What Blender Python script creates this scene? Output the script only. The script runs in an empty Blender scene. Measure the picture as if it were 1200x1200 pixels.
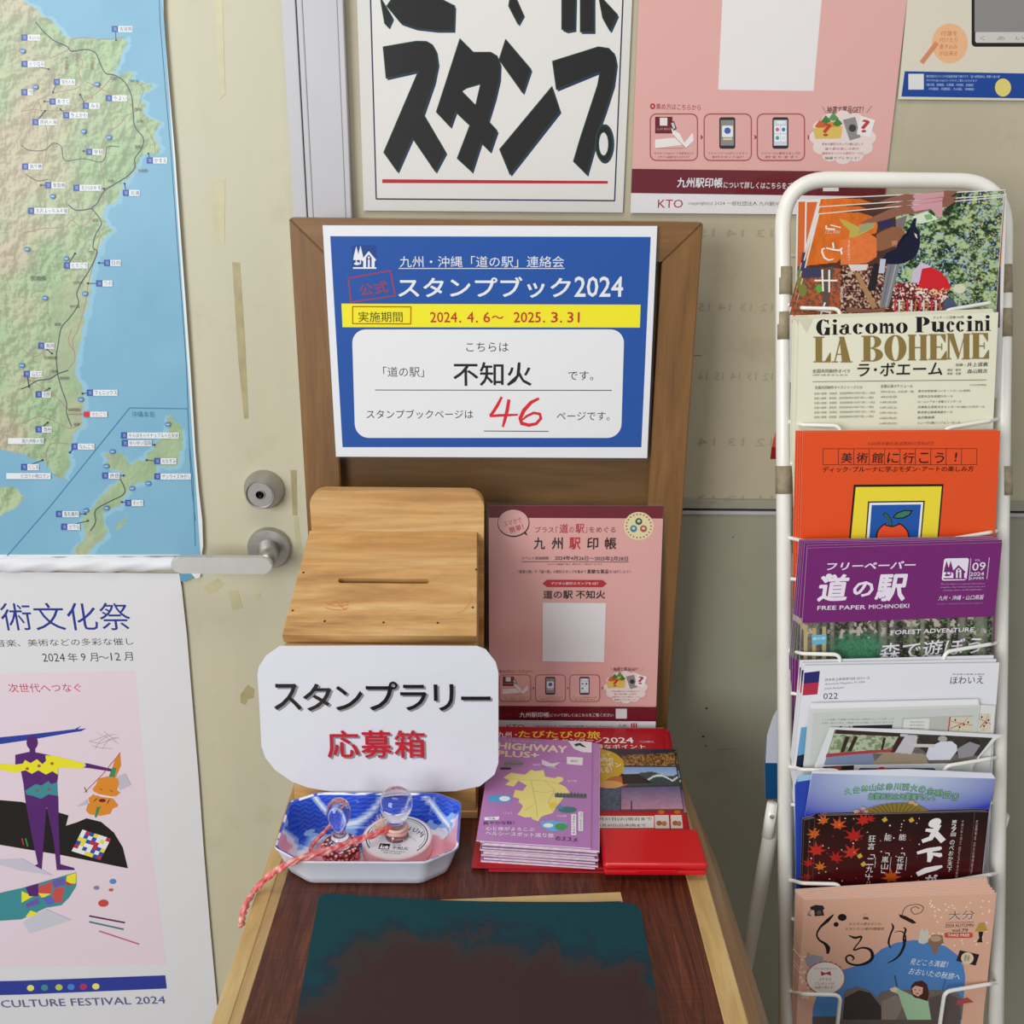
import bpy, bmesh, math, random
import numpy as np
from mathutils import Matrix, Vector
C_ = bpy.context.scene.collection
SC = bpy.context.scene
rnd = random.Random(7)

# ------------------------------------------------------------------ camera
F_PX = 1150.0
_dn = np.array([-40.0, -3340.0, -1150.0])          # the downward vertical seen by the camera
AZ = -_dn / np.linalg.norm(_dn)
AY = np.array([-9.0, 396.0, -1150.0]); AY -= AY.dot(AZ) * AZ; AY /= np.linalg.norm(AY)
AX = np.cross(AY, AZ)
MC = np.array([AX, AY, AZ])                        # camera axes -> world axes
CAM = np.array([0.0, 0.0, 1.43])
cd = bpy.data.cameras.new('camera'); cam = bpy.data.objects.new('camera', cd); C_.objects.link(cam)
cd.sensor_width = 36; cd.lens = 36 * F_PX / 1200; cd.clip_start = 0.02
m4 = Matrix([list(MC[i]) + [CAM[i]] for i in range(3)] + [[0, 0, 0, 1]])
cam.matrix_world = m4
SC.camera = cam

# ------------------------------------------------------------------ world and lights
w = bpy.data.worlds.new('world'); SC.world = w; w.use_nodes = True
bg = w.node_tree.nodes['Background']; bg.inputs[0].default_value = (0.93, 0.96, 1.0, 1); bg.inputs[1].default_value = 0.41

def area(name, loc, target, sx, sy, power, col):
    l = bpy.data.lights.new(name, 'AREA'); l.shape = 'RECTANGLE'; l.size = sx; l.size_y = sy
    l.energy = power; l.color = col
    o = bpy.data.objects.new(name, l); C_.objects.link(o); o.location = loc
    o.rotation_euler = (Vector(target) - Vector(loc)).to_track_quat('-Z', 'Y').to_euler()
    return o
area('window_light', (-2.25, -2.3, 2.0), (0.05, 1.1, 1.1), 2.0, 1.9, 112, (0.95, 0.98, 1.0))
area('ceiling_light', (-0.2, 0.25, 2.6), (-0.1, 0.8, 0.8), 1.3, 0.5, 9.5, (1.0, 0.97, 0.91))
SC.view_settings.view_transform = 'Standard'; SC.view_settings.look = 'None'
SC.view_settings.gamma = 1; SC.view_settings.exposure = 0.0
SC.view_settings.use_curve_mapping = False

# ------------------------------------------------------------------ helpers
def ray(u, v): return MC @ np.array([u - 600.0, -(v - 600.0), -F_PX]) / F_PX
def pplane(u, v, p, n):
    r = ray(u, v); n = np.array(n, float); return CAM + r * (n.dot(np.array(p) - CAM) / n.dot(r))
def onY(u, v, y): return pplane(u, v, (0, y, 0), (0, 1, 0))
def onZ(u, v, z): return pplane(u, v, (0, 0, z), (0, 0, 1))
def atZ(u, v, d): return CAM + ray(u, v) * d       # d = distance along the optical axis

def lin(h):
    h = h.lstrip('#'); c = [int(h[i:i+2], 16) / 255 for i in (0, 2, 4)]
    return np.array([x / 12.92 if x <= 0.04045 else ((x + 0.055) / 1.055) ** 2.4 for x in c])

def tag(o, label=None, cat=None, group=None, kind=None):
    if label: o['label'] = label
    if cat: o['category'] = cat
    if group: o['group'] = group
    if kind: o['kind'] = kind
    return o
def empty(name, loc=(0, 0, 0)):
    o = bpy.data.objects.new(name, None); C_.objects.link(o); o.location = loc; o.empty_display_size = 0.05; return o
def link(name, me, mat=None, parent=None, loc=None):
    o = bpy.data.objects.new(name, me); C_.objects.link(o)
    if mat: me.materials.append(mat)
    if parent:
        o.parent = parent; o.matrix_parent_inverse = parent.matrix_basis.inverted()
    if loc is not None: o.location = loc
    return o
def smooth(me, on=True):
    me.polygons.foreach_set('use_smooth', [on] * len(me.polygons)); return me

def mesh_from(V, F, cols=None, name='m', sm=False):
    me = bpy.data.meshes.new(name); me.from_pydata([tuple(map(float, p)) for p in V], [], F); me.update()
    if cols is not None:
        a = me.color_attributes.new('Col', 'FLOAT_COLOR', 'POINT')
        c = np.ones((len(V), 4), np.float32); c[:, :3] = cols; a.data.foreach_set('color', c.ravel())
    if sm: smooth(me)
    return me
def bm_mesh(bm, name='m', sm=False):
    me = bpy.data.meshes.new(name); bmesh.ops.recalc_face_normals(bm, faces=bm.faces[:]); bm.to_mesh(me); bm.free()
    if sm: smooth(me)
    return me
def box_bm(bm, lo, hi, bev=0.0, seg=2):
    lo = Vector(lo); hi = Vector(hi); c = (lo + hi) / 2; s = hi - lo
    r = bmesh.ops.create_cube(bm, size=1, matrix=Matrix.Translation(c) @ Matrix.Diagonal((s.x, s.y, s.z, 1)))
    if bev:
        es = set()
        for v in r['verts']: es.update(v.link_edges)
        bmesh.ops.bevel(bm, geom=list(es), offset=bev, segments=seg, profile=0.5, affect='EDGES')
def box(name, lo, hi, mat, parent=None, bev=0.0, seg=2):
    bm = bmesh.new(); box_bm(bm, lo, hi, bev, seg); return link(name, bm_mesh(bm), mat, parent)
def prism_bm(bm, pts, d):
    """pts: 3D polygon, d: extrusion vector"""
    d = Vector(d); a = [bm.verts.new(Vector(p)) for p in pts]; b = [bm.verts.new(Vector(p) + d) for p in pts]
    n = len(pts); bm.faces.new(a); bm.faces.new(b[::-1])
    for i in range(n): bm.faces.new((a[i], b[i], b[(i+1) % n], a[(i+1) % n]))
def prism(name, pts, d, mat, parent=None, bev=0.0):
    bm = bmesh.new(); prism_bm(bm, pts, d)
    if bev: bmesh.ops.bevel(bm, geom=bm.edges[:], offset=bev, segments=2, profile=0.5, affect='EDGES')
    return link(name, bm_mesh(bm), mat, parent)
def tube_mesh(pts, r, closed=False, n=14, radii=None):
    pts = [Vector(p) for p in pts]; N = len(pts); V = []; F = []
    T = []
    for i in range(N):
        a = pts[(i-1) % N] if (closed or i > 0) else pts[i]; b = pts[(i+1) % N] if (closed or i < N-1) else pts[i]
        T.append((b - a).normalized())
    up = Vector((0, 0, 1)) if abs(T[0].z) < 0.9 else Vector((1, 0, 0)); nrm = T[0].cross(up).normalized()
    for i in range(N):
        nrm = (nrm - nrm.dot(T[i]) * T[i]).normalized(); bi = T[i].cross(nrm); rr = radii[i] if radii else r
        for k in range(n):
            a = 2*math.pi*k/n; V.append(pts[i] + (nrm*math.cos(a) + bi*math.sin(a))*rr)
    for i in range(N if closed else N-1):
        j = (i+1) % N
        for k in range(n): F.append((i*n+k, i*n+(k+1) % n, j*n+(k+1) % n, j*n+k))
    if not closed: F.append(tuple(range(n))[::-1]); F.append(tuple((N-1)*n+k for k in range(n)))
    return mesh_from(V, F, sm=True)
def fillet(pts, r, n=6):
    """round the inner corners of a 3D polyline"""
    pts = [Vector(p) for p in pts]; out = [pts[0]]
    for i in range(1, len(pts)-1):
        a, b, c = pts[i-1], pts[i], pts[i+1]; rr = r[i-1] if isinstance(r, (list, tuple)) else r
        u = (a-b); v = (c-b); rr = min(rr, u.length*0.49, v.length*0.49)
        p = b + u.normalized()*rr; q = b + v.normalized()*rr
        for k in range(n+1):
            t = k/n; out.append((1-t)**2*p + 2*t*(1-t)*b + t*t*q)
    out.append(pts[-1]); return out
def lathe(prof, n=32, cap=True):
    V = []; F = []
    for (r, z) in prof:
        for k in range(n):
            a = 2*math.pi*k/n; V.append((r*math.cos(a), r*math.sin(a), z))
    for i in range(len(prof)-1):
        for k in range(n): F.append((i*n+k, i*n+(k+1) % n, (i+1)*n+(k+1) % n, (i+1)*n+k))
    if cap: F.append(tuple(range(n))[::-1]); F.append(tuple((len(prof)-1)*n+k for k in range(n)))
    me = mesh_from(V, F, sm=True); me.set_sharp_from_angle(angle=math.radians(38)); return me
def plate(outline, holes, th, bev=0.0):
    """flat plate in XY with holes, thickness th centred on z=0"""
    cu = bpy.data.curves.new('c', 'CURVE'); cu.dimensions = '2D'; cu.fill_mode = 'BOTH'; cu.extrude = th/2 - bev; cu.bevel_depth = bev; cu.bevel_resolution = 1
    if bev: cu.offset = -bev
    for P in [outline] + holes:
        s = cu.splines.new('POLY'); s.points.add(len(P)-1); s.use_cyclic_u = True
        for i, p in enumerate(P): s.points[i].co = (p[0], p[1], 0, 1)
    o = bpy.data.objects.new('t', cu); me = bpy.data.meshes.new_from_object(o, depsgraph=None) if False else None
    C_.objects.link(o); dg = bpy.context.evaluated_depsgraph_get(); me = bpy.data.meshes.new_from_object(o.evaluated_get(dg))
    bpy.data.objects.remove(o); bpy.data.curves.remove(cu); me.materials.clear(); return me
def rrect_pts(x0, y0, x1, y1, r, n=5):
    P = []
    for cx, cy, a0 in ((x1-r, y1-r, 0), (x0+r, y1-r, 90), (x0+r, y0+r, 180), (x1-r, y0+r, 270)):
        for k in range(n+1):
            a = math.radians(a0 + 90*k/n); P.append((cx + r*math.cos(a), cy + r*math.sin(a)))
    return P

# value noise for the printed pictures
_ng = np.random.RandomState(5).rand(256, 256)
def vnoise(x, y):
    xi = np.floor(x).astype(int); yi = np.floor(y).astype(int); fx = x - xi; fy = y - yi
    fx = fx*fx*(3-2*fx); fy = fy*fy*(3-2*fy); g = lambda a, b: _ng[a % 256, b % 256]
    return (g(xi, yi)*(1-fx) + g(xi+1, yi)*fx)*(1-fy) + (g(xi, yi+1)*(1-fx) + g(xi+1, yi+1)*fx)*fy
def fbm(x, y, o=4):
    s = 0; a = 0.5; t = 0
    for k in range(o): s = s + a*vnoise(x*2**k + 17*k, y*2**k + 31*k); t += a; a *= 0.55
    return s/t
def inpoly(X, Y, P):
    m = np.zeros(X.shape, bool); n = len(P)
    for i in range(n):
        x0, y0 = P[i]; x1, y1 = P[(i+1) % n]
        if y0 == y1: continue
        c = ((y0 > Y) != (y1 > Y)) & (X < (x1-x0)*(Y-y0)/(y1-y0) + x0); m ^= c
    return m

# ------------------------------------------------------------------ materials
def nt(name):
    m = bpy.data.materials.new(name); m.use_nodes = True; t = m.node_tree; b = t.nodes['Principled BSDF']; return m, t, b
def mapping(t, scale, rot=(0, 0, 0), coord='Object'):
    tc = t.nodes.new('ShaderNodeTexCoord'); mp = t.nodes.new('ShaderNodeMapping')
    mp.inputs['Scale'].default_value = scale; mp.inputs['Rotation'].default_value = rot
    t.links.new(tc.outputs[coord], mp.inputs[0]); return mp
def noise(t, vec, scale, detail=4, rough=0.5, dist=0.0):
    n = t.nodes.new('ShaderNodeTexNoise'); n.inputs['Scale'].default_value = scale; n.inputs['Detail'].default_value = detail
    n.inputs['Roughness'].default_value = rough; n.inputs['Distortion'].default_value = dist
    if vec is not None: t.links.new(vec.outputs[0], n.inputs['Vector'])
    return n
def ramp(t, fac, stops):
    r = t.nodes.new('ShaderNodeValToRGB'); e = r.color_ramp.elements
    while len(e) > 1: e.remove(e[-1])
    for i, (p, c) in enumerate(stops):
        el = e[0] if i == 0 else e.new(p); el.position = p; cc = lin(c) if isinstance(c, str) else np.array([c]*3); el.color = (*cc, 1)
    t.links.new(fac, r.inputs[0]); return r
def mix(t, fac, a, b, mode='MIX'):
    m = t.nodes.new('ShaderNodeMix'); m.data_type = 'RGBA'; m.blend_type = mode
    for sock, v in ((m.inputs[0], fac), (m.inputs[6], a), (m.inputs[7], b)):
        if hasattr(v, 'links') or isinstance(v, bpy.types.NodeSocket): t.links.new(v, sock)
        elif isinstance(v, str): sock.default_value = (*lin(v), 1)
        else: sock.default_value = v
    return m.outputs[2]
def bump(t, b, h, strength, dist=0.001):
    n = t.nodes.new('ShaderNodeBump'); n.inputs['Strength'].default_value = strength; n.inputs['Distance'].default_value = dist
    t.links.new(h, n.inputs['Height']); t.links.new(n.outputs[0], b.inputs['Normal']); return n
def plain(name, col, rough=0.5, metal=0.0, var=0.06, scale=30, bmp=0.1, coat=0.0):
    m, t, b = nt(name); mp = mapping(t, (1, 1, 1)); n = noise(t, mp, scale, 5)
    c = lin(col); lo = '#%02x%02x%02x' % tuple(0 for _ in range(3))
    r = ramp(t, n.outputs[0], [(0.3, 0.0), (0.7, 1.0)])
    mx = t.nodes.new('ShaderNodeMix'); mx.data_type = 'RGBA'
    mx.inputs[6].default_value = (*(c*(1-var)), 1); mx.inputs[7].default_value = (*np.minimum(c*(1+var), 1), 1)
    t.links.new(r.outputs[0], mx.inputs[0]); t.links.new(mx.outputs[2], b.inputs['Base Color'])
    b.inputs['Roughness'].default_value = rough; b.inputs['Metallic'].default_value = metal; b.inputs['Coat Weight'].default_value = coat
    if bmp: bump(t, b, n.outputs[0], bmp, 0.0006)
    return m
def print_mat(name, rough=0.45, coat=0.0, wr=0.25, wscale=9.0, spec=0.25):
    m, t, b = nt(name); a = t.nodes.new('ShaderNodeAttribute'); a.attribute_name = 'Col'
    t.links.new(a.outputs['Color'], b.inputs['Base Color']); b.inputs['Roughness'].default_value = rough
    b.inputs['Coat Weight'].default_value = coat; b.inputs['Coat Roughness'].default_value = 0.12; b.inputs['Specular IOR Level'].default_value = spec
    if wr:
        mp = mapping(t, (1, 1, 1)); n = noise(t, mp, wscale, 3, 0.45); bump(t, b, n.outputs[0], wr, 0.004)
    return m
def wood(name, c0, c1, c2, axis='x', scale=1.0, rough=0.45, stretch=14, bmp=0.15, wear=None):
    m, t, b = nt(name); s = {'x': (1, stretch, stretch), 'y': (stretch, 1, stretch), 'z': (stretch, stretch, 1)}[axis]
    mp = mapping(t, tuple(k*scale for k in s)); n = noise(t, mp, 3.0, 7, 0.6, 1.2)
    mp2 = mapping(t, tuple(k*scale*4 for k in s)); n2 = noise(t, mp2, 3.0, 4, 0.7, 0.4)
    r = ramp(t, n.outputs[0], [(0.28, c0), (0.5, c1), (0.72, c2)]); r2 = ramp(t, n2.outputs[0], [(0.35, 0.72), (0.6, 1.0)])
    out = mix(t, 0.6, r.outputs[0], r2.outputs[0], 'MULTIPLY')
    if wear:
        mp3 = mapping(t, (1, 1, 1)); n3 = noise(t, mp3, 9, 4); r3 = ramp(t, n3.outputs[0], [(0.5, 0.0), (0.75, 0.6)]); out = mix(t, r3.outputs[0], out, wear)
    t.links.new(out, b.inputs['Base Color']); b.inputs['Roughness'].default_value = rough; bump(t, b, n2.outputs[0], bmp, 0.0005); return m

M = {}
M['print'] = print_mat('printed paper', 0.5, 0.0, 0.35, 8)
M['print_gloss'] = print_mat('glossy printed paper', 0.32, 0.15, 0.3, 7)
M['print_flat'] = print_mat('printed board', 0.4, 0.0, 0.12, 6)
M['print_crease'] = print_mat('creased printed paper', 0.42, 0.1, 0.55, 6)
M['white_frame'] = plain('painted aluminium', '#bdbabc', 0.35, 0.0, 0.03, 12, 0.05)
M['steel'] = plain('brushed steel', '#b4afaa', 0.36, 0.8, 0.05, 60, 0.05)
M['lever'] = plain('satin aluminium', '#d2cfca', 0.4, 0.55, 0.03, 60, 0.03)
M['dark'] = plain('dark gap', '#1c1a18', 0.7)
M['paper'] = plain('white paper edge', '#e6e4e2', 0.6, 0, 0.03, 40, 0.05)
M['rack'] = plain('white powder coated steel', '#e9e6dc', 0.32, 0, 0.03, 20, 0.06, 0.2)
M['tape'] = plain('brown parcel tape', '#94866c', 0.6, 0, 0.28, 90, 0.5)
M['red'] = plain('red plastic', '#cc0614', 0.3, 0, 0.03, 20, 0.02, 0.3)
M['cardboard'] = plain('cardboard', '#c7a670', 0.8, 0, 0.07, 60, 0.3)
M['foam'] = plain('white polystyrene', '#e4e6f0', 0.4, 0, 0.02, 80, 0.08)
M['box'] = wood('honey pine', '#a06c3a', '#cc9c60', '#e2bd84', 'x', 1.0, 0.42, 9, 0.1)
M['box_v'] = wood('honey pine upright', '#a8773f', '#c89656', '#dcb478', 'x', 1.0, 0.5, 9, 0.1)
M['board'] = wood('brown stained frame', '#72502c', '#80592f', '#8c6438', 'z', 1.0, 0.42, 12, 0.1)
M['board_h'] = wood('brown stained rail', '#72502c', '#80592f', '#8c6438', 'x', 1.0, 0.42, 12, 0.1)
M['panel'] = wood('brown stained panel', '#5e4222', '#6b4c28', '#76552e', 'x', 0.7, 0.45, 12, 0.1)
M['trim'] = wood('light birch edging', '#b9935a', '#cdaa6e', '#dabd84', 'y', 1.0, 0.45, 10, 0.08)
M['trim2'] = wood('light birch chamfer', '#a98453', '#b89360', '#c5a271', 'y', 1.0, 0.45, 10, 0.08)
M['side'] = wood('tan side panel', '#8a6844', '#9b7852', '#ab8860', 'y', 0.8, 0.5, 8, 0.06)
def walnut():
    m, t, b = nt('walnut veneer'); mp = mapping(t, (13, 1.5, 13)); n = noise(t, mp, 3.2, 7, 0.6, 1.6)
    mp2 = mapping(t, (500, 18, 10)); n2 = noise(t, mp2, 1.0, 3, 0.5); mp3 = mapping(t, (10, 420, 10)); n3 = noise(t, mp3, 1.0, 3, 0.5)
    r = ramp(t, n.outputs[0], [(0.3, '#3c180e'), (0.45, '#66301b'), (0.53, '#4b2012'), (0.62, '#733a22'), (0.75, '#4f2516')])
    r2 = ramp(t, n2.outputs[0], [(0.35, 0.6), (0.6, 1.0)]); r3 = ramp(t, n3.outputs[0], [(0.35, 0.72), (0.6, 1.05)])
    o = mix(t, 0.7, r.outputs[0], r2.outputs[0], 'MULTIPLY'); o = mix(t, 0.6, o, r3.outputs[0], 'MULTIPLY')
    t.links.new(o, b.inputs['Base Color']); b.inputs['Roughness'].default_value = 0.38; bump(t, b, n2.outputs[0], 0.1, 0.0003); return m
M['walnut'] = walnut()
def matmat():
    m, t, b = nt('stamping mat'); mp = mapping(t, (1, 1, 1)); n = noise(t, mp, 11, 6, 0.62, 0.8); n2 = noise(t, mp, 60, 5, 0.7, 1.0)
    # smudged brown ink over teal rubber: heaviest in the middle and low part
    tc = t.nodes.new('ShaderNodeTexCoord'); sp = t.nodes.new('ShaderNodeSeparateXYZ'); t.links.new(tc.outputs['Object'], sp.inputs[0])
    def mth(op, a, bb):
        k = t.nodes.new('ShaderNodeMath'); k.operation = op
        for s, v in ((k.inputs[0], a), (k.inputs[1], bb)):
            if isinstance(v, (int, float)): s.default_value = v
            else: t.links.new(v, s)
        return k.outputs[0]
    dx = mth('MULTIPLY', sp.outputs[0], 6.1); dx = mth('ABSOLUTE', dx, 0); dx = mth('POWER', dx, 3.0)
    dy = mth('MULTIPLY', sp.outputs[1], 11.0); d = mth('ADD', dx, dy)
    d = mth('SUBTRACT', 0.98, d); d = mth('ADD', d, mth('MULTIPLY', mth('SUBTRACT', n.outputs[0], 0.5), 2.0))
    d = mth('ADD', d, mth('MULTIPLY', mth('SUBTRACT', n2.outputs[0], 0.5), 0.7))
    r = ramp(t, d, [(0.2, '#0b3d45'), (0.45, '#1a2f3a'), (0.62, '#38302f'), (0.9, '#3c2725')])
    t.links.new(r.outputs[0], b.inputs['Base Color']); b.inputs['Roughness'].default_value = 0.65; b.inputs['Specular IOR Level'].default_value = 0.22; bump(t, b, n2.outputs[0], 0.15, 0.0004); return m
M['mat'] = matmat()
def dirty(name, c, c2, stain, rough=0.45, vs=2.2, metal=0.0, thr=0.56):
    m, t, b = nt(name); mp = mapping(t, (1, 1, 1)); n = noise(t, mp, vs, 5, 0.55); n2 = noise(t, mp, 14, 7, 0.68)
    mp3 = mapping(t, (1, 1, 0.18)); n3 = noise(t, mp3, 7, 5)
    r = ramp(t, n.outputs[0], [(0.3, c), (0.7, c2)]); s = ramp(t, n2.outputs[0], [(thr, 0.0), (thr+0.16, 0.55)])
    o = mix(t, s.outputs[0], r.outputs[0], stain); q = ramp(t, n3.outputs[0], [(0.35, 0.9), (0.65, 1.04)])
    o = mix(t, 0.7, o, q.outputs[0], 'MULTIPLY')
    t.links.new(o, b.inputs['Base Color']); b.inputs['Roughness'].default_value = rough; b.inputs['Metallic'].default_value = metal
    bump(t, b, n2.outputs[0], 0.06, 0.0006); return m
M['door'] = dirty('aged cream door', '#c6c0a8', '#c9c2a4', '#b8b494')
M['glass'] = dirty('filmed window pane', '#c4ba9f', '#b4aa8f', '#a39a7c', 0.3, 3.0)
M['lower'] = dirty('grey green panel', '#a5a28c', '#9e9b87', '#94917d', 0.4, 2.0)
M['rail'] = dirty('greyed rail', '#a39e8c', '#a19b88', '#6f6a58', 0.4, 3.0, 0.0, 0.5)
M['floor'] = plain('grey vinyl floor', '#8a8378', 0.5, 0, 0.08, 6)
M['residue'] = plain('old tape residue', '#a89c70', 0.4, 0, 0.12, 50, 0.1)
M['residue2'] = plain('pale tape residue', '#c0b890', 0.35, 0, 0.08, 50, 0.1)
M['residue3'] = plain('brown dirt line', '#8f8258', 0.5, 0, 0.2, 70, 0.1)
def clear(name, tint='#ffffff', rough=0.02, ior=1.49):
    m, t, b = nt(name); b.inputs['Base Color'].default_value = (*lin(tint), 1); b.inputs['Transmission Weight'].default_value = 1
    b.inputs['Roughness'].default_value = rough; b.inputs['IOR'].default_value = ior; return m
M['acrylic'] = clear('clear acrylic', '#f6f4fa')
def film():
    m, t, b = nt('laminate film'); out = t.nodes['Material Output']; tr = t.nodes.new('ShaderNodeBsdfTransparent'); gl = t.nodes.new('ShaderNodeBsdfGlossy')
    gl.inputs['Roughness'].default_value = 0.1; gl.inputs['Color'].default_value = (0.9, 0.9, 0.9, 1); fr = t.nodes.new('ShaderNodeLayerWeight'); pw = t.nodes.new('ShaderNodeMath'); pw.operation = 'POWER'; pw.inputs[1].default_value = 4.0; ma = t.nodes.new('ShaderNodeMath'); ma.operation = 'MULTIPLY_ADD'; ma.inputs[1].default_value = 0.6; ma.inputs[2].default_value = 0.045
    mp = mapping(t, (1, 1, 0.35)); n = noise(t, mp, 7, 3, 0.5); bp = t.nodes.new('ShaderNodeBump'); bp.inputs['Strength'].default_value = 0.5; bp.inputs['Distance'].default_value = 0.006
    t.links.new(n.outputs[0], bp.inputs['Height']); t.links.new(bp.outputs[0], gl.inputs['Normal']); t.links.new(fr.outputs['Facing'], pw.inputs[0]); t.links.new(pw.outputs[0], ma.inputs[0])
    mx = t.nodes.new('ShaderNodeMixShader'); t.links.new(ma.outputs[0], mx.inputs[0]); t.links.new(tr.outputs[0], mx.inputs[1]); t.links.new(gl.outputs[0], mx.inputs[2])
    t.links.new(mx.outputs[0], out.inputs[0]); return m
M['film'] = film()

# ------------------------------------------------------------------ lettering
_tc = {}
def glyphs(s, bold=0.0, res=2):
    k = (s, bold, res)
    if k in _tc: return _tc[k]
    cu = bpy.data.curves.new('t', 'FONT'); cu.body = s; cu.resolution_u = res; cu.fill_mode = 'FRONT'
    o = bpy.data.objects.new('t', cu); C_.objects.link(o); dg = bpy.context.evaluated_depsgraph_get()
    me = bpy.data.meshes.new_from_object(o.evaluated_get(dg))
    n = len(me.vertices); V = np.zeros(n*3); me.vertices.foreach_get('co', V); V = V.reshape(-1, 3)[:, :2].copy()
    Fc = [tuple(p.vertices) for p in me.polygons]
    bpy.data.objects.remove(o); bpy.data.curves.remove(cu); bpy.data.meshes.remove(me)
    W = np.zeros(n)
    if n and bold > 0:
        A = [V]; G = list(Fc); W = np.repeat(np.arange(9), n)
        for i, (a, b) in enumerate(((1, 0), (-1, 0), (0, 1), (0, -1), (.7, .7), (-.7, .7), (.7, -.7), (-.7, -.7))):
            A.append(V + np.array([a, b])*bold); G += [tuple(q + n*(i+1) for q in f) for f in Fc]
        V = np.concatenate(A); Fc = G
    if n:
        lo = V.min(0); hi = V.max(0); V = (V - lo)/np.maximum(hi - lo, 1e-6)
    _tc[k] = (V, Fc, W); return _tc[k]

# ------------------------------------------------------------------ printed sheets
class Sheet:
    """a flat printed thing: local x right, y up, z towards the reader; measured positions are projected on its plane"""
    def __init__(s, p0, ex=(1, 0, 0), ey=(0, 0, 1), crop=(0, 0, 1.0)):
        s.p0 = np.array(p0, float); s.ex = np.array(ex, float)/np.linalg.norm(ex); ey = np.array(ey, float); ey -= ey.dot(s.ex)*s.ex
        s.ey = ey/np.linalg.norm(ey); s.n = np.cross(s.ex, s.ey); s.cr = crop
        s.V = []; s.F = []; s.K = []; s.z = 0.0; s.bend = None; s.hold = False
    def crop(s, ox, oy, k): s.cr = (ox, oy, k); return s
    def px(s, u, v): return s.cr[0] + u/s.cr[2], s.cr[1] + v/s.cr[2]
    def L(s, u, v):
        a, b = s.px(u, v); q = pplane(a, b, s.p0, s.n) - s.p0; return (q.dot(s.ex), q.dot(s.ey))
    def up(s, k=6e-6):
        if not s.hold: s.z += k
        return s
    def add(s, P, F, col, z=None):
        z = s.z if z is None else z; b = len(s.V); c = lin(col) if isinstance(col, str) else col
        for p in P: s.V.append((p[0], p[1], p[2] if len(p) > 2 else z)); s.K.append(c)
        s.F += [tuple(b+i for i in f) for f in F]
    def polyL(s, P, col):
        s.up(); a = sum(P[i][0]*P[(i+1) % len(P)][1] - P[(i+1) % len(P)][0]*P[i][1] for i in range(len(P)))
        if a < 0: P = P[::-1]
        s.add(P, [tuple(range(len(P)))], col)
    def poly(s, P, col): s.polyL([s.L(*p) for p in P], col)
    def rect(s, x0, y0, x1, y1, col): s.poly([(x0, y0), (x1, y0), (x1, y1), (x0, y1)], col)
    def rrect(s, x0, y0, x1, y1, r, col, border=None, bw=2):
        P = rrect_pts(x0, y0, x1, y1, r)
        s.poly(P, col)
        if border: s.line(P + [P[0]], bw, border)
    def ell(s, cx, cy, rx, ry, col, n=28, rot=0):
        c, q = math.cos(rot), math.sin(rot)
        s.poly([(cx + rx*math.cos(a)*c - ry*math.sin(a)*q, cy + rx*math.cos(a)*q + ry*math.sin(a)*c) for a in [2*math.pi*k/n for k in range(n)]], col)
    def line(s, P, wd, col, caps=False):
        s.up(); Q = [np.array(s.L(*p)) for p in P]; a = s.px(*P[0]); 
        h = 0.5*wd*np.linalg.norm(np.array(s.L(P[0][0]+1, P[0][1])) - Q[0])
        for i in range(len(Q)-1):
            d = Q[i+1]-Q[i]; l = np.linalg.norm(d)
            if l < 1e-9: continue
            d /= l; nn = np.array([-d[1], d[0]])*h; e = d*h*0.35
            s.add([Q[i]-nn-e, Q[i+1]-nn+e, Q[i+1]+nn+e, Q[i]+nn-e], [(0, 1, 2, 3)], col, s.z + (i % 3)*2.5e-6)
            if caps and i < len(Q)-1:
                for c in (Q[i], Q[i+1]):
                    s.add([c + h*np.array([math.cos(t), math.sin(t)]) for t in [2*math.pi*k/10 for k in range(10)]], [tuple(range(10))], col)
    def _x(s): pass
    def taper(s, P, ws, col):
        """brush stroke with varying width"""
        s.up(); Q = [np.array(s.L(*p)) for p in P]; k = np.linalg.norm(np.array(s.L(P[0][0]+1, P[0][1])) - Q[0]); A = []; B = []
        for i in range(len(Q)):
            d = Q[min(i+1, len(Q)-1)] - Q[max(i-1, 0)]; d /= max(np.linalg.norm(d), 1e-9); nn = np.array([-d[1], d[0]])*ws[i]*k*0.5; A.append(Q[i]-nn); B.append(Q[i]+nn)
        n = len(A); s.add(A + B, [(i, i+1, n+i+1, n+i) for i in range(n-1)], col)
    def text(s, t, x0, y0, x1, h, col, y1=None, bold=0.0, shear=0.0, res=2, up=True):
        """x0,y0 = top left of the ink, x1,y1 = top right, h = ink height"""
        if up: s.up()
        V, Fc, W = glyphs(t, bold, res)
        if not len(V): return
        y1 = y0 if y1 is None else y1
        p = np.array(s.L(x0, y0)); q = np.array(s.L(x1, y1)); r = np.array(s.L(x0, y0+h)); e = q-p; hh = np.linalg.norm(r-p)
        nn = np.array([e[1], -e[0]])/np.linalg.norm(e)*hh
        P = p + V[:, :1]*e + (1-V[:, 1:])*nn + V[:, 1:]*shear*e/np.linalg.norm(e)*hh
        s.add([(a[0], a[1], s.z + w_*3e-6) for a, w_ in zip(P, W)], Fc, col); s.z += 2.4e-5 if bold > 0 and not s.hold else 0
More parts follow.
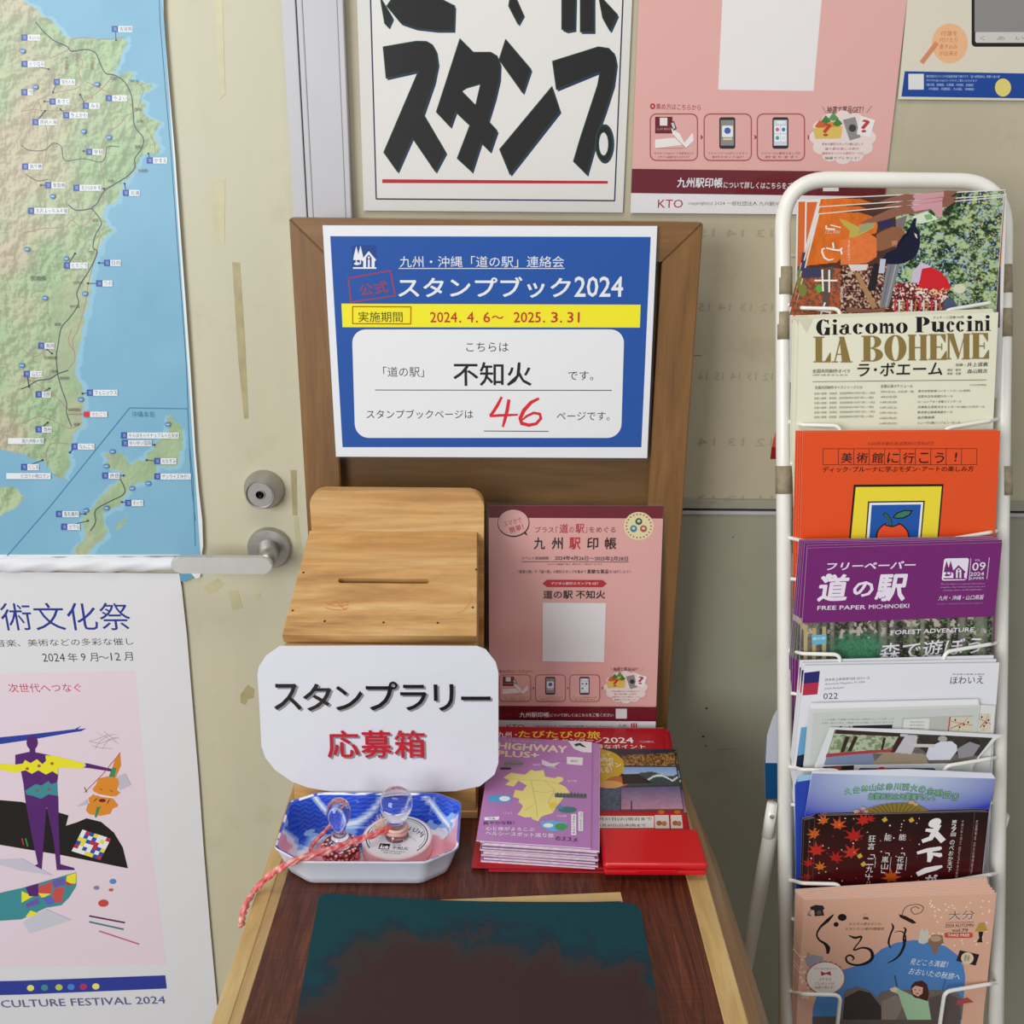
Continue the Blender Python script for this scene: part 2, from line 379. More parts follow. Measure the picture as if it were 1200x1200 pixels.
    def vtext(s, t, x, y0, y1, wd, col, bold=0.0, dx=0.0):
        n = len(t); c = (y1-y0)/n; s.up()
        for i, ch in enumerate(t):
            if ch == ' ': continue
            xx = x + dx*i; small = ch in '一ー'
            if ch in '「」':      # corner brackets turn in vertical setting
                yy = y0+c*i; sg = 1 if ch == '「' else -1
                if sg > 0: s.line([(xx-wd*0.1, yy+c*0.6), (xx+wd*0.45, yy+c*0.6), (xx+wd*0.45, yy+c*0.95)], wd*0.1, col)
                else: s.line([(xx-wd*0.45, yy+c*0.05), (xx-wd*0.45, yy+c*0.4), (xx+wd*0.1, yy+c*0.4)], wd*0.1, col)
                continue
            s.text(ch, xx-wd/2, y0+c*i + (c*0.42 if small else c*0.06), xx+wd/2, c*(0.12 if small else 0.86), col, bold=bold, up=False)
    def small(s, t, x0, y0, x1, h, col, rows=1, gap=1.6, y1=None):
        for k in range(rows): s.text(t, x0, y0 + k*h*gap, x1, h, col, y1=None if y1 is None else y1 + k*h*gap, res=1)
    def pic(s, quad, nx, ny, fn):
        """printed picture: grid of coloured cells; fn(PX, PY, U, V) -> (ny+1, nx+1, 3) linear colours, positions in crop units"""
        s.up(); U, V = np.meshgrid(np.linspace(0, 1, nx+1), np.linspace(0, 1, ny+1)); q = np.array(quad, float)
        PX = (q[0][0]*(1-U) + q[1][0]*U)*(1-V) + (q[3][0]*(1-U) + q[2][0]*U)*V
        PY = (q[0][1]*(1-U) + q[1][1]*U)*(1-V) + (q[3][1]*(1-U) + q[2][1]*U)*V
        col = fn(PX, PY, U, V)
        n = s.n; a = s.cr[0] + PX/s.cr[2] - 600; b = s.cr[1] + PY/s.cr[2] - 600
        R = np.stack([a, -b, -F_PX*np.ones_like(a)], -1) @ MC.T / F_PX; tt = n.dot(s.p0 - CAM)/(R @ n)
        W = CAM + R*tt[..., None] - s.p0; X = W @ s.ex; Y = W @ s.ey; b0 = len(s.V); z = s.z
        s.V += [(x, y, z) for x, y in zip(X.ravel().tolist(), Y.ravel().tolist())]; s.K += list(col.reshape(-1, 3))
        w1 = nx+1
        s.F += [(b0+j*w1+i, b0+(j+1)*w1+i, b0+(j+1)*w1+i+1, b0+j*w1+i+1) for j in range(ny) for i in range(nx)]
    def base(s, P, th, col, edge='#dcdad6', local=False):
        Q = [tuple(p) if local else s.L(*p) for p in P]
        a = sum(Q[i][0]*Q[(i+1) % len(Q)][1] - Q[(i+1) % len(Q)][0]*Q[i][1] for i in range(len(Q)))
        if a < 0: Q = Q[::-1]
        n = len(Q); s.add(Q, [tuple(range(n))], col, 0.0); b = len(s.V); e = lin(edge)
        for z in (-1e-6, -th):
            for p in Q: s.V.append((p[0], p[1], z)); s.K.append(e)
        s.F += [(b+i, b+(i+1) % n, b+n+(i+1) % n, b+n+i)[::-1] for i in range(n)] + [tuple(b+n+i for i in range(n))[::-1]]
        s.Q = Q; s.th = th
    def mat4(s):
        return Matrix([[s.ex[i], s.ey[i], s.n[i], s.p0[i]] for i in range(3)] + [[0, 0, 0, 1]])
    def build(s, name, mat, label, cat, group=None, film=None):
        V = np.array(s.V)
        if s.bend is not None: V = s.bend(V)
        me = mesh_from(V, s.F, np.array(s.K), name); me.materials.append(mat)
        o = bpy.data.objects.new(name, me); C_.objects.link(o); o.matrix_world = s.mat4(); tag(o, label, cat, group); s.o = o
        if film:
            P = [s.L(*p) for p in film] if not isinstance(film, (int, float)) else None
            z0 = s.z + 2.5e-4; bm = bmesh.new(); f = bm.faces.new([bm.verts.new((p[0], p[1], z0)) for p in P]); me2 = bm_mesh(bm)
            me2.materials.append(M['film']); c = bpy.data.objects.new('laminate_film', me2); C_.objects.link(c); c.parent = o
        return o
def copies(o, n, step, group, labels, rot=None, jit=0.0):
    for k in range(1, n+1):
        c = o.copy(); C_.objects.link(c); d = Vector(step)*k + Vector((rnd.uniform(-jit, jit), 0, rnd.uniform(-jit, jit)))
        c.matrix_world = Matrix.Translation(d) @ o.matrix_world @ Matrix.Rotation((rot or 0)*k, 4, 'Z'); c['label'] = labels(k); c['group'] = group
        for ch in o.children:
            cc = ch.copy(); C_.objects.link(cc); cc.parent = c
    if n: o['group'] = group
ORD = ['', 'first', 'second', 'third', 'fourth', 'fifth', 'sixth', 'seventh', 'eighth', 'ninth', 'tenth', 'eleventh', 'twelfth', 'thirteenth', 'fourteenth', 'fifteenth']
# ================================================================== SETTING
YD, YG, YF = 1.225, 1.216, 1.200        # door face, pane face, frame face
fl = box('floor', (-1.6, -1.6, -0.02), (1.6, 1.30, 0.0), M['floor']); tag(fl, kind='structure')
door = box('door_1', (-1.15, YD, 0.01), (-0.2475, YD+0.04, 2.3), M['door'], bev=0.001); tag(door, kind='structure')
def decal(name, pts, mat, y=YD, th=0.0003, parent=door):
    P = [tuple(onY(u, v, y - th)) for u, v in pts]; return prism(name, P, (0, th*0.9, 0), mat, parent)
for P, mt in (([(251, -20), (260, -20), (264, 110), (258, 116)], 'residue2'), ([(248, 210), (264, 210), (263, 286), (251, 283)], 'residue2'),
              ([(272, 307), (281, 308), (287, 400), (291, 490), (286, 491), (279, 420)], 'residue'),
              ([(340.5, 551), (347.5, 551), (348.4, 604), (343, 604)], 'residue'), ([(344, 606), (349, 606), (353.6, 643), (346.6, 645)], 'residue2'),
              ([(238, 688), (255, 678), (263.5, 685), (246, 697)], 'residue2'), ([(268, 692), (279, 692), (284.5, 713), (272, 715)], 'residue2'),
              ([(281.7, 814), (290, 802.5), (298, 808), (297, 817.6), (290, 820), (287.5, 826), (281.7, 823.5)], 'residue'),
              ([(297, 697), (304, 695), (306, 701), (300, 703)], 'residue2')):
    decal('tape_residue', P, M[mt])
# lock and lever handle
def yax(me): me.transform(Matrix.Rotation(math.pi/2, 4, 'X')); return me     # lathe axis z -> towards the reader (-y)
p = onY(310, 573, YD); q = onY(308, 577, YD-0.026)
lk = link('door_lock', yax(lathe([(0.0001, 0), (0.0262, 0), (0.0262, 0.003), (0.0245, 0.006), (0.0195, 0.024), (0.0178, 0.026), (0.0170, 0.0255), (0.0168, 0.0235), (0.0001, 0.0235)], 40, False)), M['steel'], door, tuple(p))
cy = link('lock_cylinder', yax(lathe([(0.016, 0.0225), (0.0158, 0.0245), (0.0068, 0.0245), (0.0062, 0.0262), (0.0054, 0.0262), (0.005, 0.0235), (0.0001, 0.0235)], 32, False)), M['steel'], lk, (0, 0, 0))
bm = bmesh.new(); box_bm(bm, (-0.0012, -0.0252, -0.0036), (0.0012, -0.0236, 0.0036)); box_bm(bm, (-0.0018, -0.0252, -0.0008), (0.0018, -0.0236, 0.0038))
kh = bpy.data.objects.new('keyhole', bm_mesh(bm)); C_.objects.link(kh); kh.data.materials.append(M['dark']); kh.parent = lk
cy.matrix_parent_inverse.identity(); cy.location = (0, 0, 0)
p = onY(316, 641, YD)
hd = link('door_handle', yax(lathe([(0.0001, 0), (0.0285, 0), (0.0285, 0.0055), (0.0268, 0.0085), (0.014, 0.0088), (0.0001, 0.0088)], 44, False)), M['steel'], door, tuple(p))
yl = YD - 0.062
a = onY(200, 662.5, yl); b = onY(319, 662.5, yl); hh = 0.0112
P = [tuple((x, y, 0)) for x, y in rrect_pts(a[0], -hh, b[0], hh, 0.0111, 8)]
bm = bmesh.new(); prism_bm(bm, [(x, yl, a[2]+y) for x, y, _ in P], (0, 0.009, 0)); bmesh.ops.bevel(bm, geom=[e for e in bm.edges], offset=0.0012, segments=2, affect='EDGES')
lv = bpy.data.objects.new('lever', bm_mesh(bm)); C_.objects.link(lv); lv.data.materials.append(M['lever']); lv.parent = hd; lv.matrix_parent_inverse = hd.matrix_basis.inverted(); lv.matrix_parent_inverse = (Matrix.Translation(tuple(p))).inverted()
nk = tube_mesh([(p[0]+0.0, YD-0.008, p[2]), (b[0]-0.011, YD-0.035, (p[2]+a[2])/2+0.001), (b[0]-0.0115, yl+0.006, a[2])], 0.0105, n=24, radii=[0.0140, 0.0122, 0.0112])
no = bpy.data.objects.new('lever_neck', nk); C_.objects.link(no); nk.materials.append(M['steel']); no.parent = hd; no.matrix_parent_inverse = (Matrix.Translation(tuple(p))).inverted()
# aluminium frame
fr = box('trim_1', (-0.2305, YF+0.010, 0.0), (-0.2225, YD+0.03, 2.3), M['white_frame']); tag(fr, kind='structure')
box('frame_profile', (-0.2462, YF, 0.0), (-0.2308, YD+0.03, 2.3), M['white_frame'], fr, 0.0008)
box('frame_bead', (-0.2300, YF+0.002, 0.0), (-0.2232, YD+0.02, 2.3), M['white_frame'], fr, 0.0015)
box('frame_profile', (-0.2226, YF, 0.0), (-0.1850, YD+0.03, 2.3), M['white_frame'], fr, 0.0008)
box('frame_lip', (-0.1853, YF+0.001, 0.0), (-0.1785, YD+0.03, 2.3), M['white_frame'], fr, 0.0012)
# glazed leaf on the right
win = box('window_1', (-0.1783, YG, 1.0325), (1.35, YG+0.006, 2.3), M['glass']); tag(win, kind='structure')
low = box('wall_back', (-0.1783, YG-0.003, 0.0), (1.35, YG+0.03, 1.0125), M['lower']); tag(low, kind='structure')
rl = box('trim_2', (-0.1783, YG-0.007, 1.0205), (1.35, YG+0.02, 1.0325), M['rail'], bev=0.0008); tag(rl, kind='structure')
box('rail_groove', (-0.1783, YG-0.001, 1.0165), (1.35, YG+0.02, 1.0205), M['dark'], rl)
box('rail_lip', (-0.1783, YG-0.006, 1.0120), (1.35, YG+0.02, 1.0168), M['white_frame'], rl, 0.0008)
# faint mirrored print showing through the pane
gh = Sheet((0.3, YG, 1.2)); gcol = lin('#aaa086')
for v, t in ((268, '13 14 15'), (355, '12 13 14 15'), (436, '12 13 14 15 16'), (513, '12 13 14'), (580, '11 12 13')):
    V, Fc, W_ = glyphs(t, 0.0, 1); a_ = gh.L(818, v); b_ = gh.L(905, v+10); gh.up()
    gh.add([(a_[0] + (1-x)*(b_[0]-a_[0]), b_[1] + y*(a_[1]-b_[1])) for x, y in V], Fc, gcol)
mg = print_mat('faint mirrored print', 0.5, 0, 0)
me = mesh_from(np.array(gh.V), gh.F, np.array(gh.K)); me.materials.append(mg); o = bpy.data.objects.new('calendar_show_through', me); C_.objects.link(o)
o.matrix_world = gh.mat4(); o.location.y -= 0.0004; o.parent = win
for u, v, r_ in ((859, 629.5, 0.9), (828, 830, 1.4), (824, 863, 1.4), (827, 874, 0.9)):
    a_ = onY(u, v, YG-0.0031); decal('scuff', [(u-r_, v-r_*0.7), (u+r_, v-r_*0.5), (u+r_*0.8, v+r_*0.8), (u-r_*0.7, v+r_)], M['dark'], YG-0.003, 0.0002, low)
decal('scuff', [(784, 880), (792, 879), (793, 880), (784, 881.2)], M['dark'], YG-0.003, 0.0002, low)
decal('scuff', [(842, 878), (858, 877.3), (862, 878), (842, 879)], M['residue3'], YG-0.003, 0.0002, low)
decal('scuff', [(813, 416), (823, 416.4), (823, 417.4), (813, 417)], M['residue3'], YG, 0.0002, win)

# ================================================================== WRITING STAND (desk with tall framed back)
DZ = 0.75; XL, XR = -0.2345, 0.2185; YB = 1.118
desk = empty('writing_stand', (-0.01, 0.86, 0.0))
tag(desk, 'narrow brown wooden stand with dark walnut top, light edging and tall framed back board', 'desk')
zt, w_ = 1.382, 0.0425
def rail(name, P, mat):
    bm = bmesh.new(); prism_bm(bm, [(x, YB, z) for x, z in P], (0, 0.028, 0)); bmesh.ops.bevel(bm, geom=bm.edges[:], offset=0.0012, segments=2, affect='EDGES')
    return link(name, bm_mesh(bm), M[mat], desk)
g = 0.0003
rail('top_rail', [(XL+g, zt), (XR-g, zt), (XR-w_-g, zt-w_), (XL+w_+g, zt-w_)], 'board_h')
rail('stile', [(XL, zt-g), (XL+w_, zt-w_-g), (XL+w_, DZ-0.04), (XL, DZ-0.04)], 'board')
rail('stile', [(XR, zt-g), (XR, DZ-0.04), (XR-w_, DZ-0.04), (XR-w_, zt-w_-g)], 'board')
box('back_panel', (XL+w_-0.004, YB+0.016, DZ-0.04), (XR-w_+0.004, YB+0.024, zt-w_+0.004), M['panel'], desk)
YFR = 0.585
box('tabletop', (-0.2160, YFR+0.02, DZ-0.018), (0.1925, YB-0.0005, DZ), M['walnut'], desk, 0.0004)
box('edging', (-0.2412, YFR, DZ-0.02), (-0.2262, YB-0.001, DZ+0.0008), M['trim'], desk, 0.0012)
box('edging', (-0.2262, YFR+0.002, DZ-0.02), (-0.2161, YB-0.001, DZ+0.0002), M['trim2'], desk, 0.0008)
box('edging', (0.1926, YFR, DZ-0.02), (0.2135, YB-0.001, DZ+0.0008), M['trim'], desk, 0.0012)
box('edging', (-0.2412, YFR-0.02, DZ-0.02), (0.2135, YFR, DZ+0.0008), M['trim'], desk, 0.0012)
# right side panel flares outwards below the top
def flare(sx, xin, name):
    V = []; F = []; ys = [0.565, 0.62, 0.70, 0.78, 0.85, 0.92, 0.97, 1.02, 1.06, 1.10]; ox = [0.0320, 0.0320, 0.0318, 0.0316, 0.0315, 0.0300, 0.0270, 0.0200, 0.0100, 0.001]
    for y, o_ in zip(ys, ox):
        for dx, z in ((0.0002, DZ-0.001), (o_*0.45+0.0002, DZ-0.012), (o_+0.0004, DZ-0.045), (o_+0.004, DZ-0.12), (o_+0.006, 0.02), (-0.012, 0.02), (-0.012, DZ-0.022)): V.append((xin + sx*dx, y, z))
    n = 7
    for i in range(len(ys)-1):
        for k in range(n): F.append((i*n+k, i*n+(k+1) % n, (i+1)*n+(k+1) % n, (i+1)*n+k))
    F.append(tuple(range(n))); F.append(tuple((len(ys)-1)*n+k for k in range(n))[::-1])
    me = mesh_from(V, F); bm = bmesh.new(); bm.from_mesh(me); link(name, bm_mesh(bm, sm=False), M['side'], desk)
flare(1, 0.2135, 'side_panel')
box('side_panel', (-0.2400, YFR, 0.02), (-0.2260, YB, DZ-0.0205), M['side'], desk)
box('apron', (-0.225, YFR+0.004, DZ-0.11), (0.2, YFR+0.02, DZ-0.0205), M['side'], desk)

# ================================================================== BALLOT BOX
bx = empty('ballot_box', (-0.125, 1.0, DZ)); tag(bx, 'honey coloured wooden slotted collection box with sloping lid and rounded back board', 'box')
X0, X1 = -0.2265, -0.0250
bm = bmesh.new(); P = rrect_pts(-0.2185, 0.9, -0.0200, 1.0885, 0.0165, 6); P = [p for p in P if p[1] > 0.95] + [(-0.2185, DZ+0.001), (-0.0200, DZ+0.001)]
P = [(x, y) for x, y in P]; prism_bm(bm, [(x, 1.062, z) for x, z in P], (0, 0.014, 0)); bmesh.ops.bevel(bm, geom=bm.edges[:], offset=0.0012, segments=2, affect='EDGES')
link('back_board', bm_mesh(bm), M['box'], bx)
yj, zj, yf_, zf_ = 1.0615, 1.0400, 0.9235, 0.9755
ln = math.hypot(yj-yf_, zj-zf_); ang = math.atan2(zj-zf_, yj-yf_); hw = 0.1010
sl = [(x, y) for x, y in rrect_pts(-0.052, -0.0035, 0.047, 0.0035, 0.0034, 5)]
sy = 0.0
lp = plate([(-hw, -ln/2), (hw, -ln/2), (hw-0.003, ln/2), (-hw+0.006, ln/2)], [[(x, y+sy) for x, y in sl]], 0.0130, 0.0009)
lo = link('lid', lp, M['box'], None); lo.matrix_world = Matrix.Translation((-0.1257, (yj+yf_)/2 + math.sin(ang)*0.0065, (zj+zf_)/2 - math.cos(ang)*0.0065)) @ Matrix.Rotation(ang, 4, 'X')
LIDM = lo.matrix_world.copy() if False else lo.matrix_basis.copy(); lo.parent = bx; lo.matrix_parent_inverse = bx.matrix_basis.inverted()
def sidep(x):
    pr = [(0.934, DZ+0.008), (1.0615, DZ+0.008), (1.0615, zj-0.0145), (0.934, zf_-0.0105)]
    prism('side_board', [(x, y, z) for y, z in pr], (0.011, 0, 0), M['box_v'], bx, 0.0006)
sidep(-0.2255); sidep(-0.0370)
box('front_board', (-0.2262, 0.9250, DZ+0.010), (-0.0258, 0.9338, zf_-0.0135), M['box'], bx, 0.0008)
box('base_board', (-0.2290, 0.9230, DZ+0.0002), (-0.0235, 1.0612, DZ+0.0098), M['box'], bx, 0.001)
for u, v in ((372, 617.5), (562, 621), (355.5, 671), (558, 667.5), (343, 715.5), (380.5, 728), (449.5, 729.5), (513, 730), (554, 712)):
    r_ = ray(u, v); nn = np.array([0, -math.sin(ang), math.cos(ang)]); q = pplane(u, v, (0, (yj+yf_)/2, (zj+zf_)/2), nn) + nn*0.0001
    me = lathe([(0.0001, 0.0003), (0.0012, 0.0003), (0.0013, -0.001)], 10, False); nl = link('nail', me, M['dark']); nl.matrix_world = Matrix.Translation(q) @ Matrix.Rotation(ang, 4, 'X')
    nl.parent = lo; nl.matrix_parent_inverse = LIDM.inverted()
# old tape scraps and a red pencil scrawl on the lid
sh = Sheet((0, (yj+yf_)/2 - math.sin(ang)*0.0002, (zj+zf_)/2 + math.cos(ang)*0.0002), (1, 0, 0), (0, math.cos(ang), math.sin(ang)), (290, 540, 3.636))
sh.ell(555, 274, 22, 9, '#e2c9a0', 12); sh.ell(715, 270, 45, 8, '#e6cda6', 12); sh.line([(600, 272), (660, 280)], 2, '#dbb98a')
for P in ([(335, 605), (370, 620), (425, 615), (432, 600), (415, 598), (398, 612), (410, 632), (430, 625)], [(330, 625), (355, 632), (392, 636), (425, 632)], [(340, 615), (380, 600), (400, 625)]): sh.line(P, 3, '#c97a4a')
sh.line([(950, 565), (955, 585), (945, 612), (925, 635), (890, 650)], 2, '#cf8450')
me = mesh_from(np.array(sh.V), sh.F, np.array(sh.K)); me.materials.append(M['print']); o = bpy.data.objects.new('pencil_and_tape_marks', me); C_.objects.link(o); o.matrix_world = sh.mat4(); o['kind'] = 'stuff'
o.parent = bx; o.matrix_parent_inverse = bx.matrix_basis.inverted()

# ================================================================== TRAY, STAMPS, CORD
def tray():
    root = empty('melamine_tray', (-0.13, 0.86, DZ)); tag(root, 'blue and pink patterned shallow plastic tray with cut corners holding the two stamps', 'tray')
    cx, cy = -0.1335, 0.8605
    zR = 0.0375
    def ring(hw, hd, cxr, cyr, n=7):
        # octagonal outline with softened corners
        P = [(hw-cxr, hd), (-hw+cxr, hd), (-hw, hd-cyr*0.75), (-hw, -hd+cyr), (-hw+cxr*1.15, -hd), (hw-cxr*1.15, -hd), (hw, -hd+cyr), (hw, hd-cyr*0.75)]
        out = []
        for i in range(8):
            a, b, c = np.array(P[i-1]), np.array(P[i]), np.array(P[(i+1) % 8]); u = (a-b)/np.linalg.norm(a-b); v = (c-b)/np.linalg.norm(c-b); r = 0.006
            p, q = b+u*r, b+v*r
            for k in range(n): t = k/(n-1); out.append((1-t)**2*p + 2*t*(1-t)*b + t*t*q)
            nx = np.array(P[(i+1) % 8]); e = c - v*0 - q; e = (c - v*r) - q + v*0
            for k in range(1, 7): out.append(q + ((c - v*r) - q)*k/7)
        return out
    lv_ = [(0.0925, 0.0570, zR, 0.027, 0.022), (0.0905, 0.0550, zR-0.001, 0.026, 0.021), (0.0885, 0.053, zR-0.006, 0.025, 0.0205), (0.086, 0.0505, zR-0.013, 0.024, 0.02), (0.083, 0.0475, 0.017, 0.023, 0.019), (0.080, 0.0445, 0.010, 0.022, 0.018), (0.0775, 0.0418, 0.0055, 0.021, 0.017), (0.0745, 0.039, 0.0035, 0.02, 0.016)]
    V = []; F = []; K = []
    def col(x, y, z):
        X = (x)/0.0925; Y = y/0.057
        n_ = float(fbm(np.array([x*55+9]), np.array([y*55+z*60+4]), 3)[0])
        blue = lin('#1c46c0'); pink = lin('#f0a6ae'); white = lin('#eceef8'); lb = lin('#8fb4ea')
        # blue over the back wall and the two front corners, white and pale blue clouds, pink on the sides
        edge = Y*0.95 + 0.28*math.sin(X*5.0+0.6) + (n_-0.5)*0.7 - 0.36 + (0.25 if abs(X) < 0.45 else 0)*1.0
        c = pink*(0.9+0.2*n_)
        if edge > -0.28: c = white
        if edge > -0.12: c = lb
        if edge > 0.02:
            c = blue
            if math.sin((abs((X*9) % 1 - 0.5)*3.0 + Y*9 + z*420)*3.0) > 0.55: c = lin('#3c66d8')
        if Y > 0.35:
            tt = 1 - z/zR
            for xc, wx, kk in ((-0.33, 0.42, 0.85), (1.05, 0.5, 0.8)):
                dd = abs(tt - kk*(1-((X-xc)/wx)**2)*0.95)
                if dd < 0.13 and tt > 0.06: c = white*0.98 if dd < 0.05 else lb
        if Y < -0.55 and abs(X) > 0.78: c = blue*(0.8+0.4*n_) if n_ > 0.38 else white
        if z > zR-0.0015: c = lin('#3a55c8') if (n_ > 0.42) else white
        return c
    for hw, hd, z, cxr, cyr in lv_:
        R = ring(hw, hd, cxr, cyr)
        for p in R: V.append((cx+p[0], cy+p[1], DZ+z)); K.append(col(p[0], p[1], z))
    n = len(R)
    # refine walls for the print
    V2 = []; F2 = []; K2 = []; rows = []
    for i in range(len(lv_)-1):
        for s in range(6):
            t = s/6; rows.append((i, t))
    rows.append((len(lv_)-2, 1.0))
    for i, t in rows:
        for k in range(n*3):
            a, f = divmod(k, 3); f /= 3
            def g_(r): return np.array(V[r*n+a])*(1-f) + np.array(V[r*n+(a+1) % n])*f
            p = g_(i)*(1-t) + g_(i+1)*t; V2.append(tuple(p)); K2.append(col(p[0]-cx, p[1]-cy, p[2]-DZ))
    m = n*3
    for r in range(len(rows)-1):
        for k in range(m): F2.append((r*m+k, (r+1)*m+k, (r+1)*m+(k+1) % m, r*m+(k+1) % m))
    # floor of the lining: shrink to centre
    base_ = len(V2) - m
    prev = base_
    for q in range(1, 15):
        b0 = len(V2)
        for k in range(m):
            p = V2[base_+k]; s = 1-q/14*0.999; x, y = (p[0]-cx)*s, (p[1]-cy)*s; V2.append((cx+x, cy+y, DZ+0.0035)); K2.append(col(x, y, 0.004))
        for k in range(m): F2.append((prev+k, b0+k, b0+(k+1) % m, prev+(k+1) % m))
        prev = b0
    me = mesh_from(V2, F2, np.array(K2), sm=True); link('printed_lining', me, print_mat('glazed tray print', 0.22, 0.3, 0), root)
    ov = []; of = []
    lo_ = [(0.0927, 0.0572, zR+0.0003, 0.027, 0.022), (0.0931, 0.0576, zR-0.0015, 0.027, 0.022), (0.0915, 0.056, zR-0.003, 0.0265, 0.0215), (0.085, 0.0495, 0.012, 0.024, 0.02), (0.0815, 0.046, 0.003, 0.022, 0.018), (0.077, 0.042, 0.0004, 0.021, 0.017)]
    for hw, hd, z, cxr, cyr in lo_:
        for p in ring(hw, hd, cxr, cyr): ov.append((cx+p[0], cy+p[1], DZ+z))
    for i in range(len(lo_)-1):
        for k in range(n): of.append((i*n+k, i*n+(k+1) % n, (i+1)*n+(k+1) % n, (i+1)*n+k))
    of.append(tuple((len(lo_)-1)*n+k for k in range(n)))
    link('tray_body', mesh_from(ov, of, sm=True), M['foam'], root)
    # little dark twig marks on the pink sides
    random.seed(3); vs = []; fs = []
    for bx_, by_, bz_ in ((-0.2155, 0.862, 0.782), (-0.2085, 0.848, 0.776), (-0.2, 0.834, 0.771), (-0.0515, 0.875, 0.781), (-0.0585, 0.855, 0.7735), (-0.066, 0.838, 0.765), (-0.053, 0.842, 0.779)):
        for k in range(4):
            a = random.uniform(0, 3.14); l = 0.0045; dx, dy = math.cos(a)*l*0.35, math.sin(a)*l; dz = -abs(bx_ - cx)*0
            sl_ = 0.62*(1 if bx_ > cx else -1); b0 = len(vs)
            for sx_, w2 in ((-1, 0.0004), (1, 0.0004)):
                vs.append((bx_+dx*sx_-0.0003, by_+dy*sx_, bz_+0.0012+dx*sx_*sl_*1.4)); vs.append((bx_+dx*sx_+0.0003, by_+dy*sx_+w2, bz_+0.0012+dx*sx_*sl_*1.4))
            fs.append((b0, b0+1, b0+3, b0+2))
    return root
tray()
def stamp(name, cx, cy, zb, R, h, ball, label, cat_label_part=None):
    root = empty(name, (cx, cy, zb)); tag(root, label, 'stamp')
    return root
# large round stamp
sx_, sy_ = -0.1070, 0.8655; ZS = 0.0065
big = stamp('rubber_stamp', sx_, sy_, DZ+0.0042, 0.037, 0.07, 0.017, 'large clear knob rubber stamp with round white printed disc on the right of the tray')
link('rubber_base', lathe([(0.0001, 0), (0.036, 0), (0.0368, 0.001), (0.0368, 0.0085+ZS), (0.036, 0.009+ZS), (0.0001, 0.009+ZS)], 48, False), plain('pink rubber', '#e4c4c6', 0.5), big, None).location = (sx_, sy_, DZ+0.0042)
big.children[0].matrix_parent_inverse = big.matrix_basis.inverted()
ds = Sheet((sx_, sy_, DZ+0.0134+ZS), (1, -0.09, 0), (0.09, 1, 0)); n = 48
ds.base([(0.0352*math.cos(2*math.pi*k/n), 0.0352*math.sin(2*math.pi*k/n)) for k in range(n)], 0.0004, '#e4e2e6', local=True)
def ringL(s, cx, cy, r0, r1, a0, a1, col, sc=1.0, n=40):
    s.up(); P = []; 
    for k in range(n+1):
        a = math.radians(a0+(a1-a0)*k/n); P += [(cx+r0*math.cos(a), cy+r0*math.sin(a)*sc), (cx+r1*math.cos(a), cy+r1*math.sin(a)*sc)]
    s.add(P, [(2*k, 2*k+1, 2*k+3, 2*k+2) for k in range(n)], col)
def textL(s, t, x0, y0, x1, y1, col, bold=0.0, rot=0.0):
    s.up(); V, Fc, W_ = glyphs(t, bold); cx_, cy_ = (x0+x1)/2, (y0+y1)/2; c, q = math.cos(rot), math.sin(rot); P = []
    for x, y in V:
        a, b = x0+x*(x1-x0)-cx_, y0+y*(y1-y0)-cy_; P.append((cx_+a*c-b*q, cy_+a*q+b*c, s.z + W_[len(P)]*3e-6))
    s.add(P, Fc, col)
ringL(ds, 0, 0, 0.0315, 0.0327, -40, 220, '#1c1a20'); ringL(ds, 0, 0, 0.0292, 0.0297, -30, 210, '#1c1a20')
word = 'SHIRANUHI'
for i, ch in enumerate(word):
    a = math.radians(172 - i*20.5); r_ = 0.0262 if i not in (0, 8) else 0.0262; x, y = r_*math.cos(a), 0.0025+0.5*r_*math.sin(a)
    textL(ds, ch, x-0.0024 if ch != 'I' else x-0.0007, y-0.0032, x+0.0024 if ch != 'I' else x+0.0007, y+0.0034, '#1c1a20', 0.01, (math.pi/2-a)*-0.3)
ringL(ds, 0.0, -0.004, 0.0145, 0.0150, 20, 160, '#1c1a20', 0.8); ringL(ds, 0.002, -0.009, 0.0195, 0.0199, 15, 165, '#1c1a20', 0.6)
ds.polyL(rrect_pts(-0.0155, -0.0215, -0.0045, -0.0125, 0.0008), '#151318')
for P in ([(-0.0145, -0.0205), (-0.0115, -0.0205), (-0.013, -0.0135)], [(-0.0095, -0.0205), (-0.0095, -0.017), (-0.0075, -0.0155), (-0.0055, -0.017), (-0.0055, -0.0205)], [(-0.0118, -0.0205), (-0.0098, -0.0205), (-0.0108, -0.015)]): ds.polyL(P, '#e4e2e6')
textL(ds, '道の駅', -0.002, -0.0145, 0.007, -0.0124, '#1c1a20'); textL(ds, '不知火', -0.002, -0.0208, 0.0155, -0.0156, '#1c1a20', 0.012)
textL(ds, '熊本県宇城市不知火町', -0.012, -0.0245, 0.013, -0.0228, '#1c1a20'); textL(ds, '永尾 TEL 道の駅', -0.009, -0.0275, 0.009, -0.0258, '#1c1a20')
lb = ds.build('label_disc', M['print_flat'], None, None); lb.parent = big; lb.matrix_parent_inverse = big.matrix_basis.inverted()
kn = lathe([(0.0001, 0.0), (0.0118, 0.0), (0.0124, 0.0012), (0.0120, 0.003), (0.0105, 0.0052), (0.0090, 0.0085), (0.0084, 0.013), (0.0084, 0.0175), (0.0096, 0.022), (0.013, 0.0275), (0.0162, 0.0335), (0.0175, 0.040), (0.0170, 0.0455), (0.0148, 0.0508), (0.0108, 0.0548), (0.0055, 0.0572), (0.0001, 0.0578)], 40, False)
ko = link('clear_knob', kn, M['acrylic'], big); ko.location = (sx_, sy_, DZ+0.0139+ZS)
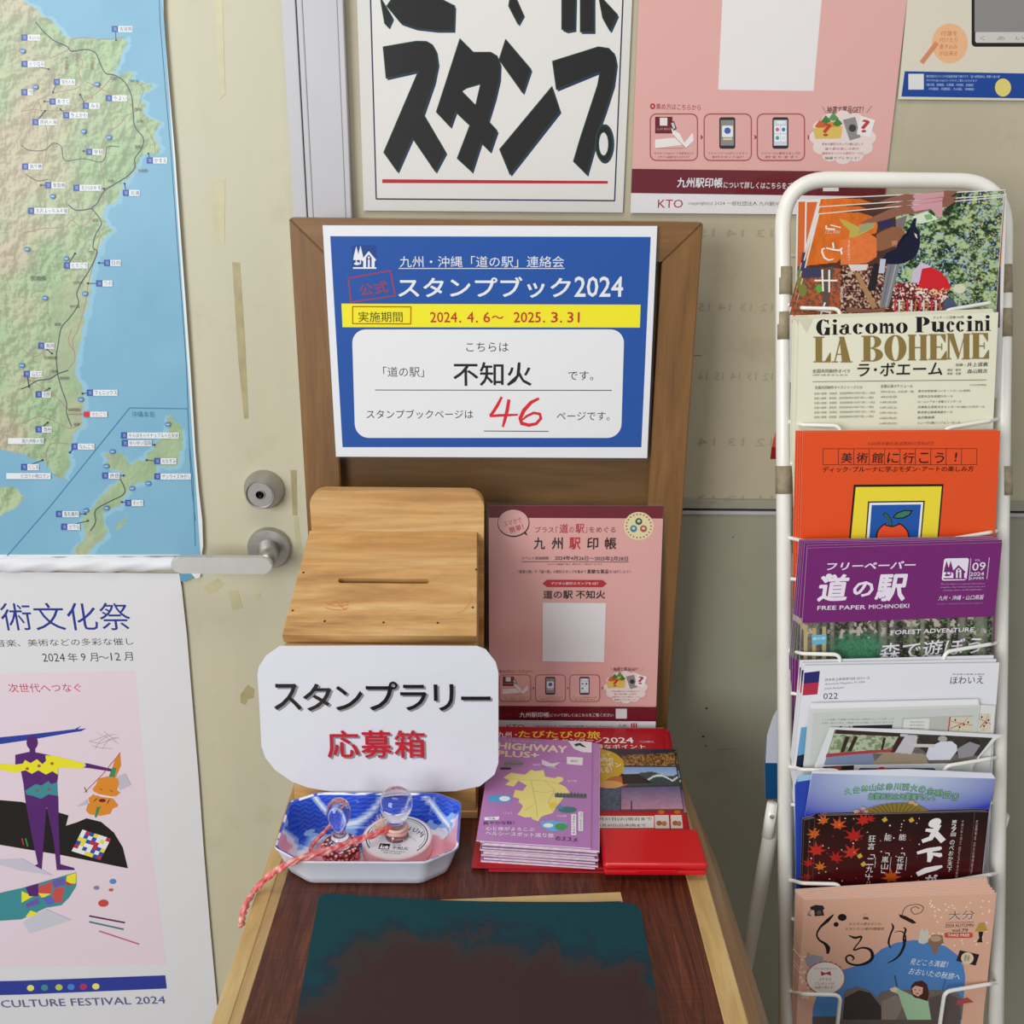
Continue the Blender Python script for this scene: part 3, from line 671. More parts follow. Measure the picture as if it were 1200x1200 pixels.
# small stamp
s2x, s2y = -0.1660, 0.8600
sm = stamp('rubber_stamp', s2x, s2y, DZ+0.004, 0.016, 0.05, 0.013, 'small clear egg-shaped knob stamp on the left of the tray')
mm, t_, b_ = nt('red and white paper cord wrap'); mp_ = mapping(t_, (1, 1, 1)); vn = t_.nodes.new('ShaderNodeTexVoronoi'); vn.inputs['Scale'].default_value = 260; t_.links.new(mp_.outputs[0], vn.inputs[0])
rr_ = ramp(t_, vn.outputs['Distance'], [(0.25, '#f0e4e2'), (0.45, '#d8434a'), (0.62, '#5a2628')]); t_.links.new(rr_.outputs[0], b_.inputs['Base Color'])
sb = link('rubber_base', lathe([(0.0001, 0), (0.019, 0), (0.0195, 0.001), (0.0195, 0.0095), (0.0185, 0.0105), (0.0001, 0.0105)], 36, False), mm, sm); sb.location = (s2x, s2y, DZ+0.004)
kn = lathe([(0.0001, 0.0), (0.0125, 0.0), (0.013, 0.0016), (0.0118, 0.0045), (0.0085, 0.0065), (0.0092, 0.009), (0.0075, 0.0115), (0.0062, 0.015), (0.0062, 0.019), (0.0078, 0.0232), (0.0102, 0.0285), (0.0122, 0.0345), (0.0127, 0.041), (0.0112, 0.0472), (0.0078, 0.0518), (0.0035, 0.0538), (0.0001, 0.0541)], 36, False)
k2 = link('clear_knob', kn, M['acrylic'], sm); k2.location = (s2x, s2y, DZ+0.0147)
# the twisted pink cord
def cordmat():
    m, t, b = nt('pink paper cord'); mp = mapping(t, (1, 1, 1)); n = noise(t, mp, 160, 3); r = ramp(t, n.outputs[0], [(0.35, '#d0484e'), (0.5, '#ea7a78'), (0.62, '#f0b4ac')]); t.links.new(r.outputs[0], b.inputs['Base Color']); b.inputs['Roughness'].default_value = 0.6; return m
M['cord'] = cordmat(); cord = empty('twisted_cord', (-0.2, 0.82, DZ)); tag(cord, 'pink twisted paper cord tied to the large stamp and hanging over the desk edge', 'cord')
path = [onZ(460, 971, DZ+0.033), onZ(447, 975, DZ+0.034), onZ(424, 983, DZ+0.036), onZ(393, 994, DZ+0.039), onZ(360, 1004, DZ+0.041), onZ(335, 1014, DZ+0.040), onZ(314, 1028, DZ+0.022), onZ(297, 1046, DZ+0.006), onZ(288, 1062, DZ+0.0045), onZ(284.5, 1074, DZ-0.004), onZ(283, 1084, DZ-0.016)]
def catmull(P, n=10):
    P = [np.array(p) for p in P]; P = [2*P[0]-P[1]] + P + [2*P[-1]-P[-2]]; out = []
    for i in range(1, len(P)-2):
        for k in range(n):
            t = k/n; a, b, c, d = P[i-1], P[i], P[i+1], P[i+2]; out.append(0.5*((2*b)+(-a+c)*t+(2*a-5*b+4*c-d)*t*t+(-a+3*b-3*c+d)*t**3))
    out.append(P[-2]); return out
cp = catmull(path, 12)
for ph in (0, math.pi):
    Q = []
    for i, p in enumerate(cp):
        a = i*0.42 + ph; Q.append((p[0]+0.0018*math.cos(a)*0.6, p[1]+0.0018*math.cos(a)*0.8, p[2]+0.0018*math.sin(a)))
    link('cord_strand', tube_mesh(Q, 0.0024, n=8), M['cord'], cord)
lp = [(sx_+0.0102*math.cos(a), sy_+0.0102*math.sin(a), DZ+0.0225+ZS+0.0008*math.sin(3*a)) for a in [2*math.pi*k/26 for k in range(26)]]
link('cord_loop', tube_mesh(lp, 0.0024, True, 8), plain('pale cord', '#dcaaa0', 0.6), cord)
lp = [(sx_+0.0104*math.cos(a), sy_+0.0104*math.sin(a), DZ+0.0268+ZS) for a in [2*math.pi*k/26 for k in range(26)]]
link('cord_loop', tube_mesh(lp, 0.0018, True, 8), plain('pale cord wrap', '#e0b8ac', 0.6), cord)
lp = [(s2x+0.0075*math.cos(a), s2y+0.0075*math.sin(a), DZ+0.0245) for a in [2*math.pi*k/24 for k in range(24)]]
P2 = catmull([onZ(392, 962, DZ+0.016), onZ(380, 975, DZ+0.014), onZ(370, 985, DZ+0.012), onZ(364, 996, DZ+0.012), onZ(372, 1001, DZ+0.024)], 8)
link('cord_strand', tube_mesh(P2, 0.0022, n=8), M['cord'], cord)
for k, (u, v) in enumerate(((412, 995), (416, 985), (420, 1000), (398, 1000))):
    a = onZ(u, v, DZ+0.008); b = onZ(u-10+4*k, v+6, DZ+0.006); link('cord_scrap', tube_mesh([a, (a+b)/2+np.array([0, 0, 0.002]), b], 0.0022, n=7), M['cord'], cord)
# frayed end: one tuft of fine fibres
V = []; F = []; c0 = onZ(451, 970, DZ+0.034); rf = random.Random(2)
for k in range(150):
    a = rf.uniform(-0.9, 3.6); L_ = rf.uniform(0.008, 0.017); d = np.array([-abs(math.cos(a))*0.95+rf.uniform(-0.2, 0.35), rf.uniform(-0.5, 0.4), math.sin(a)*0.75+0.15]); d /= np.linalg.norm(d); s0 = c0 + np.array([rf.uniform(-2, 2), rf.uniform(-2, 2), rf.uniform(-2, 2)])*0.001
    cv = np.array([rf.uniform(-1, 1), rf.uniform(-1, 1), rf.uniform(-1, 1)])*0.003; b0 = len(V)
    for i in range(5):
        t = i/4; p = s0 + d*L_*t + cv*t*t; w3 = 0.00018*(1-t*0.6)
        V += [p + np.array([w3, 0, w3]), p - np.array([w3, 0, -w3]), p - np.array([0, 0, w3*1.5])]
    for i in range(4):
        for j in range(3): F.append((b0+i*3+j, b0+i*3+(j+1) % 3, b0+i*3+3+(j+1) % 3, b0+i*3+3+j))
fo = link('frayed_end', mesh_from(V, F), plain('pale raffia fibre', '#ead2c2', 0.6), cord); fo['kind'] = 'stuff'

# ================================================================== RED INK PAD CASE
rc = empty('ink_pad_case', (0.159, 0.862, DZ)); tag(rc, 'closed glossy red plastic ink pad case lying at the right of the magazine pile', 'ink pad')
zb = DZ+0.0085
box('case_base', (0.1068, 0.8195, zb), (0.2112, 0.8765, zb+0.0068), M['red'], rc, 0.0030, 3)
box('case_lid', (0.1061, 0.8187, zb+0.0072), (0.2119, 0.8773, zb+0.0150), M['red'], rc, 0.0036, 4)
box('catch', (0.140, 0.8178, zb+0.0045), (0.180, 0.8195, zb+0.0085), M['red'], rc, 0.0006)
es = Sheet((0.16, 0.865, zb+0.0166), (1, 0, 0), (0, 1, 0), (540, 840, 4.0)); es.text('Stamp Pad', 822, 598, 950, 13, '#b8000c', res=1) if False else None

# ================================================================== MAT AND CARDBOARD
cb = empty('x'); bpy.data.objects.remove(cb)
P = [onZ(462, 1058, DZ+0.001), onZ(727, 1046.5, DZ+0.001), onZ(735, 1078, DZ+0.001), onZ(745, 1230, DZ+0.001), onZ(470, 1230, DZ+0.001)]
o = prism('cardboard_sheet', [(p[0], p[1], DZ+0.0004) for p in P], (0, 0, 0.0018), M['cardboard'], None, 0.0); tag(o, 'tan cardboard sheet peeking out from under the teal stamping mat', 'cardboard')
xs = np.linspace(-0.1745, 0.1385, 48); bm = bmesh.new(); top = []
def mat_out():
    P = []
    tl, tr = (-0.1765, 0.7965), (0.1385, 0.7845)
    for k in range(7): a = math.radians(180-90*k/6); P.append((tl[0]+0.008+0.008*math.cos(a), tl[1]-0.008+0.008*math.sin(a)))
    for k in range(1, 40): t = k/40; P.append((tl[0]+0.008+(tr[0]-tl[0]-0.02)*t, tl[1] + (tr[1]-tl[1])*min(1, t*1.15) - 0.0035*math.sin(t*math.pi*1.3)))
    for k in range(7): a = math.radians(90-90*k/6); P.append((tr[0]-0.012+0.012*math.cos(a), tr[1]-0.012+0.012*math.sin(a)))
    P += [(0.1385, 0.61), (0.13, 0.602), (-0.16, 0.602), (-0.168, 0.61)]
    return P
cmx, cmy = -0.018, 0.70
P = mat_out(); V = [(x-cmx, y-cmy, 0.0) for x, y in P] + [(x-cmx, y-cmy, 0.0028) for x, y in P]; n = len(P)
F = [tuple(range(n, 2*n))[::-1], tuple(range(n))] + [(i, n+i, n+(i+1) % n, (i+1) % n) for i in range(n)]
me = mesh_from(V, F); bm = bmesh.new(); bm.from_mesh(me); me = bm_mesh(bm)
o = link('stamping_mat', me, M['mat'], None, (cmx, cmy, DZ+0.0023)); tag(o, 'dark teal rubber stamping mat smudged with brown ink at the front of the desk', 'mat')
# ================================================================== SIGNS ON THE STAND
BLK, RED_, WH = '#141316', '#c8202c', '#e8e8ea'
def logo_station(s, x0, y0, x1, y1, fg, bgc=None):
    """two trees and a house, drawn in the box x0..x1, y0..y1"""
    w, h = x1-x0, y1-y0; X = lambda a: x0+a*w; Y = lambda b: y0+b*h
    if bgc: s.rrect(X(-0.06), Y(-0.06), X(1.06), Y(1.06), w*0.1, bgc)
    for c, b in ((0.14, 0.02), (0.32, 0.0)):
        s.poly([(X(c), Y(b)), (X(c+0.1), Y(0.42)), (X(c+0.13), Y(0.62)), (X(c-0.13), Y(0.62)), (X(c-0.1), Y(0.42))], fg); s.rect(X(c-0.025), Y(0.6), X(c+0.025), Y(0.8), fg)
    s.poly([(X(0.36), Y(0.62)), (X(0.68), Y(0.24)), (X(1.0), Y(0.62)), (X(0.93), Y(0.68)), (X(0.93), Y(0.97)), (X(0.8), Y(0.97)), (X(0.8), Y(0.52)), (X(0.68), Y(0.38)), (X(0.56), Y(0.52)), (X(0.56), Y(0.97)), (X(0.44), Y(0.97)), (X(0.44), Y(0.68))], fg)
    s.ell(X(0.68), Y(0.52), w*0.045, h*0.05, fg, 12); s.rect(X(0.64), Y(0.6), X(0.72), Y(0.97), fg); s.rect(X(0.0), Y(0.93), X(1.0), Y(1.0), fg)
    s.ell(X(0.17), Y(0.78), w*0.13, h*0.06, fg, 12)

s = Sheet((-0.013, 1.1125, 1.24), crop=(330, 230, 2.353))
s.base([(113, 80), (1036, 82), (1008, 722), (150, 718)], 0.0006, WH)
s.poly([(134, 110), (1018, 112), (992, 692), (168, 692)], '#1450a2')
s.rrect(194, 135, 262, 202, 3, '#0f3f8c'); logo_station(s, 197, 136, 261, 200, WH)
s.text('九州・沖縄「道の駅」連絡会', 325, 165, 779, 31, WH); s.line([(323, 199), (780, 199)], 2, WH)
s.poly([(165, 296), (990, 299), (988, 362), (168, 361)], '#f4e81c')
P = [(184, 226), (300, 205), (313, 274), (191, 292)]; s.line(P+[P[0]], 3.5, '#a8323c'); s.text('公式', 212, 243, 290, 34, '#a8323c', y1=232, bold=0.01)
s.text('スタンプブック', 320, 222, 798, 58, WH, bold=0.016); s.text('2024', 808, 221, 943, 57, WH, bold=0.012)
s.line([(196, 304), (357, 305), (356, 352), (196, 351), (196, 304)], 3, '#c83020'); s.text('実施期間', 211, 318, 333, 29, BLK)
for t, a, b in (('2024', 409, 484), ('.', 490, 495), ('4', 511, 530), ('.', 536, 541), ('6', 556, 575), ('～', 579, 612), ('2025', 640, 715), ('.', 721, 726), ('3', 743, 762), ('.', 768, 773), ('31', 788, 822)):
    if t == '.': s.rect(a, 343, b, 348, '#c02018')
    elif t == '～': s.text(t, a, 329, b, 9, '#c02018', bold=0.015)
    else: s.text(t, a, 319, b, 29, '#c02018', bold=0.008)
s.poly([(x + (y-367)*0.03 if x < 500 else x-(y-367)*0.03, y) for x, y in rrect_pts(194, 367, 945, 666, 38, 8)], '#e9e8e8')
s.text('こちらは', 509, 403, 626, 25, BLK); s.text('「道の駅」', 280, 470, 392, 28, BLK); s.text('不知火', 473, 457, 690, 66, BLK, bold=0.012)
s.text('です。', 790, 482, 860, 25, BLK); s.line([(258, 534), (910, 535)], 2.2, BLK)
s.text('スタンプブックページは', 234, 588, 528, 25, BLK); s.text('ページです。', 759, 594, 905, 24, BLK); s.line([(558, 647), (736, 648)], 2.2, BLK)
s.taper([(607, 553), (596, 575), (582, 597), (574, 605)], [7, 9, 9, 6], '#d8202c'); s.taper([(574, 606), (600, 604), (632, 603), (652, 602)], [7, 8, 7, 5], '#d8202c')
s.taper([(627, 560), (622, 590), (615, 618), (610, 636)], [9, 10, 9, 6], '#d8202c')
s.taper([(710, 557), (688, 568), (668, 590), (658, 612), (662, 626), (682, 631), (702, 627), (715, 612), (712, 600), (695, 597), (676, 606), (664, 616)], [7, 10, 11, 11, 11, 10, 9, 9, 9, 8, 7, 5], '#d8202c')
s.build('stamp_book_sign', M['print_flat'], 'blue and white laminated landscape stamp book sign with red 46 on the framed back', 'sign', film=[(107, 74), (1042, 76), (1014, 729), (143, 725)])

s = Sheet((-0.13, 0.9215, 0.88), crop=(270, 740, 3.636))
OUT = [(210, 62), (640, 60), (1050, 62), (1088, 76), (1130, 130), (1142, 175), (1142, 560), (1125, 610), (1062, 660), (960, 680), (820, 686), (640, 688), (480, 688), (425, 682), (330, 665), (262, 640), (190, 590), (150, 540), (132, 490), (124, 330), (115, 182), (121, 150), (152, 102)]
s.base(OUT, 0.0006, '#e2e2e8')
for dx, dy, cc in ((9, 7, '#908e92'), (0, 0, BLK)):
    x = 178
    for ch, a, b, y0, h in (('ス', 178, 296, 222, 112), ('タ', 305, 428, 222, 116), ('ン', 445, 560, 232, 104), ('プ', 575, 712, 212, 124), ('ラ', 722, 835, 226, 110), ('リ', 865, 950, 224, 114), ('ー', 983, 1108, 276, 16)):
        s.text(ch, a+dx, y0+dy, b+dx, h, cc, bold=0.012)
    for ch, a, b in (('応', 408, 546), ('募', 553, 686), ('箱', 696, 828)):
        s.text(ch, a+dx, 420+dy, b+dx, 118, cc if dx else '#c41e30', bold=0.016)
s.build('collection_box_sign', M['print'], 'white round-cornered laminated paper sign with black katakana and red kanji on the wooden box front', 'sign',
        film=[(a + (12 if a > 640 else -12), b + (12 if b > 400 else -10)) for a, b in OUT])

def kto_row(s, bx, y0, y1, k, cap=True):
    """the three step boxes; k = size of one printed millimetre-ish unit"""
    T = [('ポスターのQRコードを読み込むと', 'ログイン画面が立ち上がります'), ('マイページへログインすると', '駅印スタンプGET！'), ('マイページに駅印スタンプが', '貯まります！')]
    for i, (a, b) in enumerate(bx):
        w, h = b-a, y1-y0; X = lambda t: a+t*w; Y = lambda t: y0+t*h
        s.rrect(a, y0, b, y1, w*0.13, '#dea79f', '#a84a50', w*0.025)
        if i == 0:
            s.rect(X(0.1), Y(0.06), X(0.47), Y(0.42), '#6a1420'); s.rect(X(0.2), Y(0.08), X(0.36), Y(0.25), '#e4dcd8'); s.text('九州 駅印', X(0.13), Y(0.3), X(0.42), h*0.05, '#c89aa0', res=1)
            s.poly([(X(0.1), Y(0.55)), (X(0.6), Y(0.5)), (X(0.7), Y(0.66)), (X(0.1), Y(0.74))], '#e9e0dc'); s.line([(X(0.1), Y(0.74)), (X(0.7), Y(0.74))], k, '#5a3a3c')
            s.poly([(X(0.44), Y(0.3)), (X(0.52), Y(0.36)), (X(0.62), Y(0.42)), (X(0.72), Y(0.62)), (X(0.9), Y(0.4)), (X(0.92), Y(0.6)), (X(0.76), Y(0.74)), (X(0.6), Y(0.58)), (X(0.48), Y(0.45))], '#ece2de')
            s.line([(X(0.48), Y(0.45)), (X(0.6), Y(0.58)), (X(0.76), Y(0.74)), (X(0.92), Y(0.58))], k, '#5a3a3c')
            s.poly([(X(0.42), Y(0.18)), (X(0.5), Y(0.15)), (X(0.56), Y(0.32)), (X(0.49), Y(0.36))], '#2a2428'); s.poly([(X(0.44), Y(0.2)), (X(0.49), Y(0.18)), (X(0.53), Y(0.3)), (X(0.49), Y(0.33))], '#cfc6c6')
        else:
            s.rrect(X(0.32), Y(0.07), X(0.66), Y(0.75), w*0.05, '#2c2628'); s.rect(X(0.35), Y(0.13), X(0.63), Y(0.68), '#8b8684' if i == 1 else '#c9d2da')
            if i == 1: s.rrect(X(0.38), Y(0.25), X(0.61), Y(0.5), w*0.03, '#e6e4e2'); s.ell(X(0.495), Y(0.36), w*0.07, h*0.07, '#3d62a8', 14); s.rect(X(0.4), Y(0.52), X(0.59), Y(0.56), '#d6cf9a')
            else:
                for q, c in enumerate(('#c87078', '#4a72b0', '#5a9a8c', '#d8dce0')): s.rect(X(0.37+0.13*(q % 2)), Y(0.26+0.18*(q//2)), X(0.48+0.13*(q % 2)), Y(0.41+0.18*(q//2)), '#eef0f0'); s.ell(X(0.425+0.13*(q % 2)), Y(0.335+0.18*(q//2)), w*0.04, h*0.045, c, 12)
                s.ell(X(0.495), Y(0.18), w*0.1, h*0.035, '#e8e8ea', 12)
        s.text(T[i][0], X(0.08), Y(0.82), X(0.92), h*0.055, '#3a2628', res=1); s.text(T[i][1], X(0.17), Y(0.9), X(0.84), h*0.055, '#3a2628', res=1)
        s.poly([(b+w*0.07, Y(0.44)), (b+w*0.12, Y(0.5)), (b+w*0.07, Y(0.56))], '#a02530')
def kto_cloud(s, x0, y0, x1, y1):
    w, h = x1-x0, y1-y0; X = lambda t: x0+t*w; Y = lambda t: y0+t*h
    for a in range(12):
        q = 2*math.pi*a/12; s.ell(X(0.5+0.37*math.cos(q)), Y(0.5+0.37*math.sin(q)), w*0.12, h*0.13, '#e6d3cd', 14)
    s.ell(X(0.5), Y(0.5), w*0.42, h*0.42, '#e6d3cd', 26)
    s.ell(X(0.22), Y(0.27), w*0.1, h*0.08, '#c9562e', 14); s.ell(X(0.35), Y(0.28), w*0.12, h*0.07, '#d88a38', 14)
    for a, b, c in ((0.25, 0.15, '#3f7a38'), (0.36, 0.1, '#5a9248'), (0.42, 0.2, '#3f7a38'), (0.16, 0.24, '#d0602a')): s.poly([(X(a-0.07), Y(b+0.06)), (X(a), Y(b-0.06)), (X(a+0.08), Y(b+0.05)), (X(a), Y(b+0.1))], c)
    s.poly([(X(0.06), Y(0.33)), (X(0.5), Y(0.3)), (X(0.47), Y(0.52)), (X(0.1), Y(0.53))], '#d8ba58'); s.text('?', X(0.22), Y(0.24), X(0.34), h*0.24, '#c0392e', bold=0.02)
    s.poly([(X(0.5), Y(0.18)), (X(0.68), Y(0.12)), (X(0.76), Y(0.5)), (X(0.6), Y(0.56))], '#8d8886'); s.ell(X(0.64), Y(0.33), w*0.055, h*0.07, '#3a3436', 14)
    s.poly([(X(0.76), Y(0.1)), (X(0.97), Y(0.18)), (X(0.9), Y(0.5)), (X(0.7), Y(0.44))], '#e9e2de'); s.text('?', X(0.78), Y(0.17), X(0.9), h*0.24, '#b83a40', bold=0.02)
    for i, (c, t) in enumerate((('#3a2628', '貯めた駅印スタンプの数に応じて'), ('#b02a34', '道の駅お楽しみ袋や'), ('#b02a34', '御朱印オリジナル駅印カードが'), ('#3a2628', '抽選でプレゼント！'))): s.text(t, X(0.2 if i % 2 == 0 else 0.24), Y(0.6+0.085*i), X(0.8 if i % 2 == 0 else 0.74), h*0.05, c, res=1)
PK, DR = '#dfaaa2', '#6a1322'
s = Sheet((0.31, 1.2125, 1.5), crop=(730, 0, 2.553)); s.z = 0
s.base([(50, -70), (858, -70), (775, 643), (22, 637)], 0.0004, PK)
s.poly([(300, -60), (600, -60), (570, 272), (285, 268)], '#e6e0de')
s.ell(89, 318, 8, 9, '#a82630'); s.ell(89, 318, 3, 4, PK); s.text('集め方はこちらから', 100, 309, 234, 18, '#a82630', y1=313, bold=0.008)
kto_row(s, [(82, 223), (243, 384), (402, 543)], 341, 480, 1.2); s.text('＼抽選で賞品GET！／', 596, 318, 745, 22, '#4a2024', y1=316, bold=0.005); kto_cloud(s, 555, 330, 760, 492)
s.poly([(27, 505), (792, 515), (783, 588), (24, 577)], DR); s.text('九州駅印帳', 163, 531, 299, 30, WH, bold=0.014, y1=532); s.text('について詳しくはこちらをご覧ください', 302, 543, 585, 20, WH, y1=547, bold=0.006); s.rect(598, 545, 645, 572, '#e2dcda')
s.poly([(24, 578), (783, 588), (775, 643), (22, 637)], '#e4dfdf'); s.text('KTO', 105, 597, 180, 25, '#a0202c', bold=0.004); s.text('copyright(c) 2024 一般社団法人 九州観光機構', 195, 600, 500, 15, '#4a4244', y1=604, res=1)
s.build('station_stamp_poster', M['print_gloss'], 'large pink poster with plain white square and three step boxes taped above the stand', 'poster', film=[(46, -70), (862, -70), (779, 649), (18, 643)])

s = Sheet((0.55, 1.2125, 1.6), crop=(730, 0, 2.553))
s.base([(856, -60), (1330, -60), (1318, 302), (823, 297)], 0.0004, '#d6cdba')
s.ell(978, 130, 54, 60, '#e3b083'); s.line([(938, 130), (895, 186)], 15, '#cf8760')
for i, t in enumerate(('付箋を', '付けたり', '書き込み', 'が出来る')): s.text(t, 952-4*(i > 0), 92+20*i, 1002, 15, '#c46a3c')
s.rrect(1043, -20, 1290, 140, 12, '#241f22'); s.rrect(1052, -10, 1280, 100, 6, '#8a8684'); s.rrect(1054, 96, 1280, 128, 6, '#c9c4bc'); s.text('く   あ   い', 1068, 108, 1200, 12, '#8a8480')
s.poly([(843, 213), (1322, 222), (1319, 296), (833, 289)], '#1c4590'); s.rect(854, 221, 900, 268, '#d8d6d2')
for i, (t, a, b) in enumerate((('株式会社ゼンリンが全国版地図で発行する「道の駅旅案内」掲載の道の駅', 908, 1128), ('それぞれ左のQRコードからご覧いただけます', 908, 1060), ('（東北版、関東版、北陸版、中部版、近畿版）', 908, 1050), ('（中国版、四国版、九州版、沖縄版）', 915, 1052))): s.text(t, a, 224+12.5*i, b, 8, '#b8c4da', res=1, y1=225.5+12.5*i)
s.ell(1137, 262, 24, 27, '#dcca70')
s.build('sticky_note_poster', M['print_gloss'], 'small cream poster with dark blue band at the upper right beyond the pink one', 'poster')

# big hand-lettered stamp poster
s = Sheet((0.0, 1.2125, 1.5), crop=(330, 0, 2.857))
s.base([(250, -70), (1177, -70), (1142, 712), (275, 705)], 0.0006, '#d9d6cf')
s.poly([(297, -60), (1145, -60), (1116, 668), (317, 664)], '#e0dcd6')
s.line([(296, -60), (300, 70), (317, 666), (1115, 672), (1140, 70), (1145, -60)], 5, '#1a1a48'); s.poly([(337, 600), (1092, 606), (1092, 615), (337, 613)], '#b81e2c')
GL = [[(340, 157), (450, 138), (485, 139), (505, 150), (518, 172), (524, 215), (512, 275), (475, 382), (550, 510), (515, 575), (438, 462), (388, 575), (342, 510), (458, 238), (350, 262)],
      [(597, 130), (642, 175), (700, 175), (722, 188), (732, 215), (730, 265), (715, 330), (692, 405), (722, 438), (698, 508), (668, 478), (637, 575), (588, 530), (630, 420), (583, 375), (565, 425), (518, 375)],
      [(750, 132), (835, 232), (808, 312), (728, 200)], [(905, 290), (932, 372), (765, 585), (730, 500)],
      [(907, 205), (1060, 157), (1095, 162), (1115, 182), (1121, 215), (1112, 285), (1085, 370), (1060, 440), (1046, 500), (1022, 585), (977, 540), (1000, 462), (1058, 285), (1066, 240), (920, 300)]]
TOP = [[(380, -20), (500, -20), (580, 20), (577, 103), (520, 103), (450, 95), (400, 78), (352, 20)], [(330, -10), (372, 60), (358, 92), (345, 78)], [(770, -40), (810, 50), (792, 82), (760, 20)],
       [(938, -30), (985, -30), (982, 100), (955, 105), (938, 98)], [(1000, -30), (1046, -30), (1046, 107), (1000, 107)], [(1060, -20), (1125, 50), (1100, 105), (1075, 60)]]
for P in GL + TOP: s.poly([(x+5, y+7) for x, y in P], '#22285a')
s.ell(1083, 482, 31, 66, '#22285a')
for P in GL + TOP: s.poly(P, '#17120f'); s.line(P + [P[0]], 3.0, '#12402c')
s.ell(1080, 480, 31, 64, '#163c2e'); s.ell(1080, 480, 26, 58, '#17120f'); s.ell(1078, 482, 18, 42, '#163c2e'); s.ell(1078, 482, 15, 38, '#dedad6')
s.poly([(617, 293), (668, 278), (650, 355), (602, 308)], '#163c2e'); s.poly([(620, 297), (664, 284), (649, 350), (606, 306)], '#dedad6')
s.build('stamp_lettering_poster', M['print_gloss'], 'white poster with huge black katakana and red underline taped beside the door frame', 'poster', film=[(247, -70), (1180, -70), (1146, 722), (270, 716)])

# pink notice leaning on the stand
lean = math.atan2(1.1166-1.0900, 1.054-0.768)
s = Sheet((0.085, 1.0900, 0.768), (1, 0, 0), (0, math.sin(lean), math.cos(lean)), crop=(560, 570, 4.1375))
BR_, BL_ = (859, 1215), (56, 1215)
s.base([(52, 92), (900, 95), BR_, BL_], 0.0006, '#dca49d')
s.poly([(52, 92), (900, 95), (897, 156), (53, 152)], '#6c1220')
s.ell(173, 178, 78, 68, '#3a1c20', 32); s.poly([(215, 225), (243, 240), (225, 205)], '#3a1c20'); s.ell(172, 176, 74, 63, '#e0aca5', 32)
s.text('スマホで', 122, 172, 208, 26, '#a82a34', y1=150); s.text('簡単！', 148, 200, 216, 30, '#a82a34', y1=180, bold=0.01)
s.ell(780, 192, 72, 68, '#ded4a4', 36)
for k in range(22): a = 2*math.pi*k/22; s.ell(780+60*math.cos(a), 192+57*math.sin(a), 4.5, 4.5, '#a85a3a', 6)
for x, y, c in ((780, 170, '#3a5a3c'), (755, 205, '#3a7aa0'), (803, 205, '#b04a44')): s.ell(x, y, 17, 17, c, 16); s.ell(x, y-2, 8, 7, '#d8c8a8', 10)
for t, a, b, bo, c in (('プラス', 278, 368, 0, '#8a2630'), ('「', 378, 388, 0, '#a82a34'), ('道', 396, 438, 0.01, '#b02834'), ('の', 443, 466, 0, '#a82a34'), ('駅', 474, 516, 0.01, '#b02834'), ('」', 522, 530, 0, '#a82a34'), ('をめぐる', 540, 668, 0, '#8a2630')):
    s.text(t, a, 182 if len(t) == 1 and bo else 196, b, 44 if len(t) == 1 and bo else 28, c, bold=bo)
for ch, a, b, c in (('九', 272, 326, BLK), ('州', 358, 412, BLK), ('駅', 443, 498, '#b41c28'), ('印', 530, 584, BLK), ('帳', 616, 672, BLK)): s.text(ch, a, 247, b, 58, c, bold=0.016)
s.text('イベント実施期間 : ', 212, 340, 350, 15, '#2a181a'); s.text('2024年4月26日～2025年2月28日', 374, 335, 728, 22, '#2a181a', bold=0.006, y1=339); s.line([(211, 364), (730, 366)], 2.5, '#3a1c20'); s.text('※イベント期間終了後は、駅印はすべて押せなくなります', 338, 373, 602, 8, '#3a1c20', res=1)
s.text('「鉄道の駅」や「道の駅」の駅印スタンプを集めて', 195, 405, 525, 16, '#3a1c20', res=1); s.text('素敵な賞品', 530, 402, 634, 20, '#2a1416', bold=0.01); s.text('をGETしよう！', 638, 406, 740, 14, '#3a1c20', res=1)
s.poly([(313, 470), (335, 452), (605, 453), (624, 471), (605, 488), (335, 487)], '#b41c28'); s.text('デジタル駅印スタンプをGET', 355, 463, 585, 14, WH, res=1)
s.text('道の駅 不知火', 317, 503, 618, 41, BLK, bold=0.014)
s.poly([(315, 563), (621, 565), (612, 851), (313, 848)], '#e2dcdc')
s.text('●集め方はこちらから', 85, 889, 265, 15, '#a82630', res=1)
kto_row(s, [(105, 256), (280, 424), (446, 590)], 913, 1041, 1.6); s.text('＼抽選で賞品GET！／', 640, 876, 806, 18, '#4a2024'); kto_cloud(s, 608, 892, 826, 1052)
s.poly([(54, 1062), (866, 1068), (862, 1137), (55, 1130)], '#6c1220'); s.text('九州駅印帳', 203, 1093, 346, 25, WH, bold=0.01); s.text('について詳しくはこちらをご覧ください', 350, 1099, 656, 16, WH); s.rect(668, 1076, 722, 1124, '#d8d0d0')
s.poly([(55, 1131), (862, 1138), BR_, BL_], '#e0d8da'); s.text('KTO', 140, 1152, 224, 24, '#a0202c'); s.text('一般社団法人 九州観光機構 Kyushu Tourism', 262, 1156, 655, 12, '#4a4244', res=1); s.text('九州', 680, 1150, 720, 18, BLK)
for x in (742, 753, 764): s.rect(x, 1146, x+7, 1168, '#c02a30')
s.build('station_stamp_notice', M['print_gloss'], 'A4 pink laminated notice with dark red top band leaning beside the wooden box', 'notice', film=[(40, 76), (912, 80), (872, 1222), (42, 1222)])

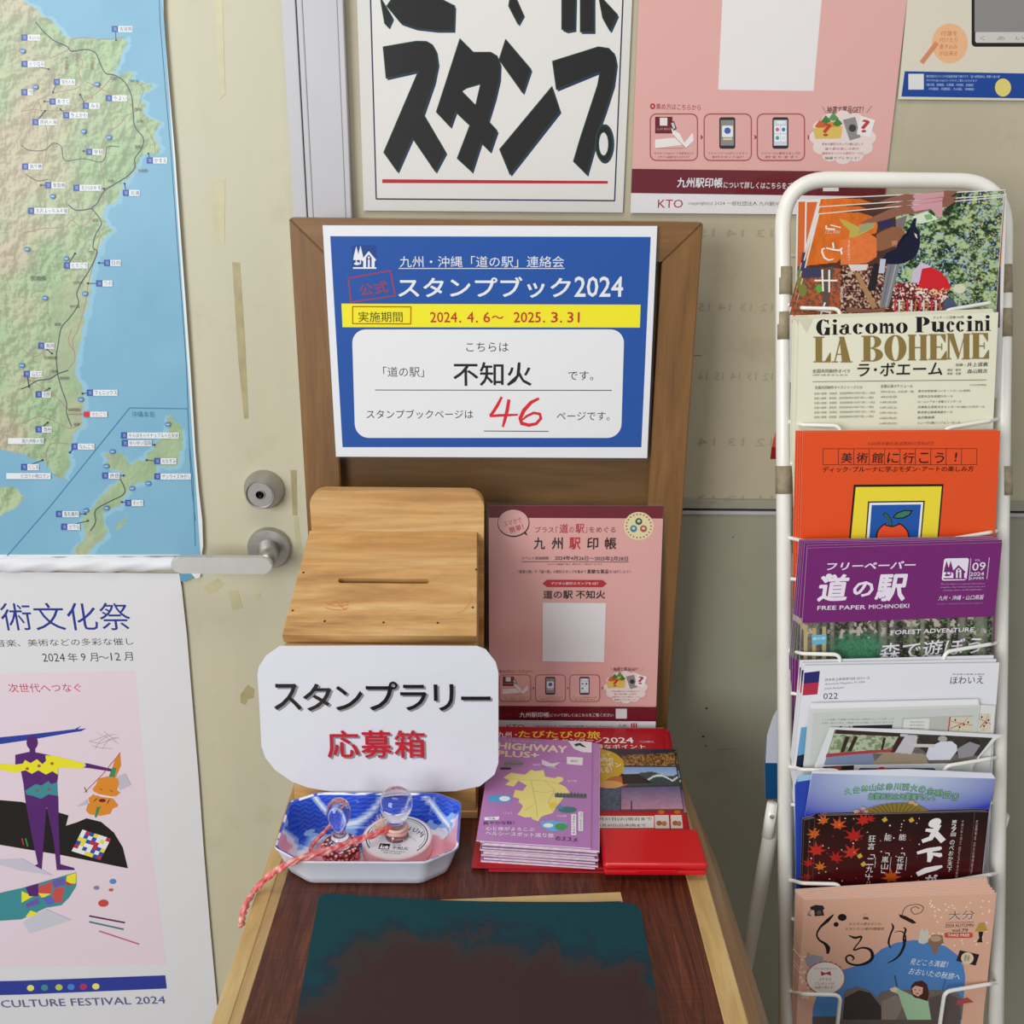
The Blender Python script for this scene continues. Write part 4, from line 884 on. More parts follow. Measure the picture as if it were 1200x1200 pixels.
# ================================================================== PAPERS ON THE DESK
tilt = math.atan2(0.019, 0.245)
s = Sheet((0.09, 0.8385, DZ+0.0052), (1, 0.02, 0), (0, math.cos(tilt), math.sin(tilt)), crop=(540, 840, 4.0))
def crowd(PX, PY, U, V):
    n = fbm(PX/6, PY/6, 3); n2 = vnoise(PX/3, PY/4); a = lin('#3a2416'); b = lin('#b08a4c'); c = lin('#7a2a20'); o = a + (b-a)*np.clip((n-0.35)*3.2, 0, 1)[..., None]
    m = (n2 > 0.75)[..., None]; o = np.where(m, c, o); o = np.where((V < 0.22)[..., None], lin('#2c2c3c'), o); return o
def peak(PX, PY, U, V):
    sky = lin('#7ea0d0')*(1-V[..., None]) + lin('#c0cede')*V[..., None]; h = 0.25+0.12*np.sin(U*9)+0.2*fbm(U*6, U*3+2, 3); g = lin('#3c4a48')*(0.6+0.8*fbm(PX/5, PY/5, 3))[..., None]
    o = np.where((V > h)[..., None], g, sky); r = np.abs(V - (0.75-0.3*np.abs(np.sin(U*7)))) < 0.05; return np.where(r[..., None], lin('#d8dcd8'), o)
def dusk(PX, PY, U, V):
    a, b, c = lin('#5c5a80'), lin('#b8889a'), lin('#8a5a58'); o = a*(1-V[..., None]) + b*V[..., None]; o = o*(0.85+0.35*fbm(PX/22, PY/10, 3))[..., None]; return np.where((V > 0.93)[..., None], c*0.5, o)
P = [(150, 46), (968, 55), (1062, 640), (1076, 720), (50, 714)]
s.base([(150, 46), (968, 55), (1074, 712), (50, 700)], 0.0028, '#a81420', '#a8303a')
s.text('九州・', 172, 70, 262, 27, WH, bold=0.01); s.text('たびたびの旅', 270, 64, 652, 34, '#f0c83a', bold=0.014, y1=68); s.text('キャンペーン', 430, 100, 660, 22, WH, bold=0.01); s.text('2024', 665, 97, 806, 26, WH, bold=0.012); s.text('お得なポイント', 590, 130, 862, 20, WH, bold=0.008)
s.poly([(620, 150), (1000, 152), (1046, 440), (620, 440)], '#3a2c30')
s.pic([(752, 168), (998, 152), (1008, 232), (757, 228)], 70, 26, crowd); s.pic([(750, 236), (1008, 236), (1024, 322), (748, 324)], 70, 26, peak); s.pic([(752, 332), (1026, 326), (1044, 442), (752, 444)], 60, 30, dusk); s.pic([(600, 310), (750, 330), (748, 440), (600, 440)], 40, 30, lambda a, b, c, d: (lin('#4a586c')*(0.4+1.3*fbm(a/12, b/9, 4))[..., None]))
s.ell(640, 232, 126, 80, '#c9a42a'); s.ell(735, 305, 55, 26, '#b8683a', 16); s.ell(700, 318, 60, 18, '#d8a060', 16); s.poly([(752, 270), (830, 268), (900, 310), (760, 316)], '#2a2624')
s.text('使って', 620, 168, 702, 20, WH); s.text('1,000円の', 600, 192, 712, 22, '#f2eee0', bold=0.01); s.text('クーポン', 610, 214, 750, 22, WH, bold=0.012); s.text('もらえる！', 590, 238, 706, 24, WH, bold=0.012)
s.rect(797, 395, 803, 436, '#2c2430')
s.poly([(560, 452), (1046, 446), (1062, 540), (560, 545)], '#b41a24'); s.rect(560, 466, 905, 522, '#e2dcd8'); s.text('12月31日(火)宿泊まで', 620, 472, 894, 18, '#3a2a2c', bold=0.008); s.text('11月30日(日)利用まで', 640, 503, 866, 16, '#3a2a2c', bold=0.008)
for x in (940, 1015):
    s.poly([(x-32, 462), (x+(34 if x < 1000 else 20), 462), (x+(38 if x < 1000 else 26), 524), (x-30, 524)], '#d8cfc8'); s.ell(x-10, 500, 14, 12, '#a8643a', 12); s.ell(x+(14 if x < 1000 else 8), 502, 12, 12, '#b87440', 12); s.ell(x, 448, 16, 9, '#c8641e', 12)
s.line([(950, 60), (956, 150)], 1.4, '#7c0e18'); s.text('九州観光', 838, 114, 904, 9, '#e8c0c0', res=1)
lf = s.build('travel_leaflet', M['print_gloss'], 'top red campaign leaflet lying on the desk under the purple pile and red case', 'leaflet')
g = 'red campaign leaflets under the purple pile'
cc = lf.copy(); cc.data = lf.data; C_.objects.link(cc); cc.matrix_world = Matrix.Translation((0.0105, -0.0030, -0.0024)) @ lf.matrix_world @ Matrix.Diagonal((0.94, 1, 0.8, 1))
cc['label'] = 'lower red leaflet whose front edge sticks out under the purple magazine pile'; cc['group'] = g; lf['group'] = g

s = Sheet((0.045, 0.93, DZ+0.0345), (1, 0.02, 0), (-0.02, 1, 0.0), crop=(540, 840, 4.0))
VI = '#b27cb4'
s.base([(150, 92), (616, 118), (609, 616), (72, 580)], 0.0009, VI)
s.text('HIGHWAY', 176, 118, 500, 33, '#ecd8c2', bold=0.03, y1=137); s.text('PLUS+', 172, 157, 368, 29, '#ecd8c2', bold=0.03, y1=166); s.text('こころ躍る高速の旅へ', 185, 104, 380, 9, '#d8b8d8', y1=116, res=1)
s.poly([(502, 112), (614, 118), (613, 168), (570, 166), (530, 150)], '#e6dfe2'); s.poly([(530, 128), (560, 122), (590, 145), (568, 140), (556, 134), (540, 140)], '#2c3440')
KY = [(200, 285), (235, 262), (300, 272), (330, 248), (350, 255), (388, 250), (395, 280), (440, 288), (455, 280), (478, 284), (480, 300), (458, 312), (492, 330), (510, 355), (488, 370), (470, 395), (450, 420), (430, 452), (395, 462), (375, 470), (362, 490), (335, 480), (330, 470), (300, 472), (265, 458), (280, 440), (292, 418), (270, 398), (275, 385), (245, 375), (255, 342), (290, 348), (310, 322), (270, 300), (248, 328), (208, 318), (230, 300)]
s.poly(KY, '#e6d987')
for P in ([(215, 290), (330, 298), (395, 300), (480, 320)], [(330, 298), (340, 350), (352, 405), (360, 470)], [(352, 405), (300, 440)], [(395, 300), (440, 345), (410, 400), (430, 440)], [(340, 350), (400, 355), (440, 345)]): s.line(P, 1.6, '#a08a58')
s.poly([(205, 208), (250, 200), (298, 212), (290, 232), (200, 236)], '#8a8690'); s.line([(205, 220), (292, 222)], 4, '#4a4852'); s.rect(185, 238, 235, 248, '#3a3236')
s.poly([(380, 200), (425, 220), (470, 212), (440, 232), (450, 243), (405, 236), (380, 222)], '#d8d0d4'); s.line([(385, 232), (455, 238)], 5, '#7a727c'); s.poly([(497, 188), (573, 192), (570, 228), (497, 222)], '#e6dfe2'); s.text('無料', 514, 202, 550, 12, '#6a5a6a'); s.line([(455, 212), (497, 206)], 1.5, '#6a5a6a')
s.poly([(128, 372), (180, 366), (235, 370), (236, 398), (205, 405), (130, 398)], '#5a9fd4'); s.ell(205, 384, 26, 12, '#ece8ee', 14)
s.poly([(440, 358), (590, 362), (590, 384), (440, 378)], '#6a6a6e'); [s.poly([(a, 376), (a+8, 350+(a % 5)*2), (a+16, 376)], '#4c4e54') for a in range(446, 580, 16)]
s.ell(500, 436, 44, 15, '#3a7a78', 16); s.ell(432, 414, 20, 14, '#e6c84a', 14); s.poly([(440, 430), (466, 408), (480, 434)], '#5a86b8')
s.poly([(372, 492), (430, 486), (500, 500), (498, 530), (430, 540), (380, 520)], '#6ab0d8'); s.ell(470, 516, 30, 17, '#4c9a5c', 16); s.ell(410, 510, 24, 10, '#e8ecec', 12)
s.poly([(110, 472), (180, 468), (178, 484), (112, 486)], '#ece8ee'); s.text('特集', 128, 473, 162, 10, '#4a3a4a', res=1); s.text('爽やかな秋！', 105, 490, 250, 18, '#3c2a40', y1=488); s.text('心と体がよろこぶ', 118, 515, 345, 18, '#f0eaf2', bold=0.01, y1=520)
s.text('ヘルシースポット巡り旅', 118, 536, 436, 20, '#f0eaf2', bold=0.01, y1=548); s.text('のススメ', 445, 560, 548, 20, '#3c2a40', bold=0.01, y1=568)
s.rect(518, 458, 541, 556, '#ece8ee'); s.vtext('温泉めぐり特集', 529, 462, 552, 13, '#3a3038'); s.rect(551, 446, 573, 536, '#ece8ee'); s.vtext('名城と街あるき', 562, 449, 532, 13, '#3a3038')
s.text('くじゅう', 196, 446, 240, 12, '#ece0ec'); s.text('高千穂', 500, 298, 542, 9, '#ece0ec', res=1); s.text('福岡', 338, 222, 370, 9, '#ece0ec', res=1); s.text('阿蘇', 452, 462, 496, 9, '#ece0ec', res=1)
def bendp(V):
    V = V.copy(); y = V[:, 1]; x = V[:, 0]; f = np.clip((y.max()-y)/(y.max()-y.min()), 0, 1); V[:, 2] += 0.0022*np.sin(f*math.pi)*0.0; return V
hp = s.build('highway_magazine', M['print_gloss'], 'top magazine of the purple pile on the desk, yellow island map on its cover', 'magazine')
g = 'purple free magazines in a pile on the desk'; hp['group'] = g
mW, mH = 0.133, 0.198
q = s.L(340, 350)
pm = plain('magazine page edges', '#e2ccd6', 0.6, 0, 0.15, 200, 0.2); pv = plain('purple magazine cover', VI, 0.4, 0, 0.03)
def booklet(i, z, th, dx, dy, rz):
    # cover and page block of one magazine, folded spine along the left
    bl, br, tr, tl = s.L(72, 580), s.L(609, 616), s.L(616, 118), s.L(150, 92)
    c = s.mat4(); root = None
    def lay(z0, z1, ins, mat, name, par):
        P = [(bl[0]+ins, bl[1]+ins), (br[0]-ins, br[1]+ins), (tr[0]-ins, tr[1]-ins), (tl[0]+ins, tl[1]-ins)]; N = 9; V = []
        for zz, k in ((z0, 0), (z1, 1)):
            for t in range(N+1):
                u = t/N; x = P[0][0]*(1-u)+P[1][0]*u; y = P[0][1]*(1-u)+P[1][1]*u; V.append((x, y, zz + 0.0006*math.sin(u*math.pi)*amp(i)))
            V += [(P[2][0], P[2][1], zz), (P[3][0], P[3][1], zz)]
        n = N+3; F = [tuple(range(n))[::-1], tuple(range(n, 2*n))] + [(a, (a+1) % n, n+(a+1) % n, n+a) for a in range(n)]
        return mesh_from(V, F)
    amp = lambda i: [1.0, 0.2, 1.6, 0.5, 0.1, 0.8][i % 6]
    o = bpy.data.objects.new('highway_magazine', lay(-th*0.82, 0, 0.0, pv, '', None)); o.data.materials.append(pv); C_.objects.link(o)
    o.matrix_world = Matrix.Translation((dx, dy, z)) @ c @ Matrix.Rotation(rz, 4, 'Z')
    p = bpy.data.objects.new('pages', lay(-th*0.70, -th*0.12, -0.0005, pm, '', None)); p.data.materials.append(pm); C_.objects.link(p); p.parent = o
    tag(o, '%s magazine down in the purple pile on the desk' % ORD[i+1] if i < 9 else 'bottom magazine of the purple pile on the desk', 'magazine', g)
nst = 10
for i in range(nst):
    dx = 0.0085 if i == 0 else rnd.uniform(0.004, 0.0095); dy = -0.002 if i == 0 else 0.004 + rnd.uniform(-0.001, 0.0015)
    booklet(i, -0.0012 - i*0.00285, 0.00275, dx, dy, rnd.uniform(-0.008, 0.008))

# ================================================================== WALL MAP
s = Sheet((-0.5, YD-0.006, 1.3))
RE = [(190, -40), (192, 25), (198, 100), (205, 180), (212, 280), (218, 360), (223, 430), (226, 480), (229, 530), (233, 575), (237, 610), (238, 640)]
OUTM = [(-260, -40)] + RE + [(236, 652), (225, 651), (-260, 655)]
s.base(OUTM, 0.0005, '#dfe3e2')
LAND = [(-190, -60), (-60, -60), (60, 24), (70, 34), (74, 42), (83, 46), (92, 44), (104, 44), (112, 47), (120, 46), (135, 46), (146, 43), (150, 52), (144, 62), (139, 72), (136, 80), (132, 86), (138, 88), (145, 86), (158, 84), (152, 92), (166, 98), (182, 100), (176, 106), (166, 108), (162, 116), (170, 122), (168, 132), (178, 140), (188, 142), (186, 150), (180, 158), (184, 168), (190, 174), (182, 180), (172, 180), (163, 186), (160, 198), (152, 204), (146, 212), (140, 226), (138, 236), (124, 242), (120, 254), (124, 262), (132, 270), (122, 278), (116, 290), (114, 300), (109, 312), (106, 330), (104, 350), (100, 368), (96, 385), (93, 405), (91, 425), (88, 440), (96, 452), (98, 465), (96, 490), (97, 500), (87, 508), (84, 520), (80, 535), (84, 544), (76, 556), (78, 563), (70, 560), (56, 548), (52, 540), (36, 538), (25, 532), (-20, 522), (-60, 530), (-95, 548), (-110, 500), (-130, 470), (-150, 380), (-175, 300), (-160, 200), (-200, 100), (-180, 20)]
OKI = [(197, 486), (203, 492), (212, 498), (215, 508), (213, 530), (208, 545), (196, 547), (184, 545), (180, 560), (172, 564), (158, 566), (150, 572), (148, 582), (138, 594), (128, 596), (120, 602), (122, 612), (126, 622), (118, 634), (112, 640), (100, 652), (84, 652), (88, 640), (98, 634), (97, 622), (98, 608), (104, 600), (112, 590), (120, 580), (128, 574), (140, 564), (148, 560), (140, 552), (128, 550), (124, 544), (126, 536), (122, 530), (132, 528), (144, 532), (150, 540), (154, 546), (166, 540), (172, 534), (178, 526), (188, 516), (196, 506), (198, 498)]
ISL = [[(-40, 562), (18, 572), (30, 582), (24, 590), (10, 600), (-30, 612)], [(150, 606), (146, 614), (138, 620), (134, 616)]]
def mapfn(PX, PY, U, V):
    wx = PX + 7*(fbm(PX/9, PY/9, 3)-0.5); wy = PY + 7*(fbm(PX/9+40, PY/9+11, 3)-0.5)
    land = inpoly(wx, wy, LAND) | inpoly(wx, wy, OKI)
    for P in ISL: land |= inpoly(wx, wy, P)
    h = fbm(PX/11, PY/14, 5); hx = fbm((PX+1.4)/11, (PY+1.4)/14, 5); sl = np.clip((h-hx)*4.0, -0.24, 0.2)
    g1, g2, br = lin('#94ac86'), lin('#a8bb92'), lin('#b8ae94'); t = np.clip((fbm(PX/60+3, PY/60+8, 2)-0.35)*3, 0, 1)*np.clip((150-PX)/120, 0, 1)
    coast = np.clip((fbm(PX/30, PY/30, 2)), 0, 1); L_ = g1*(1-coast[..., None]) + g2*coast[..., None]; L_ = L_*(1-t[..., None]) + br*t[..., None]; mt = np.clip(1-np.abs(PX-100)/400, 0, 1)
    rug = np.where(PY > 395, np.where(PX > 70, 0.35, 1.0), 1.0)*np.where((PX > 60) & (PY > 330) & (PY < 450), 0.35, 1); L_ = L_*(1 + sl*rug)[..., None]
    sea = lin('#76a9c2'); se2 = lin('#84b4cb'); d = fbm(PX/50, PY/70, 3); S_ = sea*(1-d[..., None]) + se2*d[..., None]
    near = inpoly(wx-6, wy, LAND) | inpoly(wx-4, wy-4, OKI) | inpoly(wx+4, wy, OKI); S_ = np.where(near[..., None], lin('#90bdd0'), S_)
    return np.where(land[..., None], L_, S_)
s.pic([(-258, -38), (188, -38), (235, 650), (-258, 650)], 330, 500, mapfn)
s.line([(x-4.5-3.5*max(0, min(1, (y-430)/150)), y) for x, y in RE[:-1]], 1.0, '#3c5a7a')
def rd(P, c, wd=1.1): s.line(catm(P), wd, c)
def catm(P, n=4):
    P = [(p[0], p[1]) for p in P]; P = [P[0]]+P+[P[-1]]; o = []
    for i in range(1, len(P)-2):
        for k in range(n):
            t = k/n; o.append(tuple(0.5*((2*P[i][j])+(-P[i-1][j]+P[i+1][j])*t+(2*P[i-1][j]-5*P[i][j]+4*P[i+1][j]-P[i+2][j])*t*t+(-P[i-1][j]+3*P[i][j]-3*P[i+1][j]+P[i+2][j])*t**3) for j in (0, 1)))
    return o + [P[-1]]
RDC = '#a9837c'
for P in ([(25, 130), (38, 128), (44, 118), (52, 114), (68, 108), (88, 104), (95, 98), (92, 84), (97, 74), (90, 62), (82, 56)], [(60, 68), (72, 62), (80, 58), (84, 46), (104, 44), (118, 46), (145, 44)], [(38, 128), (58, 130), (88, 128), (100, 118), (112, 110), (125, 98), (132, 88)],
          [(160, 97), (168, 104), (164, 118), (160, 130), (148, 136), (140, 146), (122, 162), (118, 190), (122, 215), (120, 240)], [(170, 146), (180, 165), (182, 178)], [(25, 274), (50, 268), (76, 266), (84, 258), (96, 266), (112, 250)], [(118, 275), (112, 300), (104, 330), (100, 355), (92, 385), (85, 400), (88, 420), (80, 432)],
          [(84, 385), (80, 400), (86, 410)], [(25, 408), (40, 418), (55, 410), (66, 412)], [(30, 495), (45, 488), (60, 492), (72, 498), (84, 502), (96, 495)], [(56, 548), (54, 532), (60, 520), (80, 520)], [(46, 120), (56, 160), (52, 190)], [(102, 96), (118, 104), (150, 120), (158, 130)], [(25, 440), (60, 460), (80, 480)]): rd(P, RDC, 0.9)
for P in ([(42, 26), (52, 38), (64, 48), (78, 54), (84, 60), (100, 58), (112, 62), (118, 76), (124, 86), (134, 88), (146, 96), (154, 112), (156, 130), (158, 148), (168, 162), (166, 174), (158, 186), (158, 196), (150, 206), (134, 216), (122, 224), (114, 238), (108, 244), (114, 252), (119, 262), (112, 275), (109, 290), (114, 296), (104, 318), (96, 330), (90, 344), (92, 356), (82, 372), (72, 384), (68, 405), (66, 418), (67, 432), (68, 440), (72, 455), (78, 472), (78, 484), (84, 500)],
          [(25, 456), (34, 452), (44, 446), (58, 444), (68, 438), (80, 434)], [(80, 240), (88, 246), (98, 246), (108, 244)], [(140, 560), (146, 572), (144, 580), (128, 588), (112, 598), (112, 612), (106, 622)]): rd(P, '#4a565c', 1.3)
for P in ([(25, 170), (34, 176), (52, 176), (62, 168), (72, 172), (76, 188), (98, 186), (118, 190), (124, 182), (126, 172), (140, 172)], [(30, 204), (44, 212), (56, 210)]): rd(P, '#66645c', 1.0)
s.line([(8, 652), (60, 592), (152, 478), (220, 479), (222, 520), (226, 560), (229, 640)], 1.2, '#4a7ea0'); s.text('沖縄本島', 154, 482, 181, 7, '#3a6a90')
s.hold = False
LB = [(131, 34, 24, '佐賀関', 136, 47), (25, 44, 22, 'ゆふいん', 0, 0), (25, 75, 27, 'のつはる', 57, 81), (63, 96, 25, '宮元のめ', 62, 108), (124, 115, 25, 'やよい', 0, 0), (58, 119, 24, 'あさじ', 52, 119), (97, 124, 20, 'みえ', 94, 111), (74, 135, 29, 'きよかわ', 71, 128), (25, 108, 14, '竹田', 0, 0), (38, 143, 29, '原尻の滝', 53, 130), (101, 178, 20, '宇目', 98, 177), (172, 188, 24, 'かまえ', 174, 180), (26, 195, 24, '高千穂', 0, 0), (53, 217, 24, '青雲橋', 48, 217), (86, 220, 33, '北川はゆま', 122, 221), (144, 226, 20, '北浦', 146, 215), (33, 247, 47, '北方よっちみろ屋', 0, 0),
      (75, 311, 28, 'とうごう', 88, 297), (122, 308, 20, '日向', 116, 308), (113, 332, 19, 'つの', 103, 332), (45, 405, 19, '高岡', 61, 414), (28, 438, 22, '山之口', 34, 453), (42, 462, 18, '田野', 58, 455), (102, 460, 36, 'フェニックス', 97, 461), (42, 503, 19, '酒谷', 56, 495), (84, 523, 27, 'なんごう', 82, 530), (25, 547, 21, 'くしま', 50, 539), (142, 510, 68, 'やんばるパイナップルの丘安波', 0, 0), (143, 519, 35, 'ゆいゆい国頭', 181, 521), (181, 540, 26, 'おおぎみ', 172, 539), (120, 557, 21, '許田', 145, 557), (181, 558, 43, 'サンライズひがし', 0, 0), (147, 589, 21, 'ぎのざ', 143, 588), (66, 602, 27, '喜名番所', 100, 602), (72, 617, 22, 'かでな', 103, 610)]
for x, y, w2, t, ax_, ay in LB:
    if ax_: s.line([(x+4, y), (ax_, ay)], 0.8, '#39455a'); s.ell(ax_, ay, 1.2, 1.2, '#2c3440', 8)
    s.rect(x, y-3.6, x+7.5, y+3.6, '#3d56a0'); s.rect(x+7.5, y-3.4, x+w2, y+3.6, '#e0e2e4'); s.text(t, x+9, y-2.5, x+w2-1, 5, '#3a3c46', res=1); s.text('宮', x+2, y-2, x+5.6, 4, '#aab4d4', res=1)
s.line([(80, 485), (99, 485)], 0.8, '#c05058'); s.rect(98.5, 482, 106, 488.5, '#c43c44'); s.rect(106, 482, 126, 488.5, '#e0e2e4'); s.text('きたごう', 108, 483, 124, 4.6, '#b0434a', res=1)
s.text('宮崎県', 36, 323, 54, 6, '#4a4e48', res=1); s.rect(10, 513, 52, 520, '#e0e2e4'); s.text('南九州駅の里', 26, 514, 51, 5, '#3a3c46', res=1); s.rect(8, 554, 60, 561, '#e0e2e4'); s.text('ビロウの樹ロマン', 25, 555, 58, 5, '#3a3c46', res=1)
for x, y in ((42, 102), (114, 99), (98, 154), (128, 161), (27, 60), (62, 230), (32, 292), (78, 303), (100, 344), (53, 349), (95, 468), (26, 428), (197, 497), (125, 546), (132, 529), (155, 572), (174, 566), (101, 598), (125, 595)): s.ell(x, y, 3.4, 3.0, '#5a86b8', 12); s.rect(x-2, y-0.6, x+2, y+0.6, '#b8cce0')
for x, y, t in ((66, 53, '大分'), (130, 92, '臼杵'), (152, 95, '津久見'), (158, 128, '佐伯'), (160, 142, '上岡'), (158, 172, '直見'), (162, 200, '宗太郎'), (126, 212, '市棚'), (108, 258, '延岡'), (104, 296, '門川'), (86, 331, '日向市'), (82, 359, '美々津'), (64, 380, '都農'), (52, 419, '日向新富'), (60, 435, '宮崎'), (70, 443, '南宮崎'), (80, 480, '飫肥城址'), (86, 497, '油津')): s.text(t, x, y-2, x+3.6*len(t), 3.8, '#5a4a44', res=1)
for x, y, t in ((76, 66, '大分米良'), (88, 62, '大分宮河内'), (106, 66, '大分松岡')): s.vtext(t, x+2, y, y+16, 3.4, '#8a5a50')
mp_o = s.build('wall_map', M['print_crease'], 'large blue and green regional road map hanging on the cream door', 'map')
cw = Sheet((-0.5, YD-0.0065, 1.3)); a = cw.L(-260, 662); b = cw.L(208, 661)
V = []; F = []; N = 60; K = 10
for i in range(N+1):
    t = i/N; x = a[0]+(b[0]-a[0])*t; r = 0.0115*(1 + 0.10*math.sin(i*1.3)+0.08*math.sin(i*0.53+1)) * (1 if t < 0.93 else 1-0.25*(t-0.93)/0.07); zc = a[1] + (b[1]-a[1])*t
    for k in range(K+1):
        q = math.pi*k/K; V.append((x-0.5, YD-0.003-0.010*math.sin(q)-0.001*math.sin(i*0.9+k), 1.3+zc+r*math.cos(q)))
for i in range(N):
    for k in range(K): F.append((i*(K+1)+k, i*(K+1)+k+1, (i+1)*(K+1)+k+1, (i+1)*(K+1)+k))
c = link('curled_bottom_edge', mesh_from(V, F, sm=True), plain('map back paper', '#dedee0', 0.55, 0, 0.03, 20, 0.5)); c.parent = mp_o; c.matrix_parent_inverse = mp_o.matrix_world.inverted()
tq = Sheet((-0.5, YD-0.004, 1.3)); tq.poly([(211, 672), (228, 672), (226, 677), (214, 682), (211, 680)], '#5a9ab8'); tq.poly([(224, 672), (235, 672), (234, 677), (229, 678)], '#e0e0dc')
me = mesh_from(np.array(tq.V), tq.F, np.array(tq.K)); me.materials.append(M['print']); c = bpy.data.objects.new('torn_corner', me); C_.objects.link(c); c.matrix_world = tq.mat4(); c.parent = mp_o; c.matrix_parent_inverse = mp_o.matrix_world.inverted()

# ================================================================== CULTURE FESTIVAL POSTER
s = Sheet((-0.5, YD-0.004, 0.9))
s.base([(-250, 668), (210, 672), (213, 690), (219, 745), (226, 830), (233, 915), (239, 1000), (246, 1085), (254, 1173), (262, 1270), (-290, 1270)], 0.0006, '#dcdadb')
s.crop(0, 560, 3.333)
s.text('県民芸術文化祭', -390, 489, 501, 108, '#28358a', y1=487)
s.text('音楽、美術などの多彩な催し', -20, 632, 518, 28, '#3c3a3e', y1=624); s.text('2024', 163, 686, 250, 32, '#3c3a3e', y1=685); s.text('年', 262, 684, 300, 34, '#3c3a3e'); s.text('9', 314, 685, 332, 30, '#3c3a3e')
s.text('月', 348, 684, 380, 33, '#3c3a3e'); s.text('～', 384, 696, 424, 10, '#3c3a3e'); s.text('12', 430, 683, 468, 30, '#3c3a3e'); s.text('月', 482, 681, 516, 33, '#3c3a3e')
s.poly([(-700, 775), (527, 755), (568, 1200), (585, 1400), (618, 1650), (650, 1900), (-700, 1920)], '#e3d0d8')
s.text('次世代へつなぐ', 30, 804, 314, 34, '#c0465c', y1=802, bold=0.004)
s.crop(0, 840, 3.333)
s.poly([(-20, 82), (120, 68), (292, 48), (318, 34), (304, 48), (338, 45), (318, 56), (290, 60), (130, 88), (-20, 110)], '#2b3f9c')
s.line([(376, 60), (440, 95), (466, 105)], 1.2, '#8a8288'); 
for P in ([(350, 96), (390, 105), (430, 88), (466, 82)], [(358, 112), (395, 122), (440, 124)], [(372, 125), (390, 95), (420, 75), (450, 68)], [(400, 125), (415, 100), (440, 82), (460, 80)], [(406, 56), (430, 76), (455, 98)], [(350, 96), (385, 85), (420, 70)]): s.line(P, 1.6, '#8a8288')
PU = '#56246c'
s.poly([(-60, 320), (85, 332), (225, 372), (268, 385), (258, 425), (300, 412), (338, 396), (395, 410), (445, 452), (480, 510), (500, 592), (240, 540), (-60, 490)], '#1c1815')
s.line([(100, 475), (108, 505)], 6, '#3a8a4a'); s.line([(86, 475), (92, 500)], 5, '#b83a30')
for X in range(7):
    for Y in range(7):
        x0 = 322+X*16; y0 = 440+Y*14-0; q = [(x0 - Y*7, y0 + X*5), (x0+16-Y*7, y0+5+X*5), (x0+16-(Y+1)*7, y0+19+X*5), (x0-(Y+1)*7, y0+14+X*5)]
        if X*1.0 < 7 and Y < 6: s.poly(q, [('#e8e8ea'), ('#2c4ea0'), ('#e8e8ea'), ('#b83048'), ('#e6d64a')][(X*3+Y*2+(X*Y) % 3) % 5])
s.ell(126, 100, 22, 28, PU); s.rect(116, 122, 138, 142, PU)
s.poly([(60, 148), (116, 136), (150, 140), (205, 152), (200, 190), (228, 200), (226, 240), (222, 262), (228, 320), (230, 420), (236, 575), (290, 590), (292, 598), (222, 598), (210, 480), (182, 350), (172, 480), (163, 596), (108, 594), (148, 574), (122, 450), (100, 330), (92, 262), (80, 200), (60, 190)], PU)
s.poly([(60, 186), (90, 182), (98, 168), (120, 180), (145, 165), (166, 184), (180, 172), (178, 150), (215, 152), (330, 182), (324, 202), (228, 198), (226, 225), (205, 212), (180, 225), (150, 208), (125, 222), (100, 208), (60, 218)], '#e9e02c')
s.poly([(332, 180), (345, 182), (440, 204), (466, 212), (440, 214), (350, 200), (328, 198), (336, 190)], PU)
s.poly([(60, 188), (-60, 176), (-62, 192), (60, 218)], '#e9e02c'); s.poly([(-58, 178), (-140, 196), (-150, 204), (-60, 192)], PU); s.poly([(62, 150), (90, 150), (96, 262), (80, 240), (60, 218)], PU) if False else None
for x, y in ((107, 202), (153, 191), (204, 182)): s.ell(x, y, 7, 6, '#a86a28', 12)
s.poly([(98, 288), (140, 262), (162, 268), (190, 250), (200, 262), (224, 255), (226, 308), (190, 302), (160, 320), (130, 308), (105, 304)], '#3f8c92')
for x, y in ((146, 288), (193, 282)): s.ell(x, y, 8, 6, '#8a5a6a', 12)
s.poly([(490, 220), (512, 265), (470, 285), (440, 240)], '#c0bcc8'); s.poly([(300, 350), (340, 322), (345, 342)], '#c0bcc8')
s.poly([(438, 200), (450, 165), (466, 140), (470, 150), (472, 190), (450, 240), (430, 236)], '#d8852c'); s.poly([(440, 196), (455, 200), (448, 235), (424, 236)], '#3f8a5a'); s.line([(470, 140), (400, 225), (330, 295)], 2.5, '#b04a3a'); s.line([(330, 275), (340, 295)], 3, '#7a3030')
s.poly([(375, 265), (385, 240), (420, 232), (462, 240), (466, 262), (456, 285), (470, 296), (455, 308), (420, 312), (390, 302), (365, 290), (362, 280)], '#dd8a2c')
s.poly([(345, 318), (365, 302), (400, 314), (440, 318), (462, 345), (455, 352), (440, 358), (430, 378), (395, 386), (350, 380), (336, 365), (342, 345), (350, 335)], '#dd8a2c')
s.line([(372, 302), (450, 316)], 7, '#e8dde0'); s.ell(400, 326, 14, 7, '#6a2418', 12); s.poly([(378, 352), (395, 348), (378, 392), (370, 392)], '#3f8a5a'); s.line([(368, 328), (380, 318)], 3, '#2c1c18'); s.line([(420, 338), (428, 322)], 3, '#2c1c18'); s.line([(390, 280), (400, 285)], 3, '#6a2418'); s.line([(430, 285), (440, 292)], 3, '#6a2418')
s.poly([(-60, 560), (85, 552), (205, 618), (85, 600)], '#c8c2ce')
s.poly([(-60, 700), (85, 668), (298, 606), (298, 660), (270, 705), (240, 735), (180, 745), (85, 790), (-60, 800)], '#3f8c92')
